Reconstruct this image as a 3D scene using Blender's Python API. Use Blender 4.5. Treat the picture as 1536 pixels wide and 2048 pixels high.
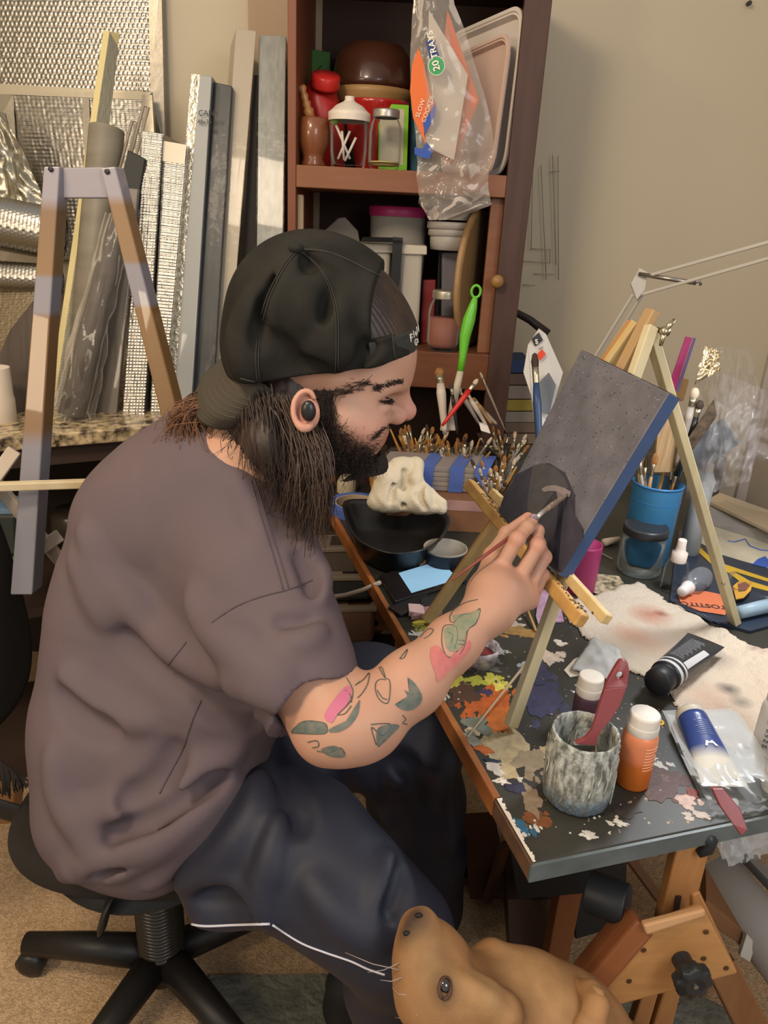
import bpy, math, random
import numpy as np
from mathutils import Vector, Matrix, noise
for o in list(bpy.data.objects): bpy.data.objects.remove(o)
SC = bpy.context.scene
COL = SC.collection
random.seed(7); RNG = np.random.default_rng(7)
# ---------------------------------------------------------------- camera
FPX = 1479.0
_d = np.array([-193.0, 3716.0, 1479.0]); _d /= np.linalg.norm(_d)
_p = math.asin(_d[2]); _sr = -_d[0] / math.cos(_p); _cr = math.sqrt(1 - _sr * _sr)
_u0 = np.array([0, math.sin(_p), math.cos(_p)])
CF = np.array([0, math.cos(_p), -math.sin(_p)])
CR = _cr * np.array([1, 0, 0]) + _sr * _u0
CU = _cr * _u0 - _sr * np.array([1, 0, 0])
CC = np.array([0, 0, 1.4])
cam = bpy.data.objects.new('camera', bpy.data.cameras.new('camera')); COL.objects.link(cam)
cam.matrix_world = Matrix(((CR[0], CU[0], -CF[0], 0), (CR[1], CU[1], -CF[1], 0), (CR[2], CU[2], -CF[2], 1.4), (0, 0, 0, 1)))
cam.data.sensor_fit = 'VERTICAL'; cam.data.sensor_height = 36; cam.data.lens = 36 * FPX / 2048
cam.data.clip_start = 0.02; cam.data.clip_end = 50
SC.camera = cam
# ---------------------------------------------------------------- world and lights
w = bpy.data.worlds.new('world'); SC.world = w; w.use_nodes = True
w.node_tree.nodes['Background'].inputs[0].default_value = (0.93, 0.90, 0.86, 1)
w.node_tree.nodes['Background'].inputs[1].default_value = 0.55
def area(name, loc, target, size, power, col, size_y=None):
    l = bpy.data.lights.new(name, 'AREA'); l.energy = power; l.color = col; l.size = size
    if size_y: l.shape = 'RECTANGLE'; l.size_y = size_y
    o = bpy.data.objects.new(name, l); COL.objects.link(o); o.location = loc
    o.rotation_euler = (Vector(target) - Vector(loc)).to_track_quat('-Z', 'Y').to_euler()
    return o
area('ceiling_light', (-0.75, 0.1, 2.5), (-0.3, 1.3, 0.9), 0.35, 21, (1.0, 0.80, 0.58))
area('shelf_side_light', (-1.05, 1.0, 2.45), (-0.7, 2.0, 1.2), 0.3, 4, (1.0, 0.82, 0.58))
area('cool_fill_light', (1.0, -0.5, 1.9), (0.3, 1.1, 0.9), 0.8, 15, (0.92, 0.94, 1.0))  # unseen cool fill from the right, raised to brighten the wall
area('floor_fill_light', (-1.45, -0.3, 1.7), (-0.5, 1.0, 0.3), 0.4, 11, (1.0, 0.80, 0.58))  # unseen warm fill, added to brighten the left floor and the shirt back
SC.view_settings.view_transform = 'Standard'; SC.view_settings.look = 'None'
SC.view_settings.gamma = 1; SC.view_settings.use_curve_mapping = False
SC.view_settings.exposure = 0.22
# ---------------------------------------------------------------- helpers: rays to real places
def ray(x, y): return (x - 768) / FPX * CR - (y - 1024) / FPX * CU + CF
def at_depth(x, y, d): return CC + ray(x, y) * d
def at_z(x, y, z):
    v = ray(x, y); return CC + v * ((z - 1.4) / v[2])
def at_y(x, y, Y):
    v = ray(x, y); return CC + v * (Y / v[1])
V = lambda *a: np.array(a, dtype=float)
def unit(v):
    v = np.asarray(v, float); return v / (np.linalg.norm(v) + 1e-12)
# ---------------------------------------------------------------- helpers: materials
def srgb(c):
    if isinstance(c, str): c = [int(c[i:i+2], 16) for i in (0, 2, 4)]
    c = [x / 255.0 for x in c]
    return tuple((x / 12.92 if x <= 0.04045 else ((x + 0.055) / 1.055) ** 2.4) for x in c) + (1.0,)
MATS = {}
def mat(name, col, rough=0.6, metal=0.0, bump=0.0, scale=40.0, var=0.0, col2=None, spec=0.4, trans=0.0, alpha=1.0,
        emit=None, emit_s=1.0, stretch=None, coat=0.0, sheen=0.0, detail=4.0, ior=1.45, ramp=None, attr=None, dist=0.002):
    """procedural principled material; var mixes col2 in by noise; ramp=(axis,[(pos,colour)..]) makes painted bands along a generated axis"""
    if name in MATS: return MATS[name]
    m = bpy.data.materials.new(name); m.use_nodes = True; nt = m.node_tree; N = nt.nodes; L = nt.links
    b = N['Principled BSDF']; b.inputs['Base Color'].default_value = srgb(col); b.inputs['Roughness'].default_value = rough
    b.inputs['Metallic'].default_value = metal; b.inputs['Specular IOR Level'].default_value = spec
    b.inputs['Transmission Weight'].default_value = trans; b.inputs['Alpha'].default_value = alpha; b.inputs['IOR'].default_value = ior
    b.inputs['Coat Weight'].default_value = coat; b.inputs['Sheen Weight'].default_value = sheen
    m.diffuse_color = srgb(col)
    if emit: b.inputs['Emission Color'].default_value = srgb(emit); b.inputs['Emission Strength'].default_value = emit_s
    tc = N.new('ShaderNodeTexCoord'); mp = N.new('ShaderNodeMapping'); L.new(tc.outputs['Object'], mp.inputs[0])
    if stretch: mp.inputs['Scale'].default_value = stretch
    base = None
    if ramp:
        sx = N.new('ShaderNodeSeparateXYZ'); L.new(tc.outputs['Generated'], sx.inputs[0])
        cr = N.new('ShaderNodeValToRGB'); L.new(sx.outputs['XYZ'.index(ramp[0])], cr.inputs[0])
        e = cr.color_ramp; e.interpolation = 'LINEAR'
        for i, (p_, c_) in enumerate(ramp[1]):
            q = e.elements[i] if i < 2 else e.elements.new(p_)
            q.position = p_; q.color = srgb(c_)
        base = cr.outputs[0]
    if attr:
        at = N.new('ShaderNodeAttribute'); at.attribute_name = attr; base = at.outputs['Color']
    if var or col2:
        nz = N.new('ShaderNodeTexNoise'); nz.inputs['Scale'].default_value = scale; nz.inputs['Detail'].default_value = detail
        L.new(mp.outputs[0], nz.inputs[0])
        mr = N.new('ShaderNodeMapRange'); mr.inputs[1].default_value = 0.35; mr.inputs[2].default_value = 0.65
        L.new(nz.outputs[0], mr.inputs[0])
        mu = N.new('ShaderNodeMath'); mu.operation = 'MULTIPLY'; mu.inputs[1].default_value = var or 1.0; L.new(mr.outputs[0], mu.inputs[0])
        mx = N.new('ShaderNodeMix'); mx.data_type = 'RGBA'; L.new(mu.outputs[0], mx.inputs[0])
        if base: L.new(base, mx.inputs[6])
        else: mx.inputs[6].default_value = srgb(col)
        mx.inputs[7].default_value = srgb(col2 or tuple(max(0, int(x * 0.7)) for x in (col if not isinstance(col, str) else [int(col[i:i+2], 16) for i in (0, 2, 4)])))
        base = mx.outputs[2]
    if base: L.new(base, b.inputs['Base Color'])
    if bump:
        nb = N.new('ShaderNodeTexNoise'); nb.inputs['Scale'].default_value = scale * 2.2; nb.inputs['Detail'].default_value = detail
        L.new(mp.outputs[0], nb.inputs[0])
        bp = N.new('ShaderNodeBump'); bp.inputs['Strength'].default_value = bump; bp.inputs['Distance'].default_value = dist
        L.new(nb.outputs[0], bp.inputs['Height']); L.new(bp.outputs[0], b.inputs['Normal'])
    MATS[name] = m; return m
def film(name, col, gloss=0.35, rough=0.12, base=0.18, scale=25):
    """thin clear plastic: mostly see-through, with a sheen that follows creases"""
    if name in MATS: return MATS[name]
    m = bpy.data.materials.new(name); m.use_nodes = True; nt = m.node_tree; N = nt.nodes; L = nt.links; N.clear()
    out = N.new('ShaderNodeOutputMaterial'); tr = N.new('ShaderNodeBsdfTransparent'); tr.inputs[0].default_value = (0.97, 0.97, 0.97, 1)
    pb = N.new('ShaderNodeBsdfPrincipled'); pb.inputs['Base Color'].default_value = srgb(col); pb.inputs['Roughness'].default_value = rough
    pb.inputs['Specular IOR Level'].default_value = 0.9
    tc = N.new('ShaderNodeTexCoord'); nz = N.new('ShaderNodeTexNoise'); nz.inputs['Scale'].default_value = scale; nz.inputs['Detail'].default_value = 3
    L.new(tc.outputs['Object'], nz.inputs[0])
    bp = N.new('ShaderNodeBump'); bp.inputs['Strength'].default_value = 0.6; bp.inputs['Distance'].default_value = 0.004
    L.new(nz.outputs[0], bp.inputs['Height']); L.new(bp.outputs[0], pb.inputs['Normal'])
    fr = N.new('ShaderNodeLayerWeight'); fr.inputs[0].default_value = gloss; L.new(bp.outputs[0], fr.inputs[1])
    ma = N.new('ShaderNodeMath'); ma.operation = 'MULTIPLY_ADD'; ma.inputs[1].default_value = 0.55; ma.inputs[2].default_value = base; ma.use_clamp = True
    L.new(fr.outputs['Fresnel'], ma.inputs[0])
    mx = N.new('ShaderNodeMixShader'); L.new(ma.outputs[0], mx.inputs[0]); L.new(tr.outputs[0], mx.inputs[1]); L.new(pb.outputs[0], mx.inputs[2])
    L.new(mx.outputs[0], out.inputs[0]); m.diffuse_color = srgb(col); MATS[name] = m; return m
# ---------------------------------------------------------------- helpers: geometry
class G:
    def __init__(s): s.v = []; s.f = []
    def add(s, vs, fs):
        n = len(s.v); s.v.extend([tuple(map(float, q)) for q in vs]); s.f.extend([tuple(n + i for i in q) for q in fs]); return s
    def box(s, a, b):
        (x0, y0, z0), (x1, y1, z1) = a, b
        return s.add([(x0,y0,z0),(x1,y0,z0),(x1,y1,z0),(x0,y1,z0),(x0,y0,z1),(x1,y0,z1),(x1,y1,z1),(x0,y1,z1)],
                     [(0,3,2,1),(4,5,6,7),(0,1,5,4),(1,2,6,5),(2,3,7,6),(3,0,4,7)])
    def hexa(s, q, ext):
        """quad q of 4 points pushed along ext (vector or list of 4 vectors)"""
        q = [np.asarray(p_, float) for p_ in q]; e = ext if isinstance(ext, list) else [ext] * 4
        vs = q + [q[i] + e[i] for i in range(4)]
        return s.add(vs, [(0,1,2,3),(7,6,5,4),(0,4,5,1),(1,5,6,2),(2,6,7,3),(3,7,4,0)])
    def beam(s, p0, p1, w, h, side=(0, 0, 1), w1=None, h1=None):
        """rectangular bar p0>p1, w across 'side', h along side"""
        p0, p1 = np.asarray(p0, float), np.asarray(p1, float); d = unit(p1 - p0); sd = np.asarray(side, float)
        n = unit(sd - d * (sd @ d)); b = np.cross(d, n); w1 = w1 or w; h1 = h1 or h
        a = [p0 + b * x * w / 2 + n * y * h / 2 for x, y in ((-1,-1),(1,-1),(1,1),(-1,1))]
        c = [p1 + b * x * w1 / 2 + n * y * h1 / 2 for x, y in ((-1,-1),(1,-1),(1,1),(-1,1))]
        return s.add(a + c, [(3,2,1,0),(4,5,6,7),(0,1,5,4),(1,2,6,5),(2,3,7,6),(3,0,4,7)])
    def prism(s, pts, ext):
        pts = [np.asarray(q, float) for q in pts]; n = len(pts); e = np.asarray(ext, float)
        return s.add(pts + [q + e for q in pts], [tuple(range(n)), tuple(range(2*n-1, n-1, -1))] + [(i, i+n, (i+1)%n+n, (i+1)%n) for i in range(n)])
    def tube(s, pts, r, n=10, caps=True, flat=None):
        pts = [np.asarray(q, float) for q in pts]; m = len(pts); r = r if isinstance(r, (list, tuple, np.ndarray)) else [r] * m
        t0 = unit(pts[1] - pts[0]); a = unit(np.cross(t0, (0.31, 0.2, 0.93) if abs(t0[2]) < 0.9 else (1, 0.1, 0.0))); vs = []
        if flat is not None: a = unit(np.asarray(flat, float) - t0 * (np.asarray(flat, float) @ t0))
        for i in range(m):
            t = unit(pts[min(i+1, m-1)] - pts[max(i-1, 0)]); a = unit(a - t * (a @ t)); b = np.cross(t, a)
            k = 0.28 if flat is not None else 1.0
            for j in range(n):
                an = 2 * math.pi * j / n; vs.append(pts[i] + r[i] * (a * math.cos(an) * k + b * math.sin(an)))
        fs = [(i*n+j, i*n+(j+1)%n, (i+1)*n+(j+1)%n, (i+1)*n+j) for i in range(m-1) for j in range(n)]
        if caps: fs += [tuple(range(n-1, -1, -1)), tuple((m-1)*n+j for j in range(n))]
        return s.add(vs, fs)
    def lathe(s, prof, c=(0, 0, 0), axis=(0, 0, 1), n=28, wob=None):
        """prof: list of (radius, height) along axis from c"""
        ax = unit(axis); a = unit(np.cross(ax, (0.0, 1.0, 0.02) if abs(ax[1]) < 0.9 else (1, 0, 0))); b = np.cross(ax, a); c = np.asarray(c, float); vs = []
        for r, h in prof:
            for j in range(n):
                an = 2 * math.pi * j / n; rr = max(r, 1e-5) * (1 + (wob(an, h) if wob else 0)); vs.append(c + ax * h + rr * (a * math.cos(an) + b * math.sin(an)))
        m = len(prof); fs = [(i*n+j, i*n+(j+1)%n, (i+1)*n+(j+1)%n, (i+1)*n+j) for i in range(m-1) for j in range(n)]
        return s.add(vs, fs)
    def ball(s, c, r, n=14, m=9):
        c = np.asarray(c, float); r = np.asarray(r if hasattr(r, '__len__') else (r, r, r), float); vs = []
        for i in range(m + 1):
            th = math.pi * i / m
            for j in range(n):
                ph = 2 * math.pi * j / n; vs.append(c + r * np.array([math.sin(th)*math.cos(ph), math.sin(th)*math.sin(ph), -math.cos(th)]) * (1 if 0 < i < m else 1))
        return s.add(vs, [(i*n+j, i*n+(j+1)%n, (i+1)*n+(j+1)%n, (i+1)*n+j) for i in range(m) for j in range(n)])
    def grid(s, fn, nu, nv):
        vs = [fn(i / nu, j / nv) for j in range(nv + 1) for i in range(nu + 1)]; k = nu + 1
        return s.add(vs, [(j*k+i, j*k+i+1, (j+1)*k+i+1, (j+1)*k+i) for j in range(nv) for i in range(nu)])
def thing(name, label, cat, loc=(0, 0, 0), rz=0.0, group=None, kind=None):
    o = bpy.data.objects.new(name, None); COL.objects.link(o); o.location = tuple(map(float, loc)); o.rotation_euler = (0, 0, rz); o.empty_display_size = 0.05
    if label: o['label'] = label; o['category'] = cat
    if group: o['group'] = group
    if kind: o['kind'] = kind
    return o
def tag(o, label, cat, group=None, kind=None):
    o['label'] = label; o['category'] = cat
    if group: o['group'] = group
    if kind: o['kind'] = kind
    return o
def obj(name, g, m, parent=None, smooth=False, bevel=0.0, label=None, local=False, solid=0.0, subsurf=0, kind=None, world_off=None):
    """ONE mesh object. Geometry is in world space (stored about the parent's origin) unless local=True"""
    me = bpy.data.meshes.new(name)
    vs = np.array(g.v, float)
    off = np.zeros(3)
    if parent is not None and not local:
        q = parent; 
        M = Matrix.Identity(4)
        while q is not None: M = Matrix.LocRotScale(q.location, q.rotation_euler.to_quaternion(), q.scale) @ M; q = q.parent
        Mi = np.array(M.inverted()); vs = vs @ Mi[:3, :3].T + Mi[:3, 3]
    elif parent is None and not local:
        lo, hi = vs.min(0), vs.max(0); off = V((lo[0]+hi[0])/2, (lo[1]+hi[1])/2, lo[2]); vs = vs - off
    me.from_pydata(vs.tolist(), [], g.f); me.update()
    if m is not None: me.materials.append(m)
    if smooth: me.shade_smooth() if hasattr(me, 'shade_smooth') else [setattr(p_, 'use_smooth', True) for p_ in me.polygons]
    o = bpy.data.objects.new(name, me); COL.objects.link(o); o.location = tuple(off)
    if parent is not None: o.parent = parent
    if bevel:
        b = o.modifiers.new('bevel', 'BEVEL'); b.width = bevel; b.segments = 2; b.limit_method = 'ANGLE'; b.angle_limit = 0.6
    if solid: md = o.modifiers.new('solid', 'SOLIDIFY'); md.thickness = solid; md.offset = 0
    if subsurf: md = o.modifiers.new('sub', 'SUBSURF'); md.levels = subsurf; md.render_levels = subsurf
    if label: o['label'] = label
    if kind: o['kind'] = kind
    return o
def struct(name, g, m, **k):
    o = obj(name, g, m, **k); o['kind'] = 'structure'; return o
def dup(root, loc=None, rz=None, label=None, parent=None):
    r = root.copy(); COL.objects.link(r)
    if parent: r.parent = parent
    if loc is not None: r.location = tuple(map(float, loc))
    if rz is not None: r.rotation_euler = (0, 0, rz) if not hasattr(rz, '__len__') else rz
    if label: r['label'] = label
    for ch in list(root.children):
        if ch.name.startswith('_'): continue
        dup(ch, parent=r)
    return r
def text(body, name, m, origin, xdir, updir, size, parent, ext=0.0002, align='LEFT', bold=0.0):
    """raised lettering lying on a surface"""
    cu = bpy.data.curves.new(name, 'FONT'); cu.body = body; cu.size = size; cu.extrude = ext; cu.align_x = align; cu.offset = bold; cu.resolution_u = 3
    cu.materials.append(m); o = bpy.data.objects.new(name, cu); COL.objects.link(o)
    x = unit(xdir); y = unit(np.asarray(updir, float) - x * (np.asarray(updir, float) @ x)); z = np.cross(x, y)
    M = Matrix(((x[0], y[0], z[0], origin[0]), (x[1], y[1], z[1], origin[1]), (x[2], y[2], z[2], origin[2]), (0, 0, 0, 1)))
    if parent:
        q = parent; P = Matrix.Identity(4)
        while q is not None: P = Matrix.LocRotScale(q.location, q.rotation_euler.to_quaternion(), q.scale) @ P; q = q.parent
        M = P.inverted() @ M; o.parent = parent
    dg = bpy.context.evaluated_depsgraph_get(); me = bpy.data.meshes.new_from_object(o.evaluated_get(dg))
    no = bpy.data.objects.new(name, me); COL.objects.link(no); no.parent = parent; no.matrix_basis = M
    bpy.data.objects.remove(o); bpy.data.curves.remove(cu)
    if not me.materials: me.materials.append(m)
    return no
# ---------------------------------------------------------------- helpers: sculpting with distance fields
def d_cap(P, a, b, ra, rb=None):
    rb = ra if rb is None else rb; a = np.asarray(a, np.float32); b = np.asarray(b, np.float32); ab = b - a
    t = np.clip(((P - a) @ ab) / (ab @ ab + 1e-12), 0, 1); q = P - a - t[:, None] * ab
    return np.sqrt((q * q).sum(1)) - (ra + (rb - ra) * t)
def d_ell(P, c, r, ax=None):
    """ellipsoid; ax = 3 row axes"""
    q = P - np.asarray(c, np.float32)
    if ax is not None: q = q @ np.asarray(ax, np.float32).T
    r = np.asarray(r, np.float32); k0 = np.sqrt(((q / r) ** 2).sum(1)); k1 = np.sqrt(((q / (r * r)) ** 2).sum(1)) + 1e-9
    return k0 * (k0 - 1) / k1
def smin(a, b, k):
    h = np.maximum(k - np.abs(a - b), 0) / k; return np.minimum(a, b) - h * h * k * 0.25
def smax(a, b, k): return -smin(-a, -b, k)
def d_chain(P, pts, rs, k=0.01):
    d = None
    for i in range(len(pts) - 1):
        e = d_cap(P, pts[i], pts[i+1], rs[i], rs[i+1]); d = e if d is None else smin(d, e, k)
    return d
def frame(f, up=(0, 0, 1)):
    f = unit(f); r = unit(np.cross(f, up)); u = np.cross(r, f); return np.array([f, r, u])   # forward, right, up
def sculpt(name, fn, lo, hi, h, m, parent=None, colour=None, newton=2, label=None, stuff=False):
    lo = np.asarray(lo, np.float32); hi = np.asarray(hi, np.float32); B = 4
    nb = np.ceil((hi - lo) / (h * B)).astype(int); n = nb * B
    gx = [lo[i] + (np.arange(nb[i]) + 0.5) * h * B for i in range(3)]
    P = np.stack(np.meshgrid(*gx, indexing='ij'), -1).reshape(-1, 3).astype(np.float32)
    c = fn(P).reshape(nb)
    v = np.repeat(np.repeat(np.repeat(c, B, 0), B, 1), B, 2).astype(np.float32)
    near = np.repeat(np.repeat(np.repeat(np.abs(c) < h * B * 2.6, B, 0), B, 1), B, 2)
    idx = np.argwhere(near); Q = (lo + (idx + 0.5) * h).astype(np.float32); r = np.empty(len(Q), np.float32)
    for s_ in range(0, len(Q), 400000): r[s_:s_+400000] = fn(Q[s_:s_+400000])
    v[near] = r
    s = v < 0; s[0] = s[-1] = False; s[:, 0] = s[:, -1] = False; s[:, :, 0] = s[:, :, -1] = False
    v = np.where(s, np.minimum(v, -1e-6), np.maximum(v, 1e-6))
    cs = [s[i:n[0]-1+i, j:n[1]-1+j, k:n[2]-1+k] for i in (0, 1) for j in (0, 1) for k in (0, 1)]
    cnt = sum(x.astype(np.int8) for x in cs); act = (cnt > 0) & (cnt < 8)
    cid = -np.ones(act.shape, np.int64); ai = np.argwhere(act); cid[act] = np.arange(len(ai))
    acc = np.zeros((len(ai), 3)); wt = np.zeros(len(ai))
    corner = [(i, j, k) for i in (0, 1) for j in (0, 1) for k in (0, 1)]
    for a in range(8):
        for b in range(a + 1, 8):
            A, Bc = np.array(corner[a]), np.array(corner[b])
            if np.abs(A - Bc).sum() != 1: continue
            va = v[tuple((ai + A).T)]; vb = v[tuple((ai + Bc).T)]; cr = (va < 0) != (vb < 0)
            t = np.where(cr, va / (va - vb + 1e-20), 0); acc[cr] += (A + (Bc - A) * t[:, None])[cr]; wt[cr] += 1
    verts = lo + (ai + 0.5 + acc / wt[:, None]) * h
    faces = []
    for ax in range(3):
        o1, o2 = [(1, 2), (2, 0), (0, 1)][ax]; sl0 = [slice(1, None)] * 3; sl0[ax] = slice(0, -1)
        core = [slice(1, n[i] - 1) for i in range(3)]; a_ = s[tuple(core)]
        sh = [slice(1, n[i] - 1) for i in range(3)]; sh[ax] = slice(2, n[ax]); b_ = s[tuple(sh)]
        e = np.argwhere(a_ != b_) + 1
        if not len(e): continue
        d1 = np.zeros(3, int); d1[o1] = 1; d2 = np.zeros(3, int); d2[o2] = 1
        q = np.stack([cid[tuple((e - d1 - d2).T)], cid[tuple((e - d2).T)], cid[tuple(e.T)], cid[tuple((e - d1).T)]], 1)
        flip = ~s[tuple(e.T)]; q[flip] = q[flip][:, ::-1]; faces.append(q)
    F = np.concatenate(faces); F = F[(F >= 0).all(1)]
    for _ in range(newton):
        X = verts.astype(np.float32); d0 = fn(X); e_ = 0.0006
        gr = np.stack([(fn(X + np.eye(3, dtype=np.float32)[i] * e_) - d0) / e_ for i in range(3)], 1)
        gn = np.maximum((gr * gr).sum(1), 0.15); st = d0 / gn; st = np.clip(st, -h * 0.6, h * 0.6); verts = verts - gr * st[:, None]
    me = bpy.data.meshes.new(name); me.vertices.add(len(verts)); 
    P0 = np.zeros(3)
    if parent is not None:
        q_ = parent
        while q_ is not None: P0 = P0 + np.array(q_.location); q_ = q_.parent
    else: P0 = V(verts[:, 0].mean(), verts[:, 1].mean(), verts[:, 2].min())
    me.vertices.foreach_set('co', (verts - P0).astype(np.float32).ravel())
    me.loops.add(F.size); me.loops.foreach_set('vertex_index', F.ravel().astype(np.int32))
    me.polygons.add(len(F)); me.polygons.foreach_set('loop_start', (np.arange(len(F)) * 4).astype(np.int32)); me.polygons.foreach_set('use_smooth', np.ones(len(F), bool))
    me.update(calc_edges=True); me.validate()
    if colour is not None:
        c = colour(verts); ca = me.color_attributes.new('tint', 'FLOAT_COLOR', 'POINT')
        ca.data.foreach_set('color', np.concatenate([c, np.ones((len(c), 1))], 1).astype(np.float32).ravel())
    me.materials.append(m); o = bpy.data.objects.new(name, me); COL.objects.link(o)
    if parent is not None: o.parent = parent
    else: o.location = tuple(P0)
    if label: o['label'] = label
    return o
def hit(fn, x, y, d0=0.5, d1=1.6):
    """first surface point of a distance field met along a ray"""
    r = ray(x, y); t = d0; L = np.linalg.norm(r)
    for _ in range(90):
        q = (CC + r * t).astype(np.float32)[None]; s_ = float(fn(q)[0])
        if s_ < 0.0006: return CC + r * t
        t += max(s_ * 0.7, 0.0005) / L
        if t > d1: return None
    return CC + r * t
def blend(c, P, spots):
    for q, r, col, s in spots:
        wgt = np.clip(1 - np.linalg.norm(P - q, axis=1) / r, 0, 1)[:, None] ** 0.8 * s; c = c * (1 - wgt) + np.array(srgb(col)[:3]) * wgt
    return c
# ================================================================ the room
YW = 2.42
WALL = mat('wall_paint', 'bfb39c', 0.85, var=0.15, col2='b5a992', scale=3, bump=0.1, dist=0.001)
g = G(); g.box((-1.6, YW, 0), (1.3, YW + 0.1, 2.7)); struct('wall_back', g, WALL)
g = G(); g.box((1.24, -0.6, 0), (1.34, YW, 2.7)); struct('wall_right', g, mat('wall_paint_grey', 'bdb2a4', 0.8, bump=0.1, scale=4))
g = G(); g.box((-1.7, -0.6, 0), (-1.6, YW, 2.7)); struct('wall_left', g, WALL)
g = G(); g.box((-1.6, -0.6, -0.05), (1.3, YW, 0)); struct('floor', g, mat('carpet', 'cfae88', 0.95, var=0.8, col2='a88a68', scale=150, bump=1.0, dist=0.006))
g = G(); g.box((1.205, YW - 0.02, 0), (1.24, YW, 2.7)); g.box((1.215, 1.2, 0), (1.24, YW, 0.1)); struct('trim_1', g, mat('trim_paint', 'b9aea4', 0.5), bevel=0.003)
g = G(); q0 = at_y(500, 60, YW - 0.004)[0]; g.box((q0, YW - 0.03, 0.9), (at_y(575, 60, YW)[0] + 0.1, YW, 2.7)); struct('trim_2', g, mat('wall_return', 'a68f78', 0.85))
g = G(); h_ = at_y(1496, 8, YW - 0.01); g.lathe([(0, 0), (0.006, 0), (0.006, 0.012), (0, 0.012)], h_, (0, -1, 0), 10)
tag(obj('wall_nail', g, mat('nail_dark', '35302a', 0.5)), 'small dark nail high on the right end of the back wall', 'nail')
MATRUG = mat('rug_grey', '77766a', 0.95, var=0.7, col2='5d5c52', scale=26, bump=1.0, dist=0.01)
g = G(); A = [at_z(380, 2100, 0.012), at_z(1500, 2040, 0.012), at_z(1300, 1940, 0.012), at_z(420, 1950, 0.012)]
g.hexa([A[0], A[1], A[2], A[3]], V(0, 0, -0.011)); tag(obj('floor_mat', g, MATRUG), 'grey ribbed mat under the front of the chair', 'mat')
# ================================================================ left: counter and what leans on it
CZ = 0.92
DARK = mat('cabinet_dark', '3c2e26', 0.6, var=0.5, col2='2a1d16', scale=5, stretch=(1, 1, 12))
fl, fr_ = V(-1.15, 1.36, CZ), V(-0.33, 1.79, CZ)
t = thing('counter', 'speckled granite counter over an open dark shelf on the left', 'counter', (-0.8, 1.9, 0))
g = G(); g.prism([fl, fr_, V(-0.33, YW - 0.002, CZ), V(-1.59, YW - 0.002, CZ), V(-1.59, 1.36, CZ)][::1], V(0, 0, -0.032))
gran = mat('granite', 'c9b48e', 0.25, var=1.0, col2='3c3228', scale=55, detail=6, coat=0.3)
obj('worktop', g, gran, t, bevel=0.004)
g = G(); off = V(0.05, -0.03, 0)
for a, b in ((fl + V(0.02, 0.03, 0), fr_ + V(-0.02, 0.03, 0)),):
    for z0, z1 in ((0.0, 0.06), (0.46, 0.485), (0.84, 0.886)): g.hexa([V(a[0], a[1], z0), V(b[0], b[1], z0), V(b[0], b[1], z1), V(a[0], a[1], z1)], V(-0.1, 0.35, 0))
obj('shelf_frame', g, DARK, t, kind='stuff')
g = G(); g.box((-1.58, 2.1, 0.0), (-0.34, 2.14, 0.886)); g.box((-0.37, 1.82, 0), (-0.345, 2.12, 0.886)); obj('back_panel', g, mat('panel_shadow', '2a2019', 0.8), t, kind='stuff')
FOIL = mat('bubble_foil', '9b9790', 0.3, metal=1.0, bump=0.25, scale=60, dist=0.001)
FOILE = mat('foil_edge', 'c9c4b8', 0.3, metal=0.95, bump=0.9, scale=45, dist=0.004)
TAPE = mat('silver_tape', '9c9486', 0.35, metal=0.7, bump=0.3, scale=20)
def bubble_sheet(g, q, pitch=0.0115, amp=0.0016, res=0.0028, ridged=False, warp=0.0):
    """q: four corners (bl, br, tr, tl) of a sheet of bubble foil, each bubble raised in the mesh"""
    q = [np.asarray(x, float) for x in q]; w_ = np.linalg.norm(q[1] - q[0]); h_ = np.linalg.norm(q[3] - q[0]); n = unit(np.cross(q[1] - q[0], q[3] - q[0]))
    if n[1] > 0: n = -n
    def fn(u, v):
        p_ = (q[0] * (1-u) + q[1] * u) * (1-v) + (q[3] * (1-u) + q[2] * u) * v; a, b = u * w_ / pitch, v * h_ / pitch
        if ridged: z = abs(math.sin(math.pi * b)) * (0.6 + 0.4 * abs(math.sin(math.pi * a)))
        else:
            row = math.floor(b); da = (a + 0.5 * (row % 2)) % 1 - 0.5; db = (b % 1) - 0.5; z = math.sqrt(max(0, 1 - (da*da + db*db) * 5))
        if warp: p_ = p_ + n * warp * (noise.noise(Vector((u * 3, v * 3, 0))) + 0.4 * noise.noise(Vector((u * 9, v * 9, 3))))
        return p_ + n * (z * amp + 0.0008 * noise.noise(Vector((u * 40, v * 40, 7))))
    g.grid(fn, max(2, int(w_ / res)), max(2, int(h_ / res)))
def px4(L): return [at_y(*q) for q in L]
# upper sheet
t = thing('insulation_sheet', 'bubble foil insulation sheet with raised round bubbles, topmost behind the others', 'insulation', at_y(150, 170, 2.38))
g = G(); bubble_sheet(g, px4([(-60, 172, 2.36), (302, 186, 2.36), (296, -40, 2.38), (-60, -40, 2.38)]), 0.0125, 0.0024, 0.0034); obj('bubble_face', g, FOIL, t, smooth=True)
g = G(); g.hexa(px4([(-60, 174, 2.37), (304, 188, 2.37), (297, -60, 2.39), (-60, -60, 2.39)]), V(0, 0.012, 0)); obj('backing', g, TAPE, t)
g = G(); g.hexa(px4([(300, 188, 2.358), (330, 300, 2.36), (322, -60, 2.38), (296, -60, 2.38)]), V(0, 0.02, 0)); obj('taped_edge', g, TAPE, t)
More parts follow.
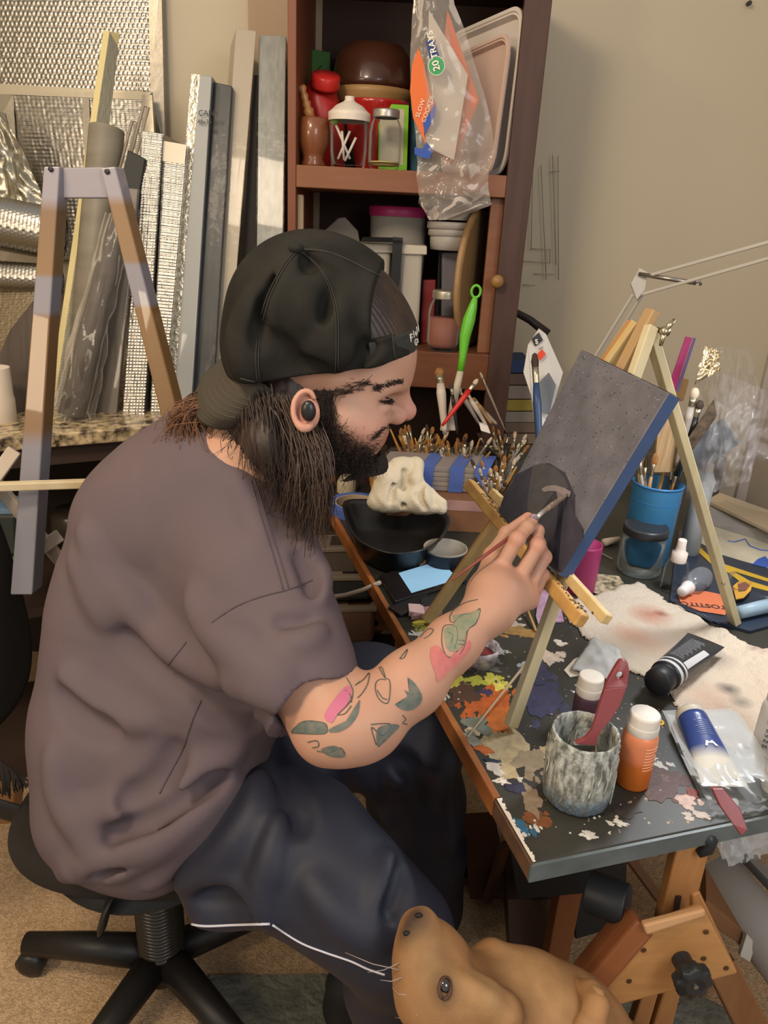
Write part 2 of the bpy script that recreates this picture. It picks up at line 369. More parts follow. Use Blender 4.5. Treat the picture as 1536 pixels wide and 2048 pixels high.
# middle sheet with tape border
t = thing('insulation_sheet', 'bubble foil insulation sheet bordered with silver tape, in front of the topmost sheet', 'insulation', at_y(150, 500, 2.2))
g = G(); bubble_sheet(g, px4([(90, 520, 2.20), (310, 520, 2.20), (288, 196, 2.29), (24, 190, 2.29)]), 0.0105, 0.0022, 0.0032, True); obj('bubble_face', g, FOIL, t, smooth=True)
g = G(); g.hexa(px4([(-60, 600, 2.205), (330, 560, 2.205), (303, 184, 2.30), (-60, 166, 2.30)]), V(0, 0.012, 0)); obj('backing', g, TAPE, t)
g = G(); g.hexa(px4([(-60, 186, 2.286), (292, 200, 2.286), (304, 184, 2.292), (-60, 164, 2.292)]), V(0, 0.004, 0)); g2 = G()
obj('tape_strip', g, mat('silver_tape_light', 'b5ab96', 0.4, metal=0.4, bump=0.3, scale=15), t)
g2.hexa(px4([(-40, 300, 2.25), (34, 330, 2.25), (26, 190, 2.285), (-40, 186, 2.285)]), V(0, 0.004, 0)); obj('tape_strip', g2, TAPE, t)
g2 = G(); g2.hexa(px4([(174, 440, 2.19), (186, 440, 2.19), (178, 196, 2.283), (164, 196, 2.283)]), V(0, 0.004, 0)); obj('tape_strip', g2, TAPE, t)
g2 = G(); g2.hexa(px4([(286, 480, 2.19), (320, 480, 2.19), (304, 190, 2.283), (284, 190, 2.283)]), V(0, 0.006, 0)); obj('tape_strip', g2, TAPE, t)
# crumpled piece and rolls at the far left
g = G(); bubble_sheet(g, px4([(-60, 430, 2.05), (96, 420, 2.05), (12, 226, 2.14), (-60, 200, 2.14)]), 0.008, 0.0012, 0.004, False, 0.03)
tag(obj('foil_scrap', g, mat('foil_crumple', 'a39e90', 0.35, metal=0.9, bump=0.6, scale=30, dist=0.004), smooth=True), 'crumpled foil scrap hanging over the panels at the left edge', 'foil')
def foil_roll(px0, px1, r, label, pitch=0.009):
    a, b = at_y(*px0), at_y(*px1); ax = unit(b - a); s = unit(np.cross(ax, (0, 0, 1))); u_ = np.cross(s, ax); L_ = np.linalg.norm(b - a)
    t = thing('foil_roll', label, 'roll', (a + b) / 2 - V(0, 0, r))
    g = G()
    def fn(u, v):
        an = 2 * math.pi * v; d_, c_ = u * L_ / pitch, v * 2 * math.pi * r / pitch; row = math.floor(d_)
        da = (c_ + 0.5 * (row % 2)) % 1 - 0.5; db = d_ % 1 - 0.5; z = math.sqrt(max(0, 1 - (da*da + db*db) * 5)) * 0.0013
        return a + ax * u * L_ + (s * math.cos(an) + u_ * math.sin(an)) * (r + z)
    g.grid(fn, int(L_ / 0.003), int(2 * math.pi * r / 0.003)); obj('rolled_sheet', g, FOIL, t, smooth=True)
    g = G(); pts = []
    for k in range(60):
        an = k * 0.42; rr = r * (1 - k / 75); pts.append(b + ax * 0.001 + (s * math.cos(an) + u_ * math.sin(an)) * rr)
    g.tube(pts, 0.0015, 5); obj('spiral_end', g, TAPE, t, smooth=True)
foil_roll((-120, 425, 1.93), (120, 470, 1.95), 0.062, 'large roll of bubble foil lying on the counter, upper of the rolls')
foil_roll((-120, 545, 1.90), (118, 560, 1.92), 0.036, 'thin roll of bubble foil under the large roll')
g = G(); bubble_sheet(g, px4([(-60, 760, 1.78), (70, 720, 1.80), (110, 580, 1.90), (-60, 580, 1.90)]), 0.008, 0.0013, 0.003, True)
tag(obj('foil_flap', g, mat('foil_dim', '8f8470', 0.35, metal=1.0, bump=0.3), smooth=True), 'dim ribbed foil flap below the foil rolls', 'foil')
# grey folded fabric and paper roll at the left edge
g = G(); g.hexa(px4([(-60, 838, 1.74), (52, 832, 1.74), (66, 602, 1.80), (20, 660, 1.80)]), V(0.0, 0.12, 0))
tag(obj('fabric_case', g, mat('case_taupe', '564c44', 0.8, var=0.6, col2='3a332e', scale=8, stretch=(6, 1, 0.5))), 'folded taupe fabric case standing on the counter at the left edge', 'case')
t = thing('paper_roll', 'white paper roll standing on the counter at the left edge', 'roll', at_z(0, 850, CZ))
b = at_z(2, 842, CZ); g = G(); g.lathe([(0, 0), (0.034, 0), (0.036, 0.05), (0.034, 0.06), (0.034, 0.125), (0.012, 0.125), (0.012, 0.002), (0, 0.002)], b, (0, 0, 1), 30); obj('paper', g, mat('paper_white', 'd3c5b4', 0.8), t, smooth=True, bevel=0.001)
g = G(); g.lathe([(0.012, 0.0), (0.013, 0.0), (0.013, 0.126), (0.0105, 0.126), (0.0105, 0)], b, (0, 0, 1), 20); obj('core', g, mat('card_brown', '8a5c3a', 0.8), t, smooth=True)
# edge-on panels leaning against the wall
def leaner(name, label, cat, f4, ext, m, side=None, bevel=0.002, group=None, top=None):
    q = [at_y(*p_) for p_ in f4]; t = thing(name, label, cat, (q[0] + q[1]) / 2, group=group)
    g = G(); g.hexa(q, np.asarray(ext, float)); obj('panel', g, m, t, bevel=bevel); return t, q
LE = (-0.10, 0.26, 0.0)
GL = mat('canvas_wrap_cream', 'a89d8a', 0.45, var=0.2, col2='a3967f', scale=6, spec=0.5, coat=0.15, stretch=(3, 3, 0.4))
GS = mat('wrap_silver', '93948e', 0.45, var=0.7, col2='747772', scale=10, stretch=(10, 10, 0.4), spec=0.5, coat=0.2)
GD = mat('wrap_black', '25282a', 0.4, var=0.5, col2='343a3e', scale=9, stretch=(8, 8, 0.6), spec=0.5)
def wrinkle_film(t, q, ext, m):
    e = np.asarray(ext, float); g = G(); n = unit(np.cross(q[1] - q[0], q[3] - q[0])); n = n if n[1] < 0 else -n
    def fn(u, v):
        p_ = (q[0] * (1-u) + q[1] * u) * (1-v) + (q[3] * (1-u) + q[2] * u) * v
        return p_ + n * (0.0015 + 0.0022 * abs(noise.noise(Vector((u * 4, v * 30, t.location[0] * 9))))) + (q[1] - q[0]) * 0.06 * (u - 0.5)
    g.grid(fn, 8, 60); obj('plastic_wrap', g, m, t, smooth=True)
FILM = film('clear_film', 'b8b4a8', base=0.02, gloss=0.12)
t, q = leaner('wrapped_canvas', 'tall cream wrapped canvas seen edge-on, second from the bookcase', 'canvas', [(418, 800, 1.90), (452, 800, 1.90), (513, 62, 2.12), (472, 56, 2.12)], (-0.06, 0.22, 0), GL); wrinkle_film(t, q, LE, FILM)
t, q = leaner('wrapped_canvas', 'tall silver-grey wrapped canvas next to the bookcase post', 'canvas', [(510, 800, 1.93), (562, 800, 1.93), (572, 72, 2.14), (518, 70, 2.14)], (-0.02, 0.22, 0), GS); wrinkle_film(t, q, LE, FILM)
g = G(); g.hexa(px4([(466, 790, 1.98), (508, 790, 1.98), (516, 150, 2.13), (508, 150, 2.13)]), V(0, 0.12, 0)); tag(obj('dark_board', g, mat('board_dark', '2c2621', 0.7)), 'dark board in the gap between the cream and the silver-grey wrapped canvases', 'board')
t, q = leaner('wrapped_canvas', 'black plastic wrapped canvas seen edge-on, shorter than the cream one', 'canvas', [(385, 800, 1.87), (425, 800, 1.87), (464, 172, 2.06), (427, 164, 2.06)], (-0.02, 0.2, 0), GD); wrinkle_film(t, q, LE, FILM)
t, q = leaner('foil_wrapped_canvas', 'foil wrapped canvas with dark handwriting on its grey edge', 'canvas', [(346, 818, 1.84), (382, 818, 1.84), (424, 152, 2.03), (398, 150, 2.03)], (-0.03, 0.28, 0), mat('grey_wrap', '8f918f', 0.45, spec=0.5, coat=0.3))
g = G(); g.hexa(px4([(326, 820, 1.845), (348, 820, 1.84), (400, 150, 2.03), (383, 147, 2.035)]), V(0.0, 0.2, 0)); obj('foil_side', g, FOILE, t)
text('CANV', 'lettering', mat('pen_black', '2c2c30', 0.6), at_y(398, 232, 2.005) - V(0, 0.006, 0), (1, 0, 0.05), (0, 0.2, 1), 0.018, t); text('48x36', 'lettering', MATS['pen_black'], at_y(396, 248, 2.0) - V(0, 0.006, 0), (1, 0, 0.05), (0, 0.2, 1), 0.014, t)
for f4, lab, tp in (([(300, 832, 1.80), (326, 832, 1.80), (374, 290, 1.97), (328, 282, 1.97)], 'foil and bubble wrapped canvas with a taped top corner, left of the handwriting canvas', True),
                ([(244, 832, 1.78), (288, 832, 1.78), (326, 268, 1.96), (284, 262, 1.96)], 'bubble foil covered canvas, leftmost of the edge-on row', False)):
    q = [at_y(*p_) for p_ in f4]; t = thing('foil_wrapped_canvas', lab, 'canvas', (q[0] + q[1]) / 2); g = G(); g.hexa([x + V(0, 0.003, 0) for x in q], V(-0.03, 0.3, 0)); obj('panel', g, FOILE, t)
    g = G(); bubble_sheet(g, q, 0.0078, 0.0034, 0.0023, True); obj('bubble_face', g, FOIL, t, smooth=True)
    if tp: g = G(); g.hexa([q[3] * 0.93 + q[0] * 0.07 - V(0, .006, 0), q[2] * 0.93 + q[1] * 0.07 - V(0, .006, 0), q[2] - V(0, .006, 0), q[3] - V(0, .006, 0)], V(0, 0.002, 0)); obj('tape', g, mat('clear_tape', 'c9bfa8', 0.25, coat=1), t)
# corrugated strip, grey roll, black board, bagged bundle
t = thing('foam_strip', 'tall pale corrugated foam strip leaning against the foil panels', 'strip', at_y(130, 820, 1.80))
q = px4([(95, 820, 1.80), (107, 820, 1.80), (219, 62, 2.16), (207, 60, 2.16)]); g = G(); g.hexa(q, V(0.015, 0.03, 0)); obj('pale_edge', g, mat('foam_cream', 'cfc08c', 0.8, bump=0.5, scale=50), t)
q = px4([(107, 820, 1.80), (150, 820, 1.82), (237, 96, 2.17), (219, 64, 2.16)]); g = G(); bubble_sheet(g, q, 0.008, 0.0016, 0.0026, True); obj('ribbed_face', g, mat('foam_grey', '8b8776', 0.6, metal=0.4, bump=0.3), t, smooth=True)
t = thing('grey_roll', 'grey paper-covered roll standing behind the wooden stand', 'roll', at_y(160, 830, 1.84))
g = G(); a, b = at_y(160, 830, 1.84), at_y(214, 258, 2.02); g.lathe([(0.0, 0), (0.042, 0), (0.042, np.linalg.norm(b - a)), (0.036, np.linalg.norm(b - a)), (0.034, np.linalg.norm(b - a) - 0.01), (0, np.linalg.norm(b - a) - 0.01)], a, b - a, 28); obj('tube', g, mat('roll_grey', '7d7668', 0.5, var=0.4, col2='5f594e', scale=6, stretch=(1, 1, 6)), t, smooth=True, bevel=0.001)
g = G()
for x, y in ((285, 300), (262, 330)): g.tube([at_y(x - 45, y + 150, 1.93), at_y(x - 15, y + 20, 1.98), at_y(x + 12, y - 85, 2.02), at_y(x + 2, y - 88, 2.02), at_y(x - 28, y + 30, 1.97)], 0.0035, 7)
tag(obj('bent_tube', g, mat('tube_grey', '8b8175', 0.4), smooth=True, kind='stuff'), 'bent grey plastic tubing behind the black board', 'tubing', kind='stuff')
t, q = leaner('black_board', 'narrow black board leaning right of the grey roll', 'board', [(150, 820, 1.80), (200, 826, 1.80), (290, 318, 1.93), (255, 300, 1.93)], (0.0, 0.02, 0), mat('board_black', '2b2b2a', 0.6))
t, q = leaner('grey_board', 'dull grey board leaning in front of the black board', 'board', [(160, 836, 1.77), (232, 836, 1.77), (276, 378, 1.90), (232, 374, 1.90)], (0.0, 0.015, 0), mat('board_grey', '6b635a', 0.45, spec=0.6, coat=0.3))
t = thing('bagged_bundle', 'clear plastic bag around a slim dark bundle, its open end on the counter', 'bag', at_z(140, 838, CZ))
a, b = at_y(142, 832, 1.70), at_y(246, 400, 1.86); g = G(); g.tube([a, a * 0.6 + b * 0.4, b], [0.030, 0.028, 0.018], 14); obj('bundle', g, mat('bundle_grey', '57504a', 0.6, bump=0.6, scale=15), t, smooth=True)
g = G(); ax_ = unit(b - a); s_ = unit(np.cross(ax_, (0, 1, 0))); d_ = np.cross(s_, ax_)
def bagf(u, v):
    an = 2 * math.pi * u; r = 0.046 * (1 - 0.35 * v) * (1 + 0.30 * noise.noise(Vector((math.cos(an) * 2, math.sin(an) * 2, v * 7)))) * (1.12 if v < 0.06 else 1)
    return a - ax_ * 0.015 + (b - a) * v * 0.95 + (s_ * math.cos(an) * 1.05 + d_ * math.sin(an) * 0.7) * r
g.grid(bagf, 40, 60); obj('plastic_bag', g, film('bag_film', 'b8b0a6', base=0.08, gloss=0.2), t, smooth=True)
g = G(); jb = at_z(408, 805, CZ); g.lathe([(0, 0), (0.028, 0), (0.031, 0.01), (0.031, 0.055), (0.024, 0.068), (0.026, 0.072), (0.026, 0.085), (0.024, 0.085), (0.024, 0.07), (0.029, 0.055), (0.029, 0.01), (0, 0.004)], jb, n=26)
GLASS = film('clear_glass', 'b4b8b0', base=0.0, gloss=0.12, rough=0.05, scale=8)
tag(obj('glass_jar', g, GLASS, smooth=True), 'empty glass jar on the counter behind the cap brim', 'jar')
# wooden A-shaped stand in front of the counter
t = thing('wooden_stand', 'A-shaped wooden stand with grey-painted bands and a crossbar at its top', 'stand', at_y(60, 1180, 1.32))
STP = [(0.0, '7c7a82'), (0.36, '727078'), (0.40, '74583a'), (0.66, '74583a'), (0.675, '77747c'), (0.75, '77747c'), (0.76, '7a5f40'), (0.90, '755d46'), (0.93, '86828a'), (1.0, '86828a')]
Yst = 1.30
ml = mat('stand_left_paint', '9c6f40', 0.4, ramp=('Z', STP), bump=0.2, scale=12, coat=0.3); mr_ = mat('stand_right_paint', '9c6f40', 0.4, ramp=('Z', [(0.0, '74562f'), (0.48, '74562f'), (0.50, '77747c'), (0.64, '77747c'), (0.66, '7a5f40'), (0.86, '7a5f40'), (0.9, '86828a'), (1.0, '86828a')]), bump=0.2, scale=12, coat=0.3)
def leg4(f4, m, d=(0.004, 0.034, 0)): 
    g = G(); g.hexa([at_y(*p_) for p_ in f4], V(*d)); return obj('leg', g, m, t, bevel=0.0025)
l1 = leg4([(20, 1190, 1.16), (64, 1190, 1.16), (119, 333, 1.36), (87, 333, 1.36)], ml); l2 = leg4([(330, 868, 1.255), (364, 860, 1.255), (230, 333, 1.36), (200, 336, 1.36)], mr_)
g = G(); g.hexa([at_y(*p_) for p_ in [(112, 396, 1.366), (216, 396, 1.366), (206, 334, 1.372), (116, 336, 1.372)]], V(0.005, 0.03, 0)); obj('crossbar', g, mat('crossbar_paint', '8a868c', 0.5, var=0.4, col2='857d86', scale=8, stretch=(1, 1, 9)), t, bevel=0.002)
for L_, pts in ((l1, ((101, 338), (100, 367))), (l2, ((214, 343), (222, 372)))):
    for x, y in pts: g = G(); p_ = at_y(x, y, 1.3555); g.lathe([(0.0045, 0), (0.0042, 0.0015), (0.0, 0.0005)], p_ + V(0, 0.001, 0), (0, -1, 0), 12); obj('screw', g, mat('screw_dark', '3a3438', 0.4, metal=0.6), L_, smooth=True)
# cream bar and folding slats in front of the dark shelf
t = thing('folding_frame', 'white-painted folding wooden frame with a long cream bar across, under the counter', 'frame', at_y(60, 1250, 1.22))
CP = mat('cream_paint', 'c2b496', 0.5, var=0.6, col2='a0844a', scale=14); WP = mat('white_paint_old', 'b9ab9c', 0.6, var=0.4, col2='92806c', scale=10)
g = G(); g.beam(at_y(-60, 975, 1.17), at_y(175, 967, 1.20), 0.016, 0.014); obj('bar', g, CP, t, bevel=0.002)
for a, b in (((-60, 905, 1.24), (128, 1130, 1.27)), ((-50, 1010, 1.2), (30, 900, 1.24)), ((70, 1105, 1.23), (120, 1070, 1.27))):
    g = G(); g.beam(at_y(*a), at_y(*b), 0.024, 0.012, side=(0, 1, 0)); obj('slat', g, WP, t, bevel=0.002)
# green and black packages in a wire basket
t = thing('wire_basket', 'wire basket at the left edge below the cream bar', 'basket', at_y(0, 1210, 1.4))
g = G()
for y in (1140, 1168, 1196): g.tube([at_y(-60, y + 4, 1.33), at_y(30, y - 6, 1.33), at_y(44, y - 14, 1.45)], 0.002, 6)
for x in (-40, -15, 10, 28): g.tube([at_y(x, 1134, 1.33), at_y(x, 1200, 1.33)], 0.0016, 6)
obj('wire', g, mat('wire_cream', 'b9ab88', 0.4, metal=0.5), t, smooth=True, kind='stuff')
for nm, f4, c, lb in (('green_package', [(-50, 1195, 1.36), (20, 1188, 1.36), (22, 1128, 1.37), (-50, 1134, 1.37)], '3f7a24', 'bright green package with a white patch in the wire basket'),
                      ('dark_package', [(-50, 1122, 1.40), (34, 1110, 1.40), (30, 1030, 1.42), (-50, 1030, 1.42)], '1d2421', 'black package above the green one, left edge'),
                      ('blue_bag', [(-50, 1040, 1.42), (36, 1046, 1.42), (44, 1020, 1.43), (-50, 1012, 1.43)], '4d6f8c', 'blue-edged grey bag on top of the black package')):
    t2 = thing(nm, lb, 'package', at_y(*f4[0])); g = G(); g.hexa(px4(f4), V(0, 0.08, 0)); obj('body', g, mat(nm + '_print', c, 0.4, var=0.5, col2='a8b8a0' if c == '3f7a24' else '2c3330', scale=18), t2, bevel=0.006)
    if c == '3f7a24': g = G(); g.hexa(px4([(-4, 1150, 1.355), (16, 1147, 1.355), (17, 1130, 1.358), (-3, 1132, 1.358)]), V(0, 0.002, 0)); obj('sticker', g, mat('sticker_white', 'b8bca8', 0.6), t2)
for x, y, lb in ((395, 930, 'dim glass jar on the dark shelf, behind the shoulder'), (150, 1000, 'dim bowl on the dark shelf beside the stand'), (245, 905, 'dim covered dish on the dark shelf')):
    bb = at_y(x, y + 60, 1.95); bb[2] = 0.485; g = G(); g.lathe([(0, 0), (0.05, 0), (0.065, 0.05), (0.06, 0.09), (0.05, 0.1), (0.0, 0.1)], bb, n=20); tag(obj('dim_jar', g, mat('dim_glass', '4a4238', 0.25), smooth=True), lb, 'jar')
# ================================================================ the bookcase and what it holds
YC = 1.98
WO = mat('shelf_wood', '80543a', 0.5, var=0.5, col2='744526', scale=7, stretch=(1, 1, 8)); WD = mat('side_wood_shaded', '4c352c', 0.55, var=0.5, col2='3a241a', scale=6, stretch=(8, 8, 1)); WI = mat('inner_wood', '40291c', 0.7, var=0.4, col2='2e1d14', scale=6)  # WD carries the right stile's shade in its dark brown
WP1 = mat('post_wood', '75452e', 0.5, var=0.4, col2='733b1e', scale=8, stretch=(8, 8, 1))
XL0, XL1 = at_y(575, 300, YC)[0], at_y(592, 300, YC)[0]; XR1 = at_y(1105, 0, YC)[0]; XR0 = at_y(1014, 360, YC)[0]
Z1 = at_y(592, 329, YC)[2]; Z1b = at_y(592, 374, YC)[2]; Z2 = at_y(900, 706, YC)[2]; Z2b = at_y(900, 778, YC)[2]; ZT = 1.95
bc = thing('bookcase', 'dark wooden bookcase with open shelves against the back wall', 'bookcase', ((XL0 + XR1) / 2, 2.2, 0))
def bpart(n_, a, b, m, bev=0.002): g = G(); g.box(a, b); return obj(n_, g, m, bc, bevel=bev)
YB = YW - 0.012
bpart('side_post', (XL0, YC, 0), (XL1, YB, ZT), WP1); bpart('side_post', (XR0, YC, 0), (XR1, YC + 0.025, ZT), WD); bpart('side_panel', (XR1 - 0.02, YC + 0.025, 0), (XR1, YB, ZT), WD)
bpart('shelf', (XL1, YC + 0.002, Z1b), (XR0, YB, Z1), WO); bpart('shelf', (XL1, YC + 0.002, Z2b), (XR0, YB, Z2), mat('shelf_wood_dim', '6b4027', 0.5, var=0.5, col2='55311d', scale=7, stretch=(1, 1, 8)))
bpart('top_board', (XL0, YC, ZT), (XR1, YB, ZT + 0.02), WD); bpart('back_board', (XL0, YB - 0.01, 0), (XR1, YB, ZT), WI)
bpart('inner_strip', (XR0 - 0.03, YC + 0.03, Z2), (XR1 - 0.021, YC + 0.05, Z1b), WO)
g = G(); kb = at_y(993, 562, YC - 0.002); g.lathe([(0.0, 0), (0.008, 0), (0.008, 0.008), (0.015, 0.014), (0.017, 0.022), (0.012, 0.03), (0, 0.032)], kb + V(0, 0.002, 0), (0, -1, 0), 18); obj('knob', g, mat('knob_wood', '8d6a3c', 0.4), bc, smooth=True)
ZM = 0.60
bpart('shelf', (XL1, YC + 0.002, ZM - 0.02), (XR0, YB, ZM), WD)
for k, (z0, z1) in enumerate(((0.42, 0.57), (0.22, 0.40), (0.03, 0.20))):
    g = G(); g.box((XL1 + 0.004, YC - 0.015, z0), (XR0 - 0.004, YC + 0.02, z1)); dr = obj('drawer', g, mat('drawer_wood', '5c3a24', 0.5, var=0.5, col2='4a2d1b', scale=6, stretch=(1, 1, 8)), bc, bevel=0.004)
    g = G(); g.lathe([(0, 0), (0.006, 0), (0.006, 0.01), (0.013, 0.018), (0.0, 0.024)], ((XL1 + XR0) / 2, YC - 0.015, (z0 + z1) / 2), (0, -1, 0), 14); obj('drawer_knob', g, MATS['knob_wood'], dr, smooth=True)
def on(x, y, Y, z):      # foot of a thing seen at pixel x, standing at depth Y on height z
    p_ = at_y(x, y, Y); return V(p_[0], Y, z)
def hz(x, y, Y): return at_y(x, y, Y)[2]
def rad(px, Y, x=700, y=300): return abs(at_y(x + px, y, Y)[0] - at_y(x, y, Y)[0])
# --- upper shelf, left to right
GR = mat('green_box', '3c6a2a', 0.6); g = G(); g.hexa(px4([(598, 200, 2.30), (662, 210, 2.30), (660, 104, 2.31), (592, 94, 2.31)]), V(0, 0.03, 0)); 
t = thing('green_carton', 'green carton at the back of the upper shelf, left corner', 'carton', on(620, 200, 2.3, Z1)); g.box((at_y(592, 300, 2.30)[0], 2.30, Z1), (at_y(660, 300, 2.30)[0], 2.33, Z1 + 0.2)) if False else None; obj('front', g, GR, t, bevel=0.002)
g = G(); g.tube([at_y(598, 150, 2.298), at_y(625, 148, 2.298), at_y(645, 130, 2.298)], 0.0015, 6); obj('fold_line', g, mat('green_dark', '24461a', 0.6), t)
g = G(); a = at_y(592, 250, 2.302); b = at_y(661, 250, 2.302); g.box((a[0], 2.302, Z1), (b[0], 2.328, at_y(600, 200, 2.302)[2])); obj('lower_half', g, GR, t)
t = thing('mortar', 'turned wooden mortar with its pestle standing in it, left end of the upper shelf', 'mortar', on(628, 320, 2.045, Z1))
B = on(626, 320, 2.05, Z1); k = rad(33, 2.05); H = hz(626, 236, 2.05) - Z1
MW = mat('mortar_wood', '7d4a2c', 0.3, var=0.5, col2='643820', scale=8, coat=0.4)
g = G(); g.lathe([(0, 0), (k * .72, 0), (k * .78, .006), (k * .62, .018), (k * .70, .03), (k * .98, H * .5), (k * 1.0, H * .75), (k * .9, H * .97), (k * .84, H), (k * .72, H), (k * .6, H * .6), (0, H * .3)], B); obj('bowl', g, MW, t, smooth=True)
g = G(); a, b = at_y(622, 240, 2.05), at_y(602, 170, 2.03); d_ = b - a; Lh = np.linalg.norm(d_); g.lathe([(0, -0.02), (.013, -.02), (.012, Lh * .15), (.014, Lh * .3), (.009, Lh * .36), (.012, Lh * .5), (.008, Lh * .56), (.011, Lh * .7), (.0075, Lh * .78), (.012, Lh * .92), (.008, Lh), (0, Lh)], a, d_, 18); obj('pestle', g, mat('pestle_wood', '9c6a3a', 0.35, coat=0.3), t, smooth=True)
t = thing('red_flask', 'red plastic flask with a round red lid behind the mortar', 'flask', on(650, 300, 2.17, Z1))
RD = mat('red_plastic', 'b02420', 0.35, spec=0.5); g = G(); a, b = on(652, 310, 2.17, Z1), at_y(640, 175, 2.15)
g.tube([a, at_y(648, 240, 2.17), at_y(638, 190, 2.16), b + V(0, 0, 0.008)], [0.052, 0.054, 0.046, 0.03], 24); obj('body', g, RD, t, smooth=True)
g = G(); c = at_y(650, 176, 2.13); g.lathe([(0, 0), (.036, 0), (.037, .006), (.037, .026), (.033, .032), (0, .033)], c, (0.12, -0.45, 1), 26); obj('lid', g, mat('red_lid', 'bb2a26', 0.3), t, smooth=True)
t = thing('wooden_bowl', 'large dark wooden bowl turned upside down at the back of the upper shelf', 'bowl', on(745, 170, 2.28, Z1))
g = G(); B = on(745, 200, 2.28, hz(745, 176, 2.2)); k = rad(80, 2.28); g.lathe([(k, 0), (k * .99, .02), (k * .9, .075), (k * .7, .105), (k * .35, .112), (0, .112)], B); obj('bowl_shell', g, mat('bowl_dark', '45271a', 0.3, coat=0.3, var=0.4, scale=4), t, smooth=True, solid=0.004)
t = thing('mixing_bowl', 'wide tan bowl under the dark wooden bowl', 'bowl', on(745, 200, 2.26, Z1)); g = G(); g.lathe([(k * .5, -.10), (k * .8, -.05), (k * .97, -.012), (k * .99, 0), (k * .96, 0)], B - V(0, .03, .002)); obj('bowl_shell', g, mat('bowl_tan', '9c7a4c', 0.4), t, smooth=True, solid=0.003)
t = thing('red_bowl', 'glossy red bowl behind the mason jar on the upper shelf', 'bowl', on(752, 300, 2.2, Z1)); g = G(); B = on(750, 300, 2.2, Z1); k = rad(66, 2.2); H = hz(750, 196, 2.2 - k) - Z1; g.lathe([(0, 0), (k * .5, 0), (k * .55, .01), (k * .85, H * .55), (k, H * .96), (k * 1.03, H), (k * .98, H)], B); obj('bowl_shell', g, mat('bowl_red', 'a3201c', 0.2, coat=0.6), t, smooth=True, solid=0.003)
t = thing('white_lid_jar', 'clear jar with a white domed lid, white sticks and a green cap inside', 'jar', on(694, 325, 2.03, Z1))
B = on(696, 326, 2.035, Z1); k = rad(38, 2.035); H = hz(696, 232, 2.035) - Z1
g = G(); g.lathe([(0, 0.002), (k * .86, 0), (k * .9, .006), (k * .96, H * .3), (k, H), (k * .97, H), (k * .93, H * .3), (k * .86, .008), (0, .006)], B); obj('glass', g, GLASS, t, smooth=True)
g = G(); g.lathe([(k * 1.08, H - .012), (k * 1.10, H), (k * 1.10, H + .006), (k * .98, H + .010), (k * .7, H + .022), (k * .35, H + .030), (k * .25, H + .034), (k * .25, H + .042), (0, H + .043)], B); obj('lid', g, mat('lid_white', 'd6cabb', 0.4), t, smooth=True)
for a, b in (((672, 250), (700, 318)), ((684, 262), (688, 320)), ((700, 262), (676, 318)), ((712, 275), (690, 322))): g = G(); g.tube([at_y(*a, 2.03), at_y(*b, 2.04)], 0.0032, 8); obj('stick', g, mat('stick_white', 'd0c8bb', 0.5), t, smooth=True)
g = G(); g.ball(at_y(668, 240, 2.03), (.011, .009, .011)); obj('green_cap', g, mat('cap_green', '7fae3c', 0.5), t, smooth=True)
def mason(x, ybot, ytop, pxr, Y, z, label, fill=None, lidc='a9a49a', nm='mason_jar'):
    B = on(x, ybot, Y, z); k = rad(pxr, Y, x, ybot); H = hz(x, ytop, Y) - z; t = thing(nm, label, 'jar', B)
    g = G(); n8 = lambda an, h_: 0.025 * math.cos(4 * an) if H * .08 < h_ < H * .72 else 0
    g.lathe([(0, .004), (k * .8, 0), (k * .95, .008), (k, H * .12), (k, H * .66), (k * .94, H * .76), (k * .74, H * .86), (k * .74, H * .9), (k * .7, H * .9), (k * .9, H * .74), (k * .95, H * .62), (k * .95, H * .14), (k * .85, .012), (0, .008)], B, n=32, wob=n8); obj('glass', g, GLASS, t, smooth=True)
    g = G(); g.lathe([(k * .72, H * .86), (k * .80, H * .86), (k * .82, H * .88), (k * .80, H * .90), (k * .82, H * .92), (k * .80, H * .94), (k * .82, H * .97), (k * .78, H), (k * .4, H), (0, H)], B, n=32, wob=lambda an, h_: 0.008 * math.cos(30 * an)); obj('lid', g, mat('lid_' + lidc, lidc, 0.35, metal=0.7), t, smooth=True)
    if fill: g = G(); g.lathe([(0, .009), (k * .84, .010), (k * .93, H * .14), (k * .93, fill[1] * H), (0, fill[1] * H)], B); obj('contents', g, mat('fill_' + fill[0], fill[0], 0.6), t, smooth=True)
    return t, B, k, H
mason(768, 334, 219, 32, 2.03, Z1, 'small mason jar with ribbed silver lid on the upper shelf, oil in its base', ('c8b878', 0.12))
t = thing('lime_edged_box', 'white box with lime-green edges behind the mason jar', 'box', on(788, 330, 2.12, Z1))
q = px4([(757, 334, 2.12), (814, 338, 2.12), (818, 210, 2.12), (757, 207, 2.12)]); q[0][2] = q[1][2] = Z1; g = G(); g.hexa(q, V(0.0, 0.05, 0)); obj('carton', g, mat('lime', '7fc22a', 0.5), t, bevel=0.001)
q2 = px4([(760, 326, 2.119), (806, 330, 2.119), (809, 219, 2.119), (760, 216, 2.119)]); g = G(); g.hexa(q2, V(0, 0.0015, 0)); obj('white_panel', g, mat('box_white', 'c9c3ae', 0.6, var=0.3, scale=12), t)
g = G(); q = px4([(820, 338, 2.16), (846, 338, 2.16), (842, 190, 2.16), (822, 190, 2.16)]); q[0][2] = q[1][2] = Z1; g.hexa(q, V(0, 0.05, 0)); tag(obj('blue_carton', g, mat('blue_carton', '2f5d70', 0.5), bevel=0.002), 'narrow blue carton between the lime box and the hanging bag', 'carton')
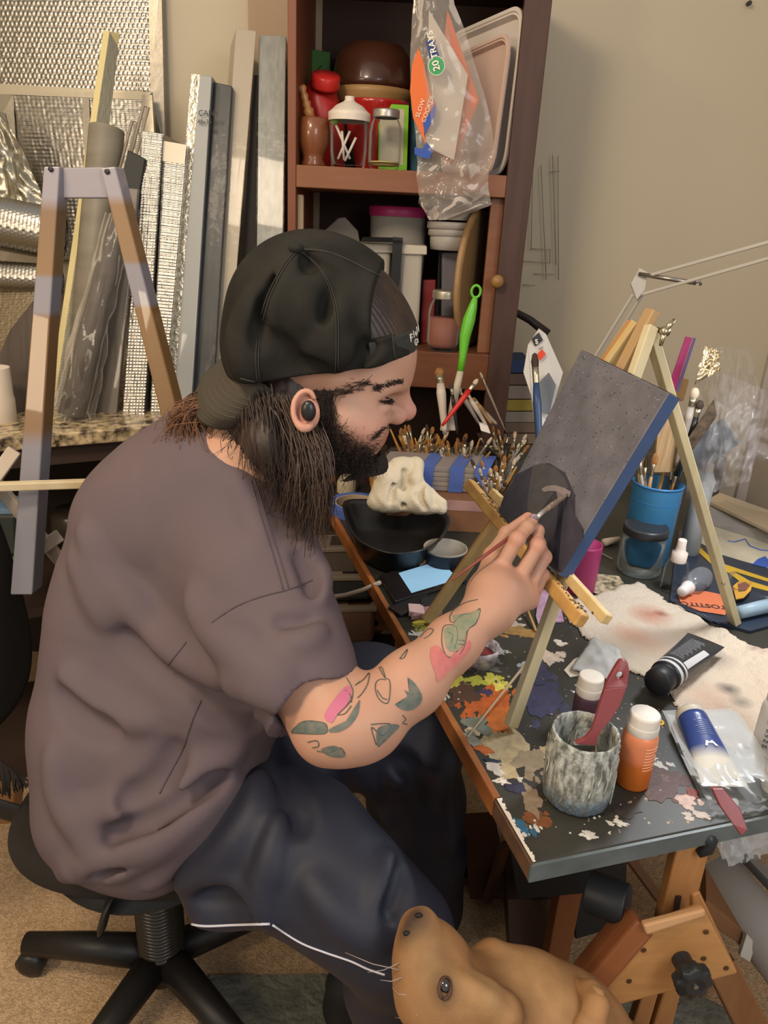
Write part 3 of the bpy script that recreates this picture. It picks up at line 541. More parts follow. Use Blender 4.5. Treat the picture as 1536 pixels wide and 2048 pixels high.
# --- the two pale trays standing on edge at the right
def tray(t, c4, d, m, rim=0.008):
    q = [at_y(*p_) for p_ in c4]; n = unit(np.cross(q[1] - q[0], q[3] - q[0])); n = n if n[1] < 0 else -n; cen = sum(q) / 4
    def rr(s, dep, k=9):      # rounded quad ring scaled about the centre
        pts = []
        for i in range(4):
            A, Bq, C_ = q[i - 1], q[i], q[(i + 1) % 4]
            for j in range(k):
                u = j / (k - 1); e = 0.16; P0 = Bq + (A - Bq) * e; P2 = Bq + (C_ - Bq) * e; pts.append(P0 * (1-u)**2 + Bq * 2*u*(1-u) + P2 * u*u)
        return [cen + (p_ - cen) * s - n * dep for p_ in pts]
    rings = [rr(1.0, 0.006), rr(1.0, 0.0), rr(0.965, 0.0), rr(0.95, 0.004), rr(0.93, 0.003), rr(0.90, d), rr(0.3, d * 1.02)]
    g = G(); m_ = len(rings[0]); vs = [p_ for r_ in rings for p_ in r_]; g.add(vs, [(a*m_+i, a*m_+(i+1) % m_, (a+1)*m_+(i+1) % m_, (a+1)*m_+i) for a in range(len(rings) - 1) for i in range(m_)] + [tuple(range((len(rings)-1)*m_, len(rings)*m_))])
    return obj('tray_shell', g, m, t, smooth=False, solid=0.002)
TRW = mat('tray_white', 'cfc4ba', 0.45); TRP = mat('tray_pink', 'c4a898', 0.45)
t = thing('serving_tray', 'large white rimmed tray standing on edge at the right of the upper shelf', 'tray', on(1000, 350, 2.05, Z1)); tray(t, [(880, 352, 2.19), (1008, 350, 2.02), (1050, 4, 2.00), (900, 70, 2.22)], 0.02, TRW)
t = thing('serving_tray', 'smaller pinkish tray with a white rim in front of the large white tray', 'tray', on(960, 350, 2.02, Z1)); tray(t, [(885, 350, 2.16), (982, 350, 1.99), (1022, 60, 1.99), (890, 120, 2.17)], 0.018, TRP)
# --- hanging bag of tray liners
t = thing('liner_bag', 'clear zip bag of orange-printed tray liners hanging over the upper shelf edge', 'bag', at_y(900, 440, 1.95))
BL = [(0, 828, 905), (60, 822, 930), (130, 820, 950), (200, 823, 972), (260, 830, 985), (300, 834, 988), (340, 834, 978), (380, 836, 976), (410, 842, 984), (440, 858, 900)]
def bagp(u, v, dY=0.0, amp=0.012):
    k = v * (len(BL) - 1); i = min(int(k), len(BL) - 2); f_ = k - i; y = BL[i][0] * (1-f_) + BL[i+1][0] * f_; x0 = BL[i][1] * (1-f_) + BL[i+1][1] * f_; x1 = BL[i][2] * (1-f_) + BL[i+1][2] * f_
    if y < 5: y -= 20
    Yd = 1.945 - 0.02 * math.sin(math.pi * u) + dY; cr = amp * noise.noise(Vector((u * 5, v * 12, dY * 40))) * (0.35 + 1.5 * (v > 0.55) * (v - 0.45) * 2)
    return at_y(x0 + (x1 - x0) * u, y, Yd) + V(cr * 0.5, cr * 1.6, 0)
g = G(); g.grid(lambda u, v: bagp(u, v), 34, 70); obj('bag_film_front', g, film('liner_film', 'ccc2b8', base=0.20, gloss=0.32), t, smooth=True)
g = G(); g.grid(lambda u, v: bagp(u, v, 0.05), 24, 50); obj('bag_film_back', g, film('liner_film_back', 'b8aca0', base=0.16, gloss=0.2), t, smooth=True)
g = G(); g.hexa(px4([(862, 300, 1.975), (905, 330, 1.985), (958, 200, 1.985), (895, 20, 1.975)]), V(0, 0.012, 0)); obj('liner_stack', g, mat('liner_orange', 'cf5f28', 0.6), t)
g = G(); g.hexa(px4([(850, 292, 1.958), (908, 320, 1.962), (936, 150, 1.966), (858, 20, 1.962)]), V(0, 0.01, 0)); obj('liner_stack', g, mat('liner_white', 'c3b6a6', 0.7), t)
g = G(); g.prism(px4([(824, 130, 1.934), (836, 96, 1.934), (846, 120, 1.934), (862, 190, 1.934), (872, 215, 1.934), (848, 265, 1.934), (852, 290, 1.934), (826, 235, 1.934), (820, 180, 1.934)]), V(0, 0.002, 0)); obj('orange_print', g, mat('print_orange', 'd8692c', 0.5), t)
g = G(); g.prism(px4([(872, 204, 1.932), (871, 232, 1.932), (850, 268, 1.932), (846, 246, 1.932)]), V(0, 0.002, 0)); obj('blue_print', g, mat('print_blue', '2f4fa0', 0.5), t)
g = G(); g.prism(px4([(829, 294, 1.93), (846, 298, 1.93), (852, 284, 1.93), (867, 300, 1.93), (858, 318, 1.93), (840, 314, 1.93), (829, 308, 1.93)]), V(0, 0.002, 0)); obj('blue_print', g, MATS['print_blue'], t)
g = G(); g.prism(px4([(852, 82, 1.925), (871, 79, 1.925), (880, 119, 1.925), (860, 122, 1.925)]), V(0, 0.001, 0)); obj('blue_label', g, mat('label_navy', '26407c', 0.5), t)
TW = mat('print_white', 'e4ddd0', 0.6)
text('TRAYS', 'lettering', TW, at_y(875, 116, 1.922), at_y(867, 80, 1.922) - at_y(874, 116, 1.922), at_y(855, 118, 1.922) - at_y(872, 114, 1.922), 0.019, t, bold=0.0004)
g = G(); c = at_y(873, 132, 1.925); g.lathe([(0.0185, 0), (0.0185, 0.001), (0, 0.001)], c, (0, -1, 0), 28); obj('green_disc', g, mat('disc_green', '3f9a5c', 0.5), t)
g = G(); g.lathe([(0.0178, 0.0012), (0.0188, 0.002), (0.0192, 0.0012)], c, (0, -1, 0), 32); obj('disc_rim', g, TW, t, smooth=True)
text('20', 'lettering', TW, at_y(880, 140, 1.921), at_y(867, 80, 1.922) - at_y(874, 116, 1.922), (-1, 0, 0), 0.021, t, bold=0.0005)
for s_, x, y in (('SLOW', 838, 236), ('COOKER', 850, 246)): text(s_, 'lettering', TW, at_y(x, y, 1.930), (0.30, 0, 0.95), (-1, 0, 0.3), 0.014, t)
# --- lower shelf
def pbox(nm, lab, cat, f4, dep, m, z=None, bev=0.003, ext=None):
    q = px4(f4)
    if z is not None: q[0][2] = q[1][2] = z
    g = G(); g.hexa(q, V(*(ext or (0, dep, 0)))); return tag(obj(nm, g, m, bevel=bev), lab, cat)
a = on(599, 480, 2.03, Z2); g = G(); g.tube([a, V(a[0], 2.03, hz(599, 389, 2.03) - .003), V(a[0], 2.03, hz(599, 389, 2.03))], [.0105, .0105, .009], 16); tag(obj('wooden_dowel', g, mat('dowel_pale', 'cdb08c', 0.6), smooth=False, bevel=0.001), 'pale wooden dowel standing upright by the left bookcase post', 'dowel')
t = thing('lidded_tub', 'grey plastic tub with a magenta lid at the back of the lower shelf', 'tub', on(790, 500, 2.22, Z2)); B = on(790, 600, 2.22, Z2); k = rad(60, 2.22); H = hz(790, 425, 2.16) - Z2
g = G(); g.lathe([(0, 0), (k * .8, 0), (k * .85, .01), (k, H), (k * .97, H), (k * .8, .02)], B); obj('tub', g, mat('tub_grey', '8f8a80', 0.4, spec=0.4), t, smooth=True)
g = G(); g.lathe([(k * 1.03, H - .01), (k * 1.05, H), (k * 1.05, H + .012), (k * .98, H + .016), (0, H + .014)], B); obj('lid', g, mat('magenta', '8f2456', 0.4), t, smooth=True)
g = G(); g.prism(px4([(645, 500, 2.18), (650, 460, 2.18), (676, 436, 2.18), (690, 434, 2.18), (716, 462, 2.18), (722, 500, 2.18)]), V(0, 0.01, 0)); tag(obj('plastic_scoop', g, mat('scoop_grey', '6f675c', 0.5), bevel=0.003), 'dull grey rounded scoop standing behind the cap', 'scoop')
TRL = mat('bin_translucent', 'a9a193', 0.4, spec=0.4); TRL2 = mat('bin_rim', 'bcb4a2', 0.4)
for f4, rim, lb in (([(690, 660, 2.10), (772, 660, 2.10), (782, 500, 2.10), (684, 500, 2.10)], [(680, 504, 2.09), (786, 506, 2.09), (786, 488, 2.09), (680, 484, 2.09)], 'cloudy plastic bin behind the cap, left of the black upright'),
                    ([(798, 690, 2.08), (836, 690, 2.08), (846, 500, 2.08), (800, 498, 2.08)], [(796, 508, 2.07), (854, 510, 2.07), (854, 492, 2.07), (796, 488, 2.07)], 'cloudy plastic bin right of the black upright')):
    t = thing('storage_bin', lb, 'bin', on(f4[0][0], 690, 2.1, Z2)); q = px4(f4); q[0][2] = q[1][2] = Z2; g = G(); g.hexa(q, V(0, 0.16, 0)); obj('bin_wall', g, TRL, t, bevel=0.008)
    g = G(); g.hexa(px4(rim), V(0, 0.18, 0)); obj('rim', g, TRL2, t, bevel=0.003)
t = thing('black_bracket', 'black T-shaped upright between the cloudy bins', 'bracket', on(790, 690, 2.06, Z2)); g = G(); g.hexa(px4([(776, 700, 2.055), (788, 700, 2.055), (806, 476, 2.055), (786, 474, 2.055)]), V(0, 0.02, 0)); obj('upright', g, mat('black_plastic', '1c1b1b', 0.4), t, bevel=0.001)
g = G(); g.hexa(px4([(720, 484, 2.05), (808, 486, 2.05), (795, 476, 2.06), (725, 474, 2.06)]), V(0, 0.04, 0)); obj('top_bar', g, MATS['black_plastic'], t, bevel=0.001)
t = thing('container_stack', 'stack of clear containers with white lids behind the mason jar on the lower shelf', 'containers', on(900, 680, 2.16, Z2))
for y0, y1, r0, r1, m in ((700, 500, 38, 42, 'b'), (500, 470, 44, 46, 'w'), (472, 458, 48, 48, 'w'), (458, 444, 50, 50, 'w'), (440, 425, 46, 46, 'w')):
    B = at_y(902, y0, 2.14); B[2] = max(B[2], Z2); H = hz(902, y1, 2.14) - B[2]; r0, r1 = rad(r0, 2.14), rad(r1, 2.14); g = G(); g.lathe([(0, 0), (r0, 0), (r1, H - .003), (r1 * .96, H), (0, H)], B)
    obj('container' if m == 'b' else 'lid', g, GLASS if m == 'b' else mat('lid_grey', 'b5aea6', 0.4), t, smooth=True)
g = G(); g.hexa(px4([(882, 690, 2.13), (922, 690, 2.13), (926, 505, 2.13), (884, 505, 2.13)]), V(0, 0.03, 0)); obj('grey_contents', g, mat('contents_grey', '6f6c76', 0.6), t, bevel=0.006)
pbox('red_packet', 'dark red packet beside the right cloudy bin on the lower shelf', 'packet', [(838, 700, 2.12), (866, 700, 2.12), (872, 560, 2.12), (846, 560, 2.12)], 0.03, mat('packet_red', '7c2420', 0.5), Z2)
mason(884, 700, 580, 33, 2.02, Z2, 'silver-lidded mason jar with pinkish contents on the lower shelf', ('8a5a4c', 0.55), 'b0a898')
t = thing('cutting_board', 'round pale wooden board standing edge-on at the right of the lower shelf', 'board', on(955, 690, 2.10, Z2))
c = at_y(946, 545, 2.13); g = G(); nrm = unit(V(0.93, -0.36, 0)); rr = (hz(946, 412, 2.13) - hz(946, 688, 2.13)) / 2; c[2] = Z2 + rr + .001; g.lathe([(0, 0), (rr * .96, 0), (rr, .004), (rr, .014), (rr * .96, .018), (0, .018)], c, nrm, 48); obj('disc', g, mat('board_wood', '9a7a52', 0.5, var=0.5, col2='7f5f3c', scale=10, stretch=(1, 8, 1)), t, smooth=False, bevel=0.002)
# --- right of the bookcase: wire rack, dark rod, papers on the floor shelf
t = thing('wire_rack', 'thin white wire rack hanging on the wall right of the bookcase', 'rack', at_y(1085, 570, 2.39)); g = G()
for a, b in (((1105, 310), (1112, 530)), ((1116, 312), (1117, 560)), ((1066, 330), (1062, 500)), ((1082, 330), (1092, 545)), ((1040, 522), (1100, 526)), ((1045, 570), (1070, 571)), ((1062, 498), (1100, 499)), ((1068, 548), (1108, 549)), ((1100, 345), (1120, 342)), ((1040, 522), (1040, 570)), ((1100, 498), (1100, 526)), ((1092, 545), (1092, 560))):
    g.tube([at_y(*a, 2.395), at_y(*b, 2.395)], 0.0013, 6)
obj('wire', g, mat('wire_white', '8d8a7c', 0.4), t, smooth=True, kind='stuff')
g = G(); g.tube([at_y(985, 600, 2.2), at_y(1060, 640, 2.18), at_y(1096, 668, 2.16)], [.009, .011, .013], 12); tag(obj('dark_rod', g, mat('rod_dark', '2c231f', 0.5), smooth=True), 'dark rod poking out right of the bookcase', 'rod')
st = thing('side_cupboard', 'low cupboard behind the table right of the bookcase', 'cupboard', (0.62, 2.25, 0)); g = G(); g.box((XR1 + 0.005, 2.10, 0), (1.0, YW - 0.02, at_y(1045, 888, 2.13)[2] - .001)); obj('carcass', g, mat('cup_dark', '4f4a40', 0.7), st, bevel=0.004)
for i, (x0, x1, y0, y1, c, lb) in enumerate(((1006, 1085, 868, 888, '8c7a68', 'flat tan book, lowest of the stack behind the table'), (1010, 1080, 846, 866, '7f6b5c', 'brown book, second from the bottom of the stack behind the table'), (1004, 1075, 824, 845, '9a8f80', 'pale book, third from the bottom of the stack behind the table'),
                                        (1008, 1070, 800, 822, 'a38f3e', 'mustard box in the stack behind the table'), (1012, 1066, 772, 798, '93857a', 'greyish box with a paper label in the stack behind the table'), (1010, 1060, 748, 770, '6e5a4e', 'brown box near the top of the stack behind the table'), (1008, 1062, 722, 746, '2f4268', 'dark blue box on top of the stack behind the table'))):
    pbox('stacked_book', lb, 'book', [(x0, y1, 2.13), (x1, y1, 2.13), (x1, y0, 2.13), (x0, y0, 2.13)], 0.15, mat('book_' + c, c, 0.7, var=0.4, scale=15), bev=0.002)
# --- storage behind the table, left side
sr = thing('storage_shelf', 'low dark storage shelf between the painter and the table', 'shelf', (-0.2, 1.95, 0))
for z in (0.10, 0.34, 0.60, 0.80): g = G(); g.box((-0.45, 1.80, z), (0.0, 1.965, z + 0.02)); obj('board', g, DARK, sr, bevel=0.002)
for x in (-0.45, -0.02): g = G(); g.box((x, 1.80, 0), (x + 0.02, 1.82, 0.84)); obj('upright', g, mat('upright_wood', '6a4630', 0.6), sr, bevel=0.002)
def tub(nm, lab, f4, dep, c, z=None, open_=True):
    t = thing(nm, lab, 'tub', at_y(*f4[0])); q = px4(f4); g = G(); g.hexa(q, V(0, dep, 0)); obj('tub_wall', g, mat('tub_' + c, c, 0.5), t, bevel=0.01)
    q2 = [q[3] * 1 + V(-.008, -.008, -.012), q[2] + V(.008, -.008, -.012), q[2] + V(.008, -.008, 0), q[3] + V(-.008, -.008, 0)]; g = G(); g.hexa(q2, V(0, dep + .016, 0)); obj('rim', g, mat('tubrim_' + c, '6f655a', 0.5), t, bevel=0.002)
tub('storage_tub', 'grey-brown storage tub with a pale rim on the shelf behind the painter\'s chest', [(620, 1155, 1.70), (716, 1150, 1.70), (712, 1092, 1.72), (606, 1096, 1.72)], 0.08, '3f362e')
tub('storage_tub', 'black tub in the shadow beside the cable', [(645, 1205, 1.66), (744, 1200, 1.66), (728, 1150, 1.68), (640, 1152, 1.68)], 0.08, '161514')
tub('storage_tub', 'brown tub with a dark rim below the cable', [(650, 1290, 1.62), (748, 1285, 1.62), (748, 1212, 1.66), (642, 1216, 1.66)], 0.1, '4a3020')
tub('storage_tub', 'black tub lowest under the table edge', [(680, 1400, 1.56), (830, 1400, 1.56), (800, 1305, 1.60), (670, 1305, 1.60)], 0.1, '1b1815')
pbox('orange_board', 'orange-brown board end glimpsed beneath the beard', 'board', [(610, 968, 1.78), (668, 965, 1.78), (668, 930, 1.78), (610, 925, 1.78)], 0.015, mat('orange_wood', '8a5228', 0.6))
t = thing('squeeze_bottle', 'pale plastic bottle behind the blue tape roll', 'bottle', at_y(695, 1000, 1.79)); B = at_y(692, 1012, 1.79); g = G(); H = hz(692, 950, 1.79) - B[2]; g.lathe([(0, 0), (.022, 0), (.025, .004), (.025, H * .8), (.018, H * .95), (.012, H), (0, H)], B); obj('bottle_body', g, mat('bottle_cream', 'a89c84', 0.5), t, smooth=True)
pbox('wooden_post', 'upright wooden post behind the painter\'s hair', 'post', [(578, 1088, 1.72), (600, 1088, 1.72), (602, 1020, 1.72), (578, 1020, 1.72)], 0.03, mat('post_pale', '8a6248', 0.6))
g = G(); g.tube([at_depth(*p_) for p_ in ((560, 1215, 1.6), (640, 1197, 1.55), (690, 1190, 1.5), (725, 1180, 1.45), (760, 1165, 1.42))], 0.0042, 8); tag(obj('charging_cable', g, mat('cable_white', 'b0a496', 0.5), smooth=True), 'white cable running from behind the painter under the table edge', 'cable')
# ================================================================ the painting table
TZ = 0.74
TA = at_z(1065, 1725, TZ); _b = at_z(650, 1000, TZ); TU = unit(_b - TA); TV = V(-TU[1], TU[0], 0) * -1
if TV[0] < 0: TV = -TV
TL, TW_ = 1.24, 0.86
def tp(u, v, z=TZ): q = TA + TU * u + TV * v; return V(q[0], q[1], z)
tb = thing('painting_table', 'black paint-splattered table with a bare wooden edge strip, on a wooden easel frame', 'table', tp(0.5, 0.45, 0))
TBM = mat('table_black_paint', '24241f', 0.45, var=1.0, col2='37352e', scale=7, bump=0.5, dist=0.0015, spec=0.4, detail=8)
g = G(); g.prism([tp(0, 0), tp(0, TW_), tp(TL, TW_), tp(TL, 0)], V(0, 0, -0.022)); obj('tabletop', g, TBM, tb, bevel=0.0015)
g = G(); g.prism([tp(0.10, -0.004, TZ + .003), tp(0.10, 0.006, TZ + .003), tp(1.165, 0.006, TZ + .003), tp(1.165, -0.004, TZ + .003)], V(0, 0, -0.030)); obj('edge_strip', g, mat('edge_wood', '9a5f30', 0.5, var=0.7, col2='6f4020', scale=18, bump=0.4), tb, bevel=0.0015)
g = G(); g.prism([tp(-.002, -0.003, TZ - .001), tp(-.002, 0.0, TZ - .001), tp(.098, 0.0, TZ - .001), tp(.098, -0.003, TZ - .001)], V(0, 0, -0.024)); obj('bare_edge', g, mat('edge_brown', '5c4230', 0.6, var=0.6, col2='2a211a', scale=30), tb)
g = G(); g.prism([tp(-.004, -.003, TZ - .0015), tp(-.004, TW_, TZ - .0015), tp(0.0, TW_, TZ - .0015), tp(0.0, -.003, TZ - .0015)], V(0, 0, -0.024)); obj('front_edge', g, mat('edge_greyblue', '5f696a', 0.4, var=0.8, col2='454d4e', scale=14, bump=0.3), tb)
# paint on the table: thin dried patches, each with its own thickness and ragged outline
def patch(cx, cy, rx, ry, col, rot=0.0, seed=0, rag=0.35, n=40, z=0.0006, parent=None, nm='paint_patch', m=None, z0=None):
    rg = np.random.default_rng(seed); ph = rg.random(6) * 6.28; am = rg.random(6); pts = []
    for i in range(n):
        a = 2 * math.pi * i / n; r = 1 + rag * sum(w_ * noise.noise(Vector((f_ * math.cos(a) + seed * 3.7, f_ * math.sin(a), ph[0]))) for f_, w_ in ((1.2, 1.1), (3.1, .55), (8, .3)))
        x, y = rx * r * math.cos(a), ry * r * math.sin(a); pts.append((cx + x * math.cos(rot) - y * math.sin(rot), cy + x * math.sin(rot) + y * math.cos(rot)))
    q = [at_z(x, y, (z0 or TZ) + z) for x, y in pts]; q = [p_ for p_ in q]; c = sum(q) / n; g = G(); top = q + [c]; m_ = len(q)
    g.add([tuple(p_) for p_ in q] + [tuple(c + V(0, 0, z * .5))] + [tuple(p_ - V(0, 0, z * 0.9)) for p_ in q], [(i, (i + 1) % m_, m_) for i in range(m_)] + [(i, m_ + 1 + i, m_ + 1 + (i + 1) % m_, (i + 1) % m_) for i in range(m_)])
    return obj(nm, g, m or mat('paint_' + col, col, 0.5, var=0.5, scale=90, bump=0.4, dist=0.001), parent or tb)
PL = [(1010,1500,58,40,'b3a07c',.3,.5),(1060,1520,40,24,'8f8068',.2,.6),(985,1400,44,26,'b55a22',-.4,.6),(1000,1430,26,36,'c26a28',.2,.6),(955,1412,26,18,'a85424',.1,.7),(915,1368,22,12,'a8a040',.3,.7),(900,1352,18,9,'c4b84e',.1,.7),
      (955,1362,22,9,'9a9a3a',.1,.8),(990,1355,14,9,'b5b048',.0,.8),(1000,1372,12,7,'c9c25c',.3,.8),(930,1385,30,18,'4c3528',.2,.7),(960,1450,28,14,'6f7466',.4,.7),(940,1478,24,9,'8a8c80',.5,.7),(975,1385,12,9,'3a3450',.3,.6),
      (1090,1400,34,36,'3a3a56',.5,.4),(1075,1345,26,34,'34344c',.2,.5),(1098,1315,20,14,'b8a898',.2,.7),(1035,1262,42,10,'8f6d3e',.15,.4),(1020,1245,22,6,'b0a090',.1,.6),(965,1497,18,7,'b5602a',.2,.6),(990,1535,18,10,'c8beb0',.7,.7),
      (1003,1562,14,5,'cfc5b8',.1,.8),(985,1522,16,5,'22303c',.2,.5),(1030,1575,30,10,'2e2c40',.2,.6),(1062,1600,18,34,'8c7862',-.5,.6),(1075,1640,26,12,'7a4a2a',.4,.5),(1045,1655,26,9,'35617c',.9,.5),(1072,1656,10,4,'d0c8bc',1.0,.5),(1048,1668,6,4,'cdc5ba',.6,.5),
      (1178,1668,14,7,'c9c4ba',.2,.6),(1240,1645,16,4,'c9c4ba',.3,.8),(1320,1530,18,5,'c2beb6',.5,.8),(1302,1515,12,4,'b8b4ae',.2,.9),(1325,1570,36,30,'4c2c20',.2,.5),(1330,1560,18,14,'6b4a3a',.2,.7),(1250,1620,32,12,'33302e',.1,.5),
      (1375,1600,22,14,'c0a498',.3,.5),(1382,1588,12,8,'7c3022',.2,.6),(1400,1630,22,7,'bfb0a4',.3,.6),(855,1255,18,8,'7a7a30',.2,.8),(840,1245,10,6,'b8a83c',.1,.8),(835,1268,12,5,'b5afa4',.4,.9),(870,1235,20,8,'7a5430',.2,.6),(1120,1285,10,4,'c4bcb0',.2,.8),
      (1000,1300,14,5,'9c9c98',.4,.9),(960,1330,30,10,'5a5a54',.2,.9),(1045,1332,10,8,'8a9090',.3,.9),(1152,1385,5,2,'d2ccc2',.2,.4),(1040,1560,4,3,'c8c0b4',.2,.4),(1215,1600,6,3,'8a8c90',.2,.6),(1190,1350,8,4,'d0c4b4',.4,.7),(880,1400,20,10,'b0aa98',.9,.9),(905,1330,12,8,'6f6f66',.9,.9)]
for i, (x, y, rx, ry, c, ro, rag) in enumerate(PL): patch(x, y, rx, ry, c, ro, 100 + i, rag, 44, z=0.0005 + 0.00002 * (i % 25))
for i, (x, y, rx, ry, c, ro, rag) in enumerate(PL):
    for k in range(4):
        a = RNG.random() * 6.28; f_ = 1.0 + .5 * RNG.random(); s_ = .12 + .22 * RNG.random(); X_, Y_ = x + rx * f_ * math.cos(a), y + ry * f_ * math.sin(a); p_ = at_z(X_, Y_, TZ)
        if (p_ - TA) @ TV > .012 and (p_ - TA) @ TU > .01: patch(X_, Y_, rx * s_ + 2, ry * s_ + 1.5, c, ro, 300 + i * 7 + k, rag * 1.2, 14, z=0.0004)
g = G()
for i in range(420):
    x, y = 840 + RNG.random() * 560, 1230 + RNG.random() * 440
    p_ = at_z(x, y, TZ); uv = ((p_ - TA) @ TU, (p_ - TA) @ TV)
    if uv[0] < .01 or uv[1] < .012: continue
    s_ = 0.0008 + 0.002 * RNG.random() ** 3; g.lathe([(s_, 0), (s_ * .6, s_ * .5), (0, s_ * .6)], p_, n=6)
obj('paint_speck', g, mat('speck_white', 'b5b0a4', 0.6, var=1.0, col2='8a6a40', scale=8), tb, kind='stuff')
g = G()
for k in range(3):
    for i in range(22):
        u0 = .0 + i * 0.0045
        if k == 0: w_ = 0.004 + .005 * abs(noise.noise(Vector((i * .35, 1, 2)))); g.prism([tp(u0, .0005, TZ + .0004), tp(u0, w_, TZ + .0004), tp(u0 + .0046, w_ * (1 + .3 * math.sin(i)), TZ + .0004), tp(u0 + .0046, .0005, TZ + .0004)], V(0, 0, .0004))
obj('chipped_white_edge', g, mat('chip_white', 'cbc0b2', 0.6), tb, kind='stuff')
# support: wooden studio-easel mast under the board, plate with a star knob
ea = thing('studio_easel', 'oak studio easel frame under the table, with slotted mast and black star knob', 'easel', at_y(1360, 1900, 0.95))
OAK = mat('oak', 'ab7a4a', 0.45, var=0.5, col2='966538', scale=8, stretch=(9, 9, 0.8), coat=0.15)
OAK2 = mat('oak_plate', 'b08250', 0.45, var=0.5, col2='9a6b3c', scale=9, stretch=(0.9, 9, 9), coat=0.15)
def pd(L): return [at_depth(*q) for q in L]
def plank(nm, L, ext, m, bev=0.003, parent=None): g = G(); q = pd(L); g.hexa(q, np.asarray(ext, float)); return obj(nm, g, m, parent or ea, bevel=bev)
DN = CF * 1.0
plank('mast', [(1318, 1850, .965), (1384, 1842, .97), (1428, 1672, .90), (1362, 1662, .89)], DN * .022, OAK)
sl = G(); sl.hexa(pd([(1346, 1838, .955), (1357, 1836, .955), (1364, 1793, .94), (1352, 1792, .94)]), DN * .004); obj('slot', sl, mat('slot_dark', '2c1c12', 0.8), ea, bevel=0.001)
plank('mast', [(1256, 2075, 1.06), (1292, 2075, 1.06), (1320, 1980, 1.02), (1286, 1985, 1.02)], DN * .02, OAK); plank('mast', [(1298, 2075, 1.06), (1340, 2075, 1.06), (1368, 1965, 1.02), (1330, 1975, 1.02)], DN * .02, OAK)
pl_ = plank('knob_plate', [(1165, 2032, .93), (1478, 1948, .93), (1412, 1822, .895), (1300, 1862, .895)], DN * .022, OAK2, 0.004)
plank('bevelled_edge', [(1294, 1872, .889), (1412, 1834, .889), (1412, 1818, .887), (1286, 1850, .887)], DN * .012, mat('oak_pale', 'b38a62', 0.5), 0.003)
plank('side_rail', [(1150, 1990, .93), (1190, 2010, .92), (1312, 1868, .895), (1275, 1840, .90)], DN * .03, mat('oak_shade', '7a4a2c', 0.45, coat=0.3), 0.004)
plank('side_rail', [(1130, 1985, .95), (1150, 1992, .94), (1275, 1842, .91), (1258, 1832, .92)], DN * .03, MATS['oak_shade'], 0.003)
plank('leg', [(1480, 2075, 1.15), (1545, 2060, 1.15), (1472, 1920, 1.08), (1424, 1960, 1.08)], DN * .022, mat('oak_leg', '8c6240', 0.5, var=0.4, col2='74502f', scale=8, stretch=(8, 8, 1)))
plank('back_plate', [(1400, 1900, .97), (1475, 1942, .97), (1400, 1782, .94), (1384, 1790, .94)], DN * .018, OAK)
for x, y in ((1287, 1900), (1258, 1962), (1412, 1864), (1407, 1917), (1452, 1936)): g = G(); c = at_depth(x, y, .9); nn = -unit(np.cross(pd([(1478,1948,.93)])[0] - pd([(1165,2032,.93)])[0], pd([(1300,1862,.895)])[0] - pd([(1165,2032,.93)])[0])); nn = nn if nn @ CF < 0 else -nn; pp0 = pd([(1165,2032,.93)])[0]; r_ = ray(x, y); c = CC + r_ * (((pp0 - CC) @ nn) / (r_ @ nn)); g.lathe([(0, 0), (.0035, 0), (.0034, .0008), (0, .0008)], c, nn, 12); obj('screw', g, mat('screw_brown', '4a2f1c', 0.5), pl_, smooth=False)
g = G(); r_ = ray(1362, 1917); c = CC + r_ * (((pp0 - CC) @ nn) / (r_ @ nn))
g.lathe([(.012, 0), (.012, .012), (.016, .018), (.0215, .022), (.0225, .030), (.0215, .036), (.012, .039), (.006, .037), (0, .037)], c, nn, 48, wob=lambda an, h_: 0.09 * math.cos(8 * an) if h_ > .02 and h_ < .0385 else 0); kn = obj('star_knob', g, mat('knob_black', '1f2224', 0.4, spec=0.5), ea, smooth=True, bevel=0.0008)
g = G(); g.lathe([(.003, 0), (.003, .0392), (0, .0392)], c, nn, 10); obj('bolt_end', g, mat('bolt_steel', '9a9a96', 0.3, metal=0.9), kn)
g = G(); a_ = at_depth(1255, 1812, .95); g.lathe([(0, 0), (.026, 0), (.027, .003), (.027, .05), (0, .05)], a_, unit(-CF * .5 + CR * .8 + CU * -.1) * -1, 28); tag(obj('rubber_foot', g, mat('rubber_black', '222528', 0.5), smooth=True, bevel=0.001), 'round black rubber end cap of a bar beside the knob plate', 'cap')
g = G(); g.tube(pd([(1408, 1664, .90), (1419, 1682, .90), (1415, 1698, .902), (1396, 1708, .905)]), [.011, .010, .008, .005], 12); obj('hook', g, mat('hook_black', '1f2326', 0.4), ea, smooth=True)
for u_, v_ in ((.16, .14), (.95, .16), (.95, .74)): 
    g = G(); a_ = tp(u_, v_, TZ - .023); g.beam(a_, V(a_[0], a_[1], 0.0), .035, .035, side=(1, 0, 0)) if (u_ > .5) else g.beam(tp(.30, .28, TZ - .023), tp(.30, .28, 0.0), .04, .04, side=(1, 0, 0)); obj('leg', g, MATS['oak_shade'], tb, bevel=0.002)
g = G(); g.beam(tp(.30, .10, TZ - .036), tp(.30, .78, TZ - .036), .04, .025, side=(0, 0, 1)); obj('cross_rail', g, MATS['oak_shade'], tb, bevel=0.002)
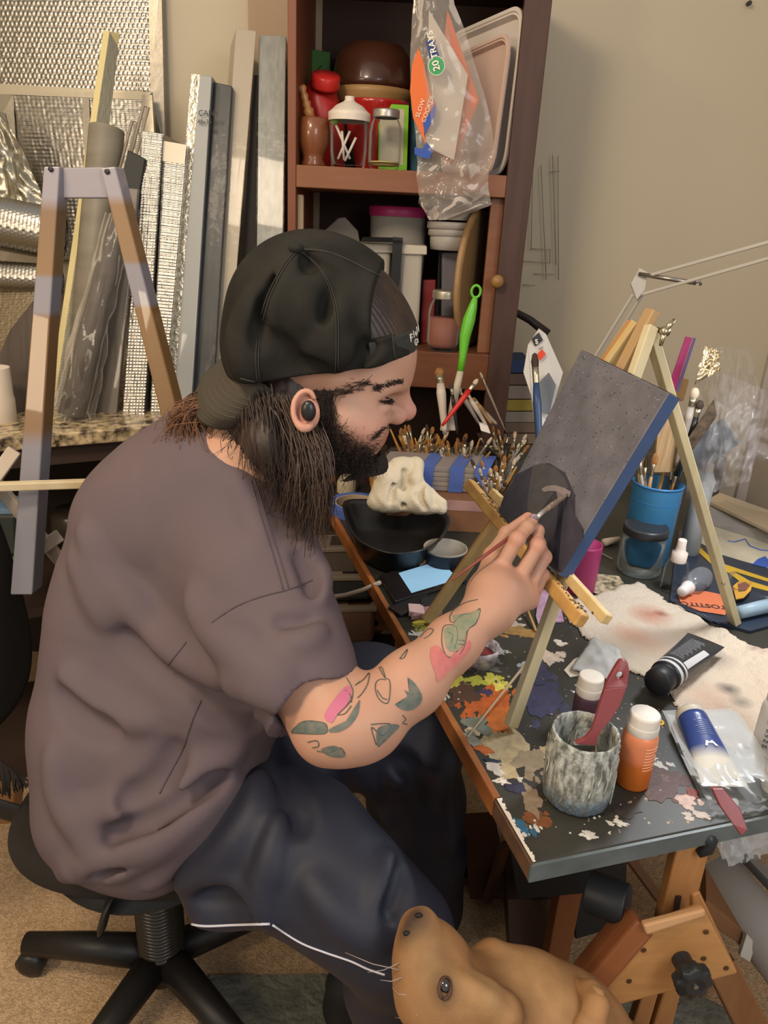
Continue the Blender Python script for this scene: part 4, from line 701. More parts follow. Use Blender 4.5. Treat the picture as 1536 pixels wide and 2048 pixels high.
# things on the floor under the table
for nm, lab, cat, f4, e, c in (('cardboard_tube', 'long grey-white cardboard tube lying along the right wall under the table', 'tube', None, None, '9c968e'),
    ('dark_crate', 'black crate standing on the floor under the near corner of the table', 'crate', [(1035, 1800, 1.28), (1195, 1785, 1.28), (1180, 1700, 1.24), (1020, 1700, 1.24)], (.02, .16, -.05), '1d2024'),
    ('brown_carton', 'dark brown carton on the floor behind the black crate', 'carton', [(1020, 1960, 1.45), (1130, 1940, 1.45), (1140, 1800, 1.45), (1015, 1800, 1.45)], (.02, .2, -.05), '3d2c22'),
    ('brown_carton', 'brown carton under the table close to the painter\'s far foot', 'carton', [(940, 1800, 1.62), (1010, 1800, 1.62), (1010, 1730, 1.62), (935, 1735, 1.62)], (.0, .18, -.02), '5a3b2a'),
    ('wooden_offcut', 'short wooden offcut with a white end right of the easel plate', 'offcut', [(1400, 1835, 1.25), (1500, 1905, 1.25), (1508, 1880, 1.25), (1412, 1800, 1.25)], (.03, .08, .0), '7c5636'),
    ('dark_box', 'dark box deep in the shadow beneath the table', 'box', [(1150, 1880, 1.5), (1250, 1850, 1.5), (1255, 1700, 1.5), (1150, 1715, 1.5)], (.02, .2, -.05), '2a2522')):
    if f4: g = G(); g.hexa(pd(f4), V(*e)); tag(obj(nm, g, mat(nm + c, c, 0.7, var=0.4, scale=6), bevel=0.003), lab, cat)
g = G(); g.hexa(pd([(1480, 1912, 1.235), (1500, 1925, 1.235), (1512, 1888, 1.235), (1494, 1868, 1.235)]), DN * .01)
tag(obj('white_block', g, mat('block_white', 'b8b2a6', 0.6), bevel=0.001), 'small white block at the end of the wooden offcut', 'block')
g = G(); a_, b_ = at_depth(1425, 1735, 1.35), at_depth(1620, 1985, 1.2); L_ = np.linalg.norm(b_ - a_); g.lathe([(.045, 0), (.047, 0), (.047, L_), (.045, L_)], a_, b_ - a_, 30); tag(obj('cardboard_tube', g, mat('tube_card', '9a948c', 0.7), smooth=True), 'long grey-white cardboard tube lying along the right side under the table', 'tube')
g = G(); a_, b_ = at_depth(1450, 1668, 1.4), at_depth(1640, 1868, 1.25); g.beam(a_, b_, .02, .02); tag(obj('metal_rail', g, mat('rail_grey', '8b8985', 0.4, metal=0.5), bevel=0.001), 'thin grey metal rail above the cardboard tube', 'rail')
for i, (a_, b_) in enumerate((((1010, 1690, 1.5), (975, 1800, 1.6)), ((1080, 1690, 1.35), (1130, 1760, 1.4)), ((1240, 1690, 1.2), (1320, 1800, 1.35)))):
    g = G(); g.beam(at_depth(*a_), at_depth(*b_), .02, .014); tag(obj('loose_slat', g, mat('slat_brown', '5f4230', 0.6), bevel=0.001), ('dark wooden slat leaning near the far foot', 'dark slat leaning over the black crate', 'slat leaning behind the oak mast')[i], 'slat')
# ================================================================ table easel and canvas
EA1, EA2, EA3 = at_z(855, 1250, TZ), at_z(1020, 1462, TZ), at_z(1468, 1253, TZ); AP = at_depth(1290, 650, 1.04)
te = thing('table_easel', 'small pale pine table easel standing among the paints', 'easel', (EA1 + EA2 + EA3) / 3)
PINE = mat('pine', 'c9b07c', 0.5, var=0.5, col2='b3935c', scale=12, stretch=(6, 6, 1)); PINE2 = mat('pine_pale', 'cabd98', 0.5, var=0.4, col2='b3a67e', scale=12, stretch=(6, 6, 1))
en = unit(np.cross(EA1 - EA2, AP - EA2)); en = en if en[0] > 0 else -en     # points behind the canvas
es = unit(EA1 - EA2); ev = unit(AP - (EA1 + EA2) / 2)
def bm(nm, a, b, w_, h_, m, side=None, bev=0.0012, parent=None): g = G(); g.beam(a, b, w_, h_, side=side if side is not None else en); return obj(nm, g, m, parent or te, bevel=bev)
z_up = V(0, 0, .008)
bm('front_leg', EA1 + z_up, AP + es * .016, .013, .017, PINE); bm('front_leg', EA2 + z_up, AP - es * .014, .013, .017, PINE2)
bm('front_leg', EA1 + V(.0, .018, .008) , AP + es * .030, .008, .012, mat('pine_warm', 'b5824a', 0.45, coat=0.2))
bm('rear_leg', EA3 + z_up, AP + en * .012 + V(0, 0, -.005), .019, .013, PINE2)
bm('mast', (EA1 + EA2) / 2 * .45 + AP * .55 + en * .002, AP + ev * .022, .020, .014, mat('pine_mid', 'ac8c62', 0.5), bev=.002)
g = G(); q = AP + en * .012 - es * .012
g.lathe([(0, 0), (.004, 0), (.004, .012), (.0065, .014), (.0065, .022), (0, .023)], q, -es, 14)
for s_ in (-1, 1): g.tube([q - es * .018, q - es * .020 + ev * .010 * s_, q - es * .019 + ev * .019 * s_ + en * .004], [.0035, .004, .0025], 8)
obj('wing_nut', g, mat('brass_steel', 'b5a98a', 0.25, metal=1.0), te, smooth=True)
g = G(); h_ = EA3 * .82 + AP * .18 - CF * .008; g.ball(h_, (.0035,) * 3); obj('screw_eye', g, MATS['brass_steel'], te, smooth=True)
# ledge: front bar and the rail behind it, crossing the legs
def onpl(x, y, off): r_ = ray(x, y); return CC + r_ * (((EA1 + en * off - CC) @ en) / (r_ @ en))
La, Lb = onpl(938, 968, -.026), onpl(1164, 1243, -.026)
SPL = mat('ledge_spattered', 'c69a58', 0.5, var=1.0, col2='a98048', scale=14, stretch=(2, 2, 2))
lg = bm('ledge', La, Lb, .019, .016, SPL, side=en, bev=.0025)
bm('ledge_rail', onpl(985, 985, -.008), onpl(1214, 1240, -.006), .014, .013, PINE, side=en, bev=.0015)
g = G(); ld = unit(Lb - La); lw = np.cross(ld, en); lw = lw if lw @ CF < 0 else -lw
for i in range(170):
    t_ = RNG.random(); t_ = .14 + .26 * t_ if i < 80 else .62 + .36 * t_; p_ = La + (Lb - La) * t_ + lw * .0097 + en * (RNG.random() - .5) * .015; s_ = .0004 + .0010 * RNG.random(); g.tube([p_, p_ + (ld * RNG.normal() + en * RNG.normal()) * .0025], [s_, s_ * .4], 4)
obj('paint_spatter', g, mat('spatter_dark', '3f3428', 0.6), lg, kind='stuff')
g = G(); g.ball(onpl(1186, 1226, -.012) , (.002, .002, .002)); obj('nail', g, mat('nail_brown', '5a3b22', 0.5), te)
# canvas on the ledge
C0 = [onpl(x, y, -.028) for x, y in ((1118, 1150), (992, 1032), (1162, 700), (1338, 786))]
cen = sum(C0) / 4; uu = unit((C0[1] - C0[0]) + (C0[2] - C0[3])); vv = unit((C0[3] - C0[0]) + (C0[2] - C0[1])); vv = unit(vv - uu * (uu @ vv))
cw = (np.linalg.norm(C0[1] - C0[0]) + np.linalg.norm(C0[2] - C0[3])) / 2; chh = (np.linalg.norm(C0[3] - C0[0]) + np.linalg.norm(C0[2] - C0[1])) / 2
skew = C0  # corners as measured
ct = thing('canvas', 'stretched canvas on the table easel, speckled grey-black with a blue near edge, being painted', 'canvas', (C0[0] + C0[1]) / 2)
CV = mat('canvas_grey', '5c5a60', 0.38, var=0.8, col2='6f6d74', scale=26, bump=0.6, dist=0.0012, spec=0.6, detail=8)
g = G(); g.hexa([c for c in C0], en * .019); obj('stretched_cloth', g, CV, ct, bevel=0.0012)
g = G(); o_ = -uu * .0006; g.hexa([C0[0] + o_ + en * .0012, C0[3] + o_ + en * .0012, C0[3] + o_ + en * .0195, C0[0] + o_ + en * .0195], -uu * .0006); obj('blue_side', g, mat('canvas_blue', '3b5075', 0.5, var=0.4, col2='324566', scale=20, bump=0.3), ct)
g = G(); o_ = vv * .0006; g.hexa([C0[3] + o_ + en * .0012, C0[2] + o_ + en * .0012, C0[2] + o_ + en * .0195, C0[3] + o_ + en * .0195], vv * .0004); obj('dark_top_side', g, mat('canvas_top', '3a363e', 0.6), ct)
def onc(x, y, off=.0): r_ = ray(x, y); return CC + r_ * (((C0[0] - en * off - CC) @ en) / (r_ @ en))
def cpatch(L, col, k, nm='painted_area', rough=0.5): g = G(); g.prism([onc(x, y, .0002 + k * .00025) for x, y in L], en * .0002); return obj(nm, g, mat('cp_' + col, col, rough, var=0.4, scale=40, bump=0.3, dist=0.0006), ct)
cpatch([(994, 1031), (1012, 985), (1035, 948), (1070, 930), (1098, 926), (1130, 945), (1150, 990), (1150, 1030), (1168, 1060), (1166, 1075), (1120, 1146), (1100, 1130)], '3c3a42', 1)
cpatch([(994, 1031), (1010, 985), (1034, 948), (1066, 932), (1060, 990), (1052, 1040), (1030, 1064)], '3a3944', 2)
cpatch([(1066, 932), (1085, 926), (1110, 935), (1128, 955), (1138, 975), (1108, 985), (1090, 1010), (1072, 1040), (1054, 1018), (1058, 975)], '4b4a4c', 3)
cpatch([(1133, 998), (1128, 990), (1118, 1000), (1106, 1120), (1117, 1140), (1128, 1060)], '1f2030', 4)
cpatch([(1128, 996), (1135, 988), (1150, 1030), (1164, 1054), (1166, 1078), (1124, 1146), (1116, 1138)], '403d48', 5)
cpatch([(1083, 978), (1092, 972), (1110, 970), (1130, 976), (1142, 984), (1138, 994), (1126, 992), (1112, 982), (1100, 982), (1088, 984)], '8a7e7e', 6, rough=0.35)
cpatch([(1112, 982), (1126, 990), (1134, 992), (1126, 1000), (1116, 998)], '746a6c', 7)
g = G(); g2 = G()
for i in range(900):
    a_, b_ = RNG.random(), RNG.random() ** .6; p_ = (C0[0] * (1-a_) + C0[1] * a_) * (1-b_) + (C0[3] * (1-a_) + C0[2] * a_) * b_
    if b_ < .30: continue
    s_ = .00025 + .0009 * RNG.random() ** 3
    (g if i % 3 else g2).lathe([(s_, 0), (s_ * .7, .0002 + s_ * .3), (0, .0002 + s_ * .4)], p_, -en, 5)
obj('dark_speck', g, mat('speck_dark', '252428', 0.4), ct, kind='stuff'); obj('pale_speck', g2, mat('speck_pale', '8f8d96', 0.3), ct, kind='stuff')
# ================================================================ brushes: one of each kind, then copies
def brush_proto(nm, label, handle, rh, bristle, ferr='b0a890', L=0.20, rb=0.004, lb=0.022, flat=False, group=None):
    t = thing(nm, label, 'paintbrush', (0, 0, 0), group=group); hl_ = L - lb - .022
    g = G(); g.lathe([(0, 0), (rh * .5, .001), (rh * .75, .02), (rh * 1.0, hl_ * .5), (rh * 1.25, hl_ * .8), (rh * .85, hl_), (0, hl_)], n=10); obj('handle', g, handle, t, smooth=True, local=True)
    g = G(); g.lathe([(rh * .9, hl_ - .001), (rh * .95, hl_ + .010), (rb, hl_ + .022), (0, hl_ + .022)], n=10); obj('ferrule', g, mat('ferrule_' + ferr, ferr, 0.3, metal=0.9), t, smooth=True, local=True)
    g = G(); g.lathe([(rb * .95, hl_ + .021), (rb * 1.15, hl_ + .021 + lb * .45), (rb * .7, L - .003), (0, L)], n=10)
    if flat: g.v = [(x * 1.5, y * .5, z) for x, y, z in g.v]
    obj('bristles', g, bristle, t, smooth=True, local=True); return t
OCH = mat('handle_ochre', 'a87a34', 0.4, coat=0.3); OCH2 = mat('handle_amber', '9a6420', 0.4, coat=0.3); WDH = mat('handle_wood', '96744c', 0.6); BLH = mat('handle_black', '22201e', 0.35); REDH = mat('handle_red', 'b52018', 0.35); GRH = mat('handle_grey', '8a8076', 0.5); BLU = mat('handle_blue', '2a3f62', 0.4); WHH = mat('handle_white', 'bcb0a2', 0.5)
BRT = mat('bristle_tan', '96683a', 0.8, var=0.6, scale=300); BRW = mat('bristle_white', 'b8a890', 0.8); BRD = mat('bristle_dark', '3a2c24', 0.8)
PROTOS = {}
def place(kind, a, b, label, group=None, scale=None):
    """stand a brush with its handle end at a and its bristles towards b"""
    L0 = 0.20; d = np.asarray(b, float) - np.asarray(a, float); s = np.linalg.norm(d) / L0
    if kind in PROTOS: o = dup(PROTOS[kind], label=label)
    else:
        K = {'ochre': (OCH, .0034, BRT), 'amber': (OCH2, .0030, BRD), 'wood': (WDH, .0034, BRT), 'black': (BLH, .0032, BRD), 'red': (REDH, .0045, BRW), 'grey': (GRH, .0034, BRW), 'blue': (BLU, .0040, BRD), 'white': (WHH, .0036, BRT)}[kind]
        o = brush_proto('paintbrush', label, K[0], K[1], K[2], flat=kind in ('ochre', 'wood')); PROTOS[kind] = o
    o.location = tuple(map(float, a)); o.rotation_euler = Vector(d).to_track_quat('Z', 'Y').to_euler(); k_ = scale or 1.0; o.scale = (k_, k_, s); o['label'] = label
    if group: o['group'] = group
    elif 'group' in o: del o['group']
    return o
def cup(nm, lab, cat, xb, yrim, Y, h, pxr, m, wall=.002, flare=1.0, rimm=None, z=TZ, bands=None):
    p_ = at_y(xb, yrim, Y); B = V(p_[0], Y, z); r = rad(pxr, Y, xb, yrim); t = thing(nm, lab, cat, B)
    g = G(); g.lathe([(0, .001), (r * .9 / flare, 0), (r * .94 / flare, .004), (r, h - .003), (r, h), (r - wall, h), (r * .92 / flare - wall, .006), (0, .006)], B, n=36); obj('cup_wall', g, m, t, smooth=True)
    if rimm: g = G(); g.lathe([(r * .99, h - .004), (r * 1.03, h - .003), (r * 1.03, h), (r * .99, h + .001)], B, n=36); obj('rim', g, rimm, t, smooth=True)
    return t, B, r
def fill(B, r, h, n, kinds, grp, lab, lean=0.6, L=(.15, .2), jig=1.0, rmin=0.1):
    for i in range(n):
        a_ = RNG.random() * 6.283; rr = r * (rmin + (0.86 - rmin) * math.sqrt(RNG.random())); top = B + V(math.cos(a_) * rr, math.sin(a_) * rr, h)
        dx, dy = math.cos(a_) * rr * lean * 1.2 + RNG.normal() * r * .25 * jig, math.sin(a_) * rr * lean * 1.2 + RNG.normal() * r * .25 * jig
        dirv = unit(V(dx / max(h, .01) * 1.3, dy / max(h, .01) * 1.3, 1)); k_ = kinds[i % len(kinds)]; bot = top - dirv * (h * .9); q = bot - B
        rad_ = math.hypot(q[0], q[1]); 
        if rad_ > r * .8: bot = B + V(q[0] * r * .8 / rad_, q[1] * r * .8 / rad_, q[2])
        bot[2] = max(bot[2], B[2] + .008); ln = L[0] + (L[1] - L[0]) * RNG.random(); tp_ = bot + unit(top - bot) * ln; up_ = k_ in ('ochre', 'amber') and i % 4; place(k_, tp_ if up_ else bot, bot if up_ else tp_, lab(k_) + (' with its handle end up' if up_ else ''), grp(k_) + (', handle ends up' if up_ else ''))
nk = {'ochre': 'ochre', 'amber': 'amber', 'wood': 'bare wooden', 'black': 'black', 'red': 'red', 'grey': 'grey', 'blue': 'blue', 'white': 'white'}
def lg_(where): return (lambda k: '%s-handled paintbrush crowded %s' % (nk[k], where)), (lambda k: '%s-handled paintbrushes %s' % (nk[k], where))
t, B, r = cup('brush_can', 'red can crammed with ochre-handled brushes behind the white towel', 'can', 838, 905, 1.80, .105, 43, mat('can_red', 'a33a2a', 0.4), rimm=mat('can_rim', 'a39a90', 0.3, metal=0.8))
l_, g_ = lg_('in the red can'); fill(B, r, .105, 40, ['ochre', 'ochre', 'amber', 'wood', 'ochre', 'grey'], g_, l_, lean=.9, L=(.135, .17))
t, B, r = cup('brush_jar', 'glass jar of mixed brushes right of the red can', 'jar', 918, 930, 1.74, .095, 42, GLASS)
l_, g_ = lg_('in the jar beside the red can'); fill(B, r, .095, 36, ['ochre', 'black', 'wood', 'amber', 'grey', 'wood'], g_, l_, lean=.9, L=(.13, .18))
t, B, r = cup('brush_jar', 'second glass jar of brushes, close to the canvas edge', 'jar', 992, 945, 1.62, .085, 34, GLASS)
l_, g_ = lg_('in the jar beside the canvas'); fill(B, r, .085, 28, ['wood', 'black', 'ochre', 'grey', 'amber', 'white'], g_, l_, lean=.9, L=(.11, .16))
t, B, r = cup('brush_jar', 'glass jar of dark brushes behind the others, in front of the stacked books', 'jar', 1015, 880, 1.88, .09, 40, GLASS)
l_, g_ = lg_('in the rear jar'); fill(B, r, .09, 20, ['black', 'grey', 'wood', 'white'], g_, l_, lean=1.0, L=(.11, .16))
# tall individual pieces
def py(x, y, Y): return at_y(x, y, Y)
place('red', py(884, 852, 1.66), py(956, 758, 1.70), 'red-handled round brush with a white tip leaning right out of the red can', scale=1.3)
place('grey', py(1010, 860, 1.84), py(960, 744, 1.90), 'thin grey stick brush leaning left, far right of the brush cluster', scale=.8)
place('white', py(890, 870, 1.72), py(878, 735, 1.75), 'broad pale painted brush standing tall behind the red can', scale=2.6)
place('black', py(915, 870, 1.70), py(902, 765, 1.72), 'black-handled brush standing next to the broad pale brush', scale=1.3)
for i, (a_, b_) in enumerate((((960, 850), (915, 775)), ((975, 855), (930, 780)), ((985, 850), (946, 795)), ((995, 850), (958, 815)))): place(('grey', 'white', 'wood', 'grey')[i], py(*a_, 1.76), py(*b_, 1.78), ('grey brush leaning left behind the red-handled one, topmost of four', 'white brush leaning left, second of the four behind the red-handled one', 'wooden brush leaning left, third of the four', 'grey brush leaning left, lowest of the four')[i], scale=1.5)
t = thing('green_scrub_brush', 'long bright-green handled brush with a hanging hole, standing in the brush cluster', 'brush', py(905, 840, 1.74))
GB = mat('green_plastic', '5fae2e', 0.35, spec=0.5)
g = G(); g.tube([py(*p_) for p_ in ((921, 742, 1.76), (925, 715, 1.765), (930, 672, 1.77), (938, 640, 1.775), (946, 612, 1.78), (950, 596, 1.78))], [.0085, .0085, .013, .0145, .010, .006], 14); obj('handle', g, GB, t, smooth=True)
g = G(); c = py(952, 583, 1.78); g.tube([c + V(.0105 * math.cos(a_), 0, .0135 * math.sin(a_)) for a_ in np.linspace(0, 6.283, 20)], .0032, 8, caps=False); obj('hanging_loop', g, GB, t, smooth=True)
g = G(); g.tube([py(902, 838, 1.73), py(910, 790, 1.745), py(921, 742, 1.76)], [.0095, .0095, .008], 12); obj('pale_shaft', g, mat('shaft_pale', 'b3a794', 0.5), t, smooth=True)
g = G(); g.hexa(px4([(880, 862, 1.74), (912, 862, 1.74), (912, 836, 1.75), (884, 836, 1.75)]), V(0, .01, 0)); obj('brush_head', g, mat('head_pale', 'a59a8a', 0.6), t, bevel=.003)
g = G(); g.hexa(px4([(962, 862, 1.66), (982, 868, 1.66), (976, 852, 1.67), (958, 846, 1.67)]), V(0, .015, 0)); tag(obj('white_clip', g, mat('clip_white', 'c4bab0', 0.5), bevel=.002), 'small white plastic clip among the brushes', 'clip')
# brush set on a white card behind the canvas
t = thing('carded_brush_set', 'white hang-card brush pack with a red sticker, behind the canvas top corner', 'package', py(1085, 800, 1.7))
g = G(); g.prism(px4([(1047, 745, 1.66), (1056, 690, 1.68), (1078, 657, 1.69), (1092, 668, 1.69), (1126, 745, 1.66), (1110, 800, 1.63), (1100, 980, 1.56), (1086, 980, 1.56), (1062, 790, 1.63)]), V(0, .003, 0)); obj('card', g, mat('card_white', 'bdbab4', 0.5), t)
g = G(); g.prism(px4([(1063, 678, 1.675), (1078, 665, 1.68), (1086, 680, 1.678), (1070, 693, 1.675)]), V(0, .001, 0)); obj('black_logo', g, mat('logo_black', '2a2c2e', 0.5), t); text('S', 'lettering', TW, py(1071, 688, 1.672), (1, 0, .3), (-.3, 0, 1), .014, t, bold=.0005)
g = G(); g.hexa(px4([(1080, 722, 1.655), (1092, 708, 1.66), (1084, 698, 1.66), (1074, 710, 1.655)]), V(0, .001, 0)); obj('red_sticker', g, mat('sticker_red', 'd8452a', 0.5), t)
g = G(); g.prism(px4([(1074, 770, 1.62), (1098, 745, 1.63), (1112, 770, 1.62), (1098, 830, 1.60), (1080, 825, 1.60)]), V(0, .002, 0)); obj('grey_brush_print', g, mat('card_print', '5d6064', 0.5), t)
text('set', 'lettering', MATS['pen_black'], py(1078, 700, 1.67), (1, 0, .5), (-.5, 0, 1), .009, t)
place('blue', py(1083, 975, 1.46), py(1069, 705, 1.56), 'gold-ferruled brush with a pale tip standing left of the canvas top', scale=1.8)
# ================================================================ left half of the table top
t = thing('tape_roll', 'roll of blue masking tape behind the black dish', 'tape', at_z(712, 1015, TZ)); B = at_z(712, 1022, TZ + .0); 
g = G(); k = .066; g.lathe([(k, 0), (k, .024), (k * .78, .024), (k * .78, 0), (k, 0)], B, n=48); obj('tape', g, mat('tape_blue', '4a63a8', 0.5), t, bevel=.0008)
g = G(); g.lathe([(k * .78, .0005), (k * .78, .0235), (k * .74, .0235), (k * .74, .0005), (k * .78, .0005)], B, n=48); obj('cardboard_core', g, mat('core_tan', 'b09a84', 0.8), t)
t = thing('black_dish', 'deep black oval plastic dish near the wooden table edge', 'dish', at_z(790, 1110, TZ))
DC = at_z(795, 1105, TZ); dx = unit(at_z(880, 1090, TZ) - at_z(700, 1060, TZ)); dy = np.cross(V(0, 0, 1), dx); BP = mat('dish_black', '161616', 0.32, spec=0.55)
zt = .062; Lr = [at_z(x, y, TZ + zt) for x, y in ((690, 1030), (692, 1002), (745, 999), (830, 1004), (893, 1028), (890, 1065), (855, 1095), (790, 1106), (735, 1090), (705, 1065))]
cc = sum(Lr) / len(Lr)
def ringc(s, z, n=50):
    K = len(Lr); out = []
    for i in range(n):
        u = i / n * K; k_ = int(u); f_ = u - k_; P0, P1, P2, P3 = [Lr[(k_ + j) % K] for j in (-1, 0, 1, 2)]
        q = 0.5 * ((2 * P1) + (-P0 + P2) * f_ + (2*P0 - 5*P1 + 4*P2 - P3) * f_**2 + (-P0 + 3*P1 - 3*P2 + P3) * f_**3); q = cc + (q - cc) * s; out.append(V(q[0], q[1], z))
    return out
rings = [ringc(.74, TZ + .001), ringc(.80, TZ + .006), ringc(.95, TZ + zt - .006), ringc(1.01, TZ + zt - .003), ringc(1.02, TZ + zt), ringc(.99, TZ + zt), ringc(.95, TZ + zt - .003), ringc(.92, TZ + zt - .008), ringc(.86, TZ + zt * .55), ringc(.84, TZ + zt * .52), ringc(.74, TZ + .008), ringc(.3, TZ + .006)]
g = G(); m_ = 50; g.add([p_ for r_ in rings for p_ in r_], [(a*m_+i, a*m_+(i+1) % m_, (a+1)*m_+(i+1) % m_, (a+1)*m_+i) for a in range(len(rings)-1) for i in range(m_)] + [tuple(range(11*m_, 12*m_))]); obj('dish_shell', g, BP, t, smooth=True)
# white towel
def cloth_sdf(P):
    Y = lambda x, y, Yd, r: (at_y(x, y, Yd), r * Yd * 1.07 / FPX)
    def c_(L, k): q = [Y(*e) for e in L]; return d_chain(P, [e[0] for e in q], [e[1] for e in q], k)
    d = c_([(772, 1000, 1.50, 26), (782, 965, 1.53, 30), (800, 938, 1.55, 20), (832, 928, 1.56, 15)], .02)
    d = smin(d, c_([(800, 1000, 1.50, 24), (845, 1000, 1.50, 26), (882, 1016, 1.49, 13)], .02), .02)
    d = smin(d, c_([(748, 1004, 1.50, 14), (760, 985, 1.51, 14)], .02), .02)
    d = smin(d, c_([(835, 930, 1.55, 13), (832, 960, 1.52, 13), (850, 985, 1.50, 12), (885, 1005, 1.49, 8)], .01), .008)
    d = smin(d, c_([(762, 925, 1.54, 8), (776, 960, 1.51, 14), (770, 1000, 1.49, 12)], .01), .01)
    for L in ([(806, 945, 1.525, 6), (800, 975, 1.505, 7), (808, 1010, 1.48, 5)], [(845, 965, 1.50, 5), (838, 990, 1.48, 6), (850, 1015, 1.47, 4)], [(868, 985, 1.485, 5), (872, 1005, 1.475, 5)], [(786, 960, 1.505, 4), (782, 1000, 1.475, 5)]): d = smax(d, -c_(L, .01), .010)
    return np.maximum(d + .0004 * np.sin(P[:, 0] * 260 + 3 * np.sin(P[:, 2] * 90)), TZ + .001 - P[:, 2])
TWL = mat('towel_cream', 'c8bca4', 0.95, bump=0.9, scale=160, dist=0.002)
tw = sculpt('towel', cloth_sdf, at_y(720, 1060, 1.40), at_y(930, 890, 1.64), .0026, TWL); tag(tw, 'bunched cream towel behind the black dish', 'towel')
# bagged stack with blue tape bands and the boxes beneath
t = thing('cardboard_box', 'long tan cardboard box with a pinkish rim under the bagged boards', 'box', at_z(920, 1060, TZ))
q = [at_z(845, 1040, TZ), at_z(1010, 1072, TZ), at_z(1010, 1010, TZ + .01), at_z(890, 1000, TZ)]
g = G(); a_, b_ = at_y(770, 1062, 1.56), at_y(1010, 1066, 1.56); a_[2] = b_[2] = TZ; hz_ = .075; g.hexa([a_, b_, b_ + V(0, 0, hz_), a_ + V(0, 0, hz_)], V(0.03, .13, 0)); obj('box_body', g, mat('card_tan', '7a5236', 0.7, var=0.4, scale=10), t, bevel=.002)
g = G(); g.hexa([a_ + V(-.001, -.001, hz_ - .022), b_ + V(.001, -.001, hz_ - .022), b_ + V(.001, -.001, hz_ + .001), a_ + V(-.001, -.001, hz_ + .001)], V(0, .003, 0)); obj('pink_band', g, mat('pink_band', 'a07a72', 0.6, var=0.5, scale=20), t)
t = thing('bagged_boards', 'stack of grey boards in a clear bag, banded with blue tape', 'boards', at_y(850, 980, 1.62))
zb = TZ + .0765
for i in range(5): g = G(); a_, b_ = at_y(752, 978, 1.62), at_y(948, 985, 1.62); a_[2] = b_[2] = zb + i * .0115; g.hexa([a_, b_, b_ + V(0, 0, .0105), a_ + V(0, 0, .0105)], V(0.03 + .003 * (i % 2), .11, 0)); obj('board', g, mat('board_grey%d' % (i % 2), ('8a7f7a', '94877e')[i % 2], 0.6), t, bevel=.001)
for x in (838, 898, 948):
    g = G(); p_, p2 = at_y(x - 2, 985, 1.615), at_y(x + 26, 985, 1.615); p_[2] = p2[2] = zb; g.hexa([p_, p2, p2 + V(0, 0, .058), p_ + V(0, 0, .058)], V(0, .003, 0)); g.hexa([p_ + V(0, 0, .058), p2 + V(0, 0, .058), p2 + V(0.03, .11, .058), p_ + V(.03, .11, .058)], V(0, 0, .001)); obj('blue_tape', g, MATS['tape_blue'], t)
g = G(); a_, b_ = at_y(752, 975, 1.61), at_y(955, 975, 1.61)
g.grid(lambda u, v: a_ * (1-u) + b_ * u + V(0, 0, zb - a_[2]) * 1 + V(.03 * v, .14 * v, .062 + .022 * math.exp(-((u - .45) / .16) ** 2) * math.sin(3.1 * v) + .004 * noise.noise(Vector((u * 9, v * 4, 1)))) if v > .12 else a_ * (1-u) + b_ * u + V(0, 0, zb - a_[2] + .064 * v / .12), 30, 16); obj('bag_film', g, FILM, t, smooth=True)
t = thing('wooden_block', 'orange wooden block with a dark hole behind the towel', 'block', at_y(748, 980, 1.60)); g = G(); g.prism(px4([(738, 945, 1.60), (745, 930, 1.60), (758, 942, 1.60), (760, 1000, 1.60), (745, 998, 1.60), (739, 962, 1.60)]), V(0, .03, 0)); obj('block', g, mat('block_orange', 'a8743a', 0.5), t, bevel=.003)
g = G(); g.hexa(px4([(750, 968, 1.598), (757, 972, 1.598), (757, 958, 1.598), (751, 956, 1.598)]), V(0, .002, 0)); obj('hole', g, mat('hole_dark', '2a1c12', 0.8), t)
g = G(); g.prism(px4([(743, 930, 1.66), (752, 918, 1.66), (768, 930, 1.66), (764, 962, 1.66)]), V(0, .004, 0)); tag(obj('torn_paper', g, mat('torn_white', 'b8b0a4', 0.8), bevel=.0008), 'torn white paper scrap behind the orange wooden block', 'paper')
# metal lid cup
t = thing('shallow_cup', 'navy cup with a pale rim right of the black dish', 'cup', at_z(892, 1110, TZ)); B = at_z(893, 1128, TZ); zc = .04; k = np.linalg.norm(at_z(935, 1095, TZ + zc) - at_z(848, 1095, TZ + zc)) / 2; c = at_z(891, 1095, TZ + zc); B = V(c[0], c[1], TZ)
g = G(); g.lathe([(0, 0), (k * .9, 0), (k * .97, zc - .004), (k * .97, zc)], B, n=40); obj('cup_wall', g, mat('cup_navy', '23262e', 0.4), t, smooth=True, solid=.0015)
g = G(); g.lathe([(k * .97, zc - .004), (k, zc - .002), (k, zc + .001), (k * .95, zc + .001), (k * .93, zc - .004), (0, zc - .006)], B, n=40); obj('pale_inside', g, mat('cup_inside', '948c80', 0.4), t, smooth=True)
def lump(nm, lab, cat, c, r, m, h=.0022, amp=.25, fr=60, flat=0.6):
    c = np.asarray(c, float)
    def fn(P): q = P - c; return d_ell(P, c + V(0, 0, r * flat * .8), (r, r * .8, r * flat)) + amp * r * (np.sin(q[:, 0] * fr * 2.1 + 2 * np.sin(q[:, 1] * fr)) * np.cos(q[:, 2] * fr * 1.7 + q[:, 1] * fr)) * .5
    o = sculpt(nm, fn, c - r * 1.5 - V(0, 0, 0), c + r * 1.6, h, m); return tag(o, lab, cat)
lump('paper_wad', 'crumpled paint-stained brown wad behind the phone', 'paper', at_z(835, 1132, TZ), .020, mat('wad_brown', '8a5f42', 0.7, var=1.0, col2='c0a080', scale=90), fr=95)
lump('paint_rag', 'small grey twisted rag at the lower rim of the black dish', 'rag', at_z(780, 1140, TZ), .013, mat('rag_grey', '6a6260', 0.7, var=1.0, col2='a09690', scale=90), fr=120)
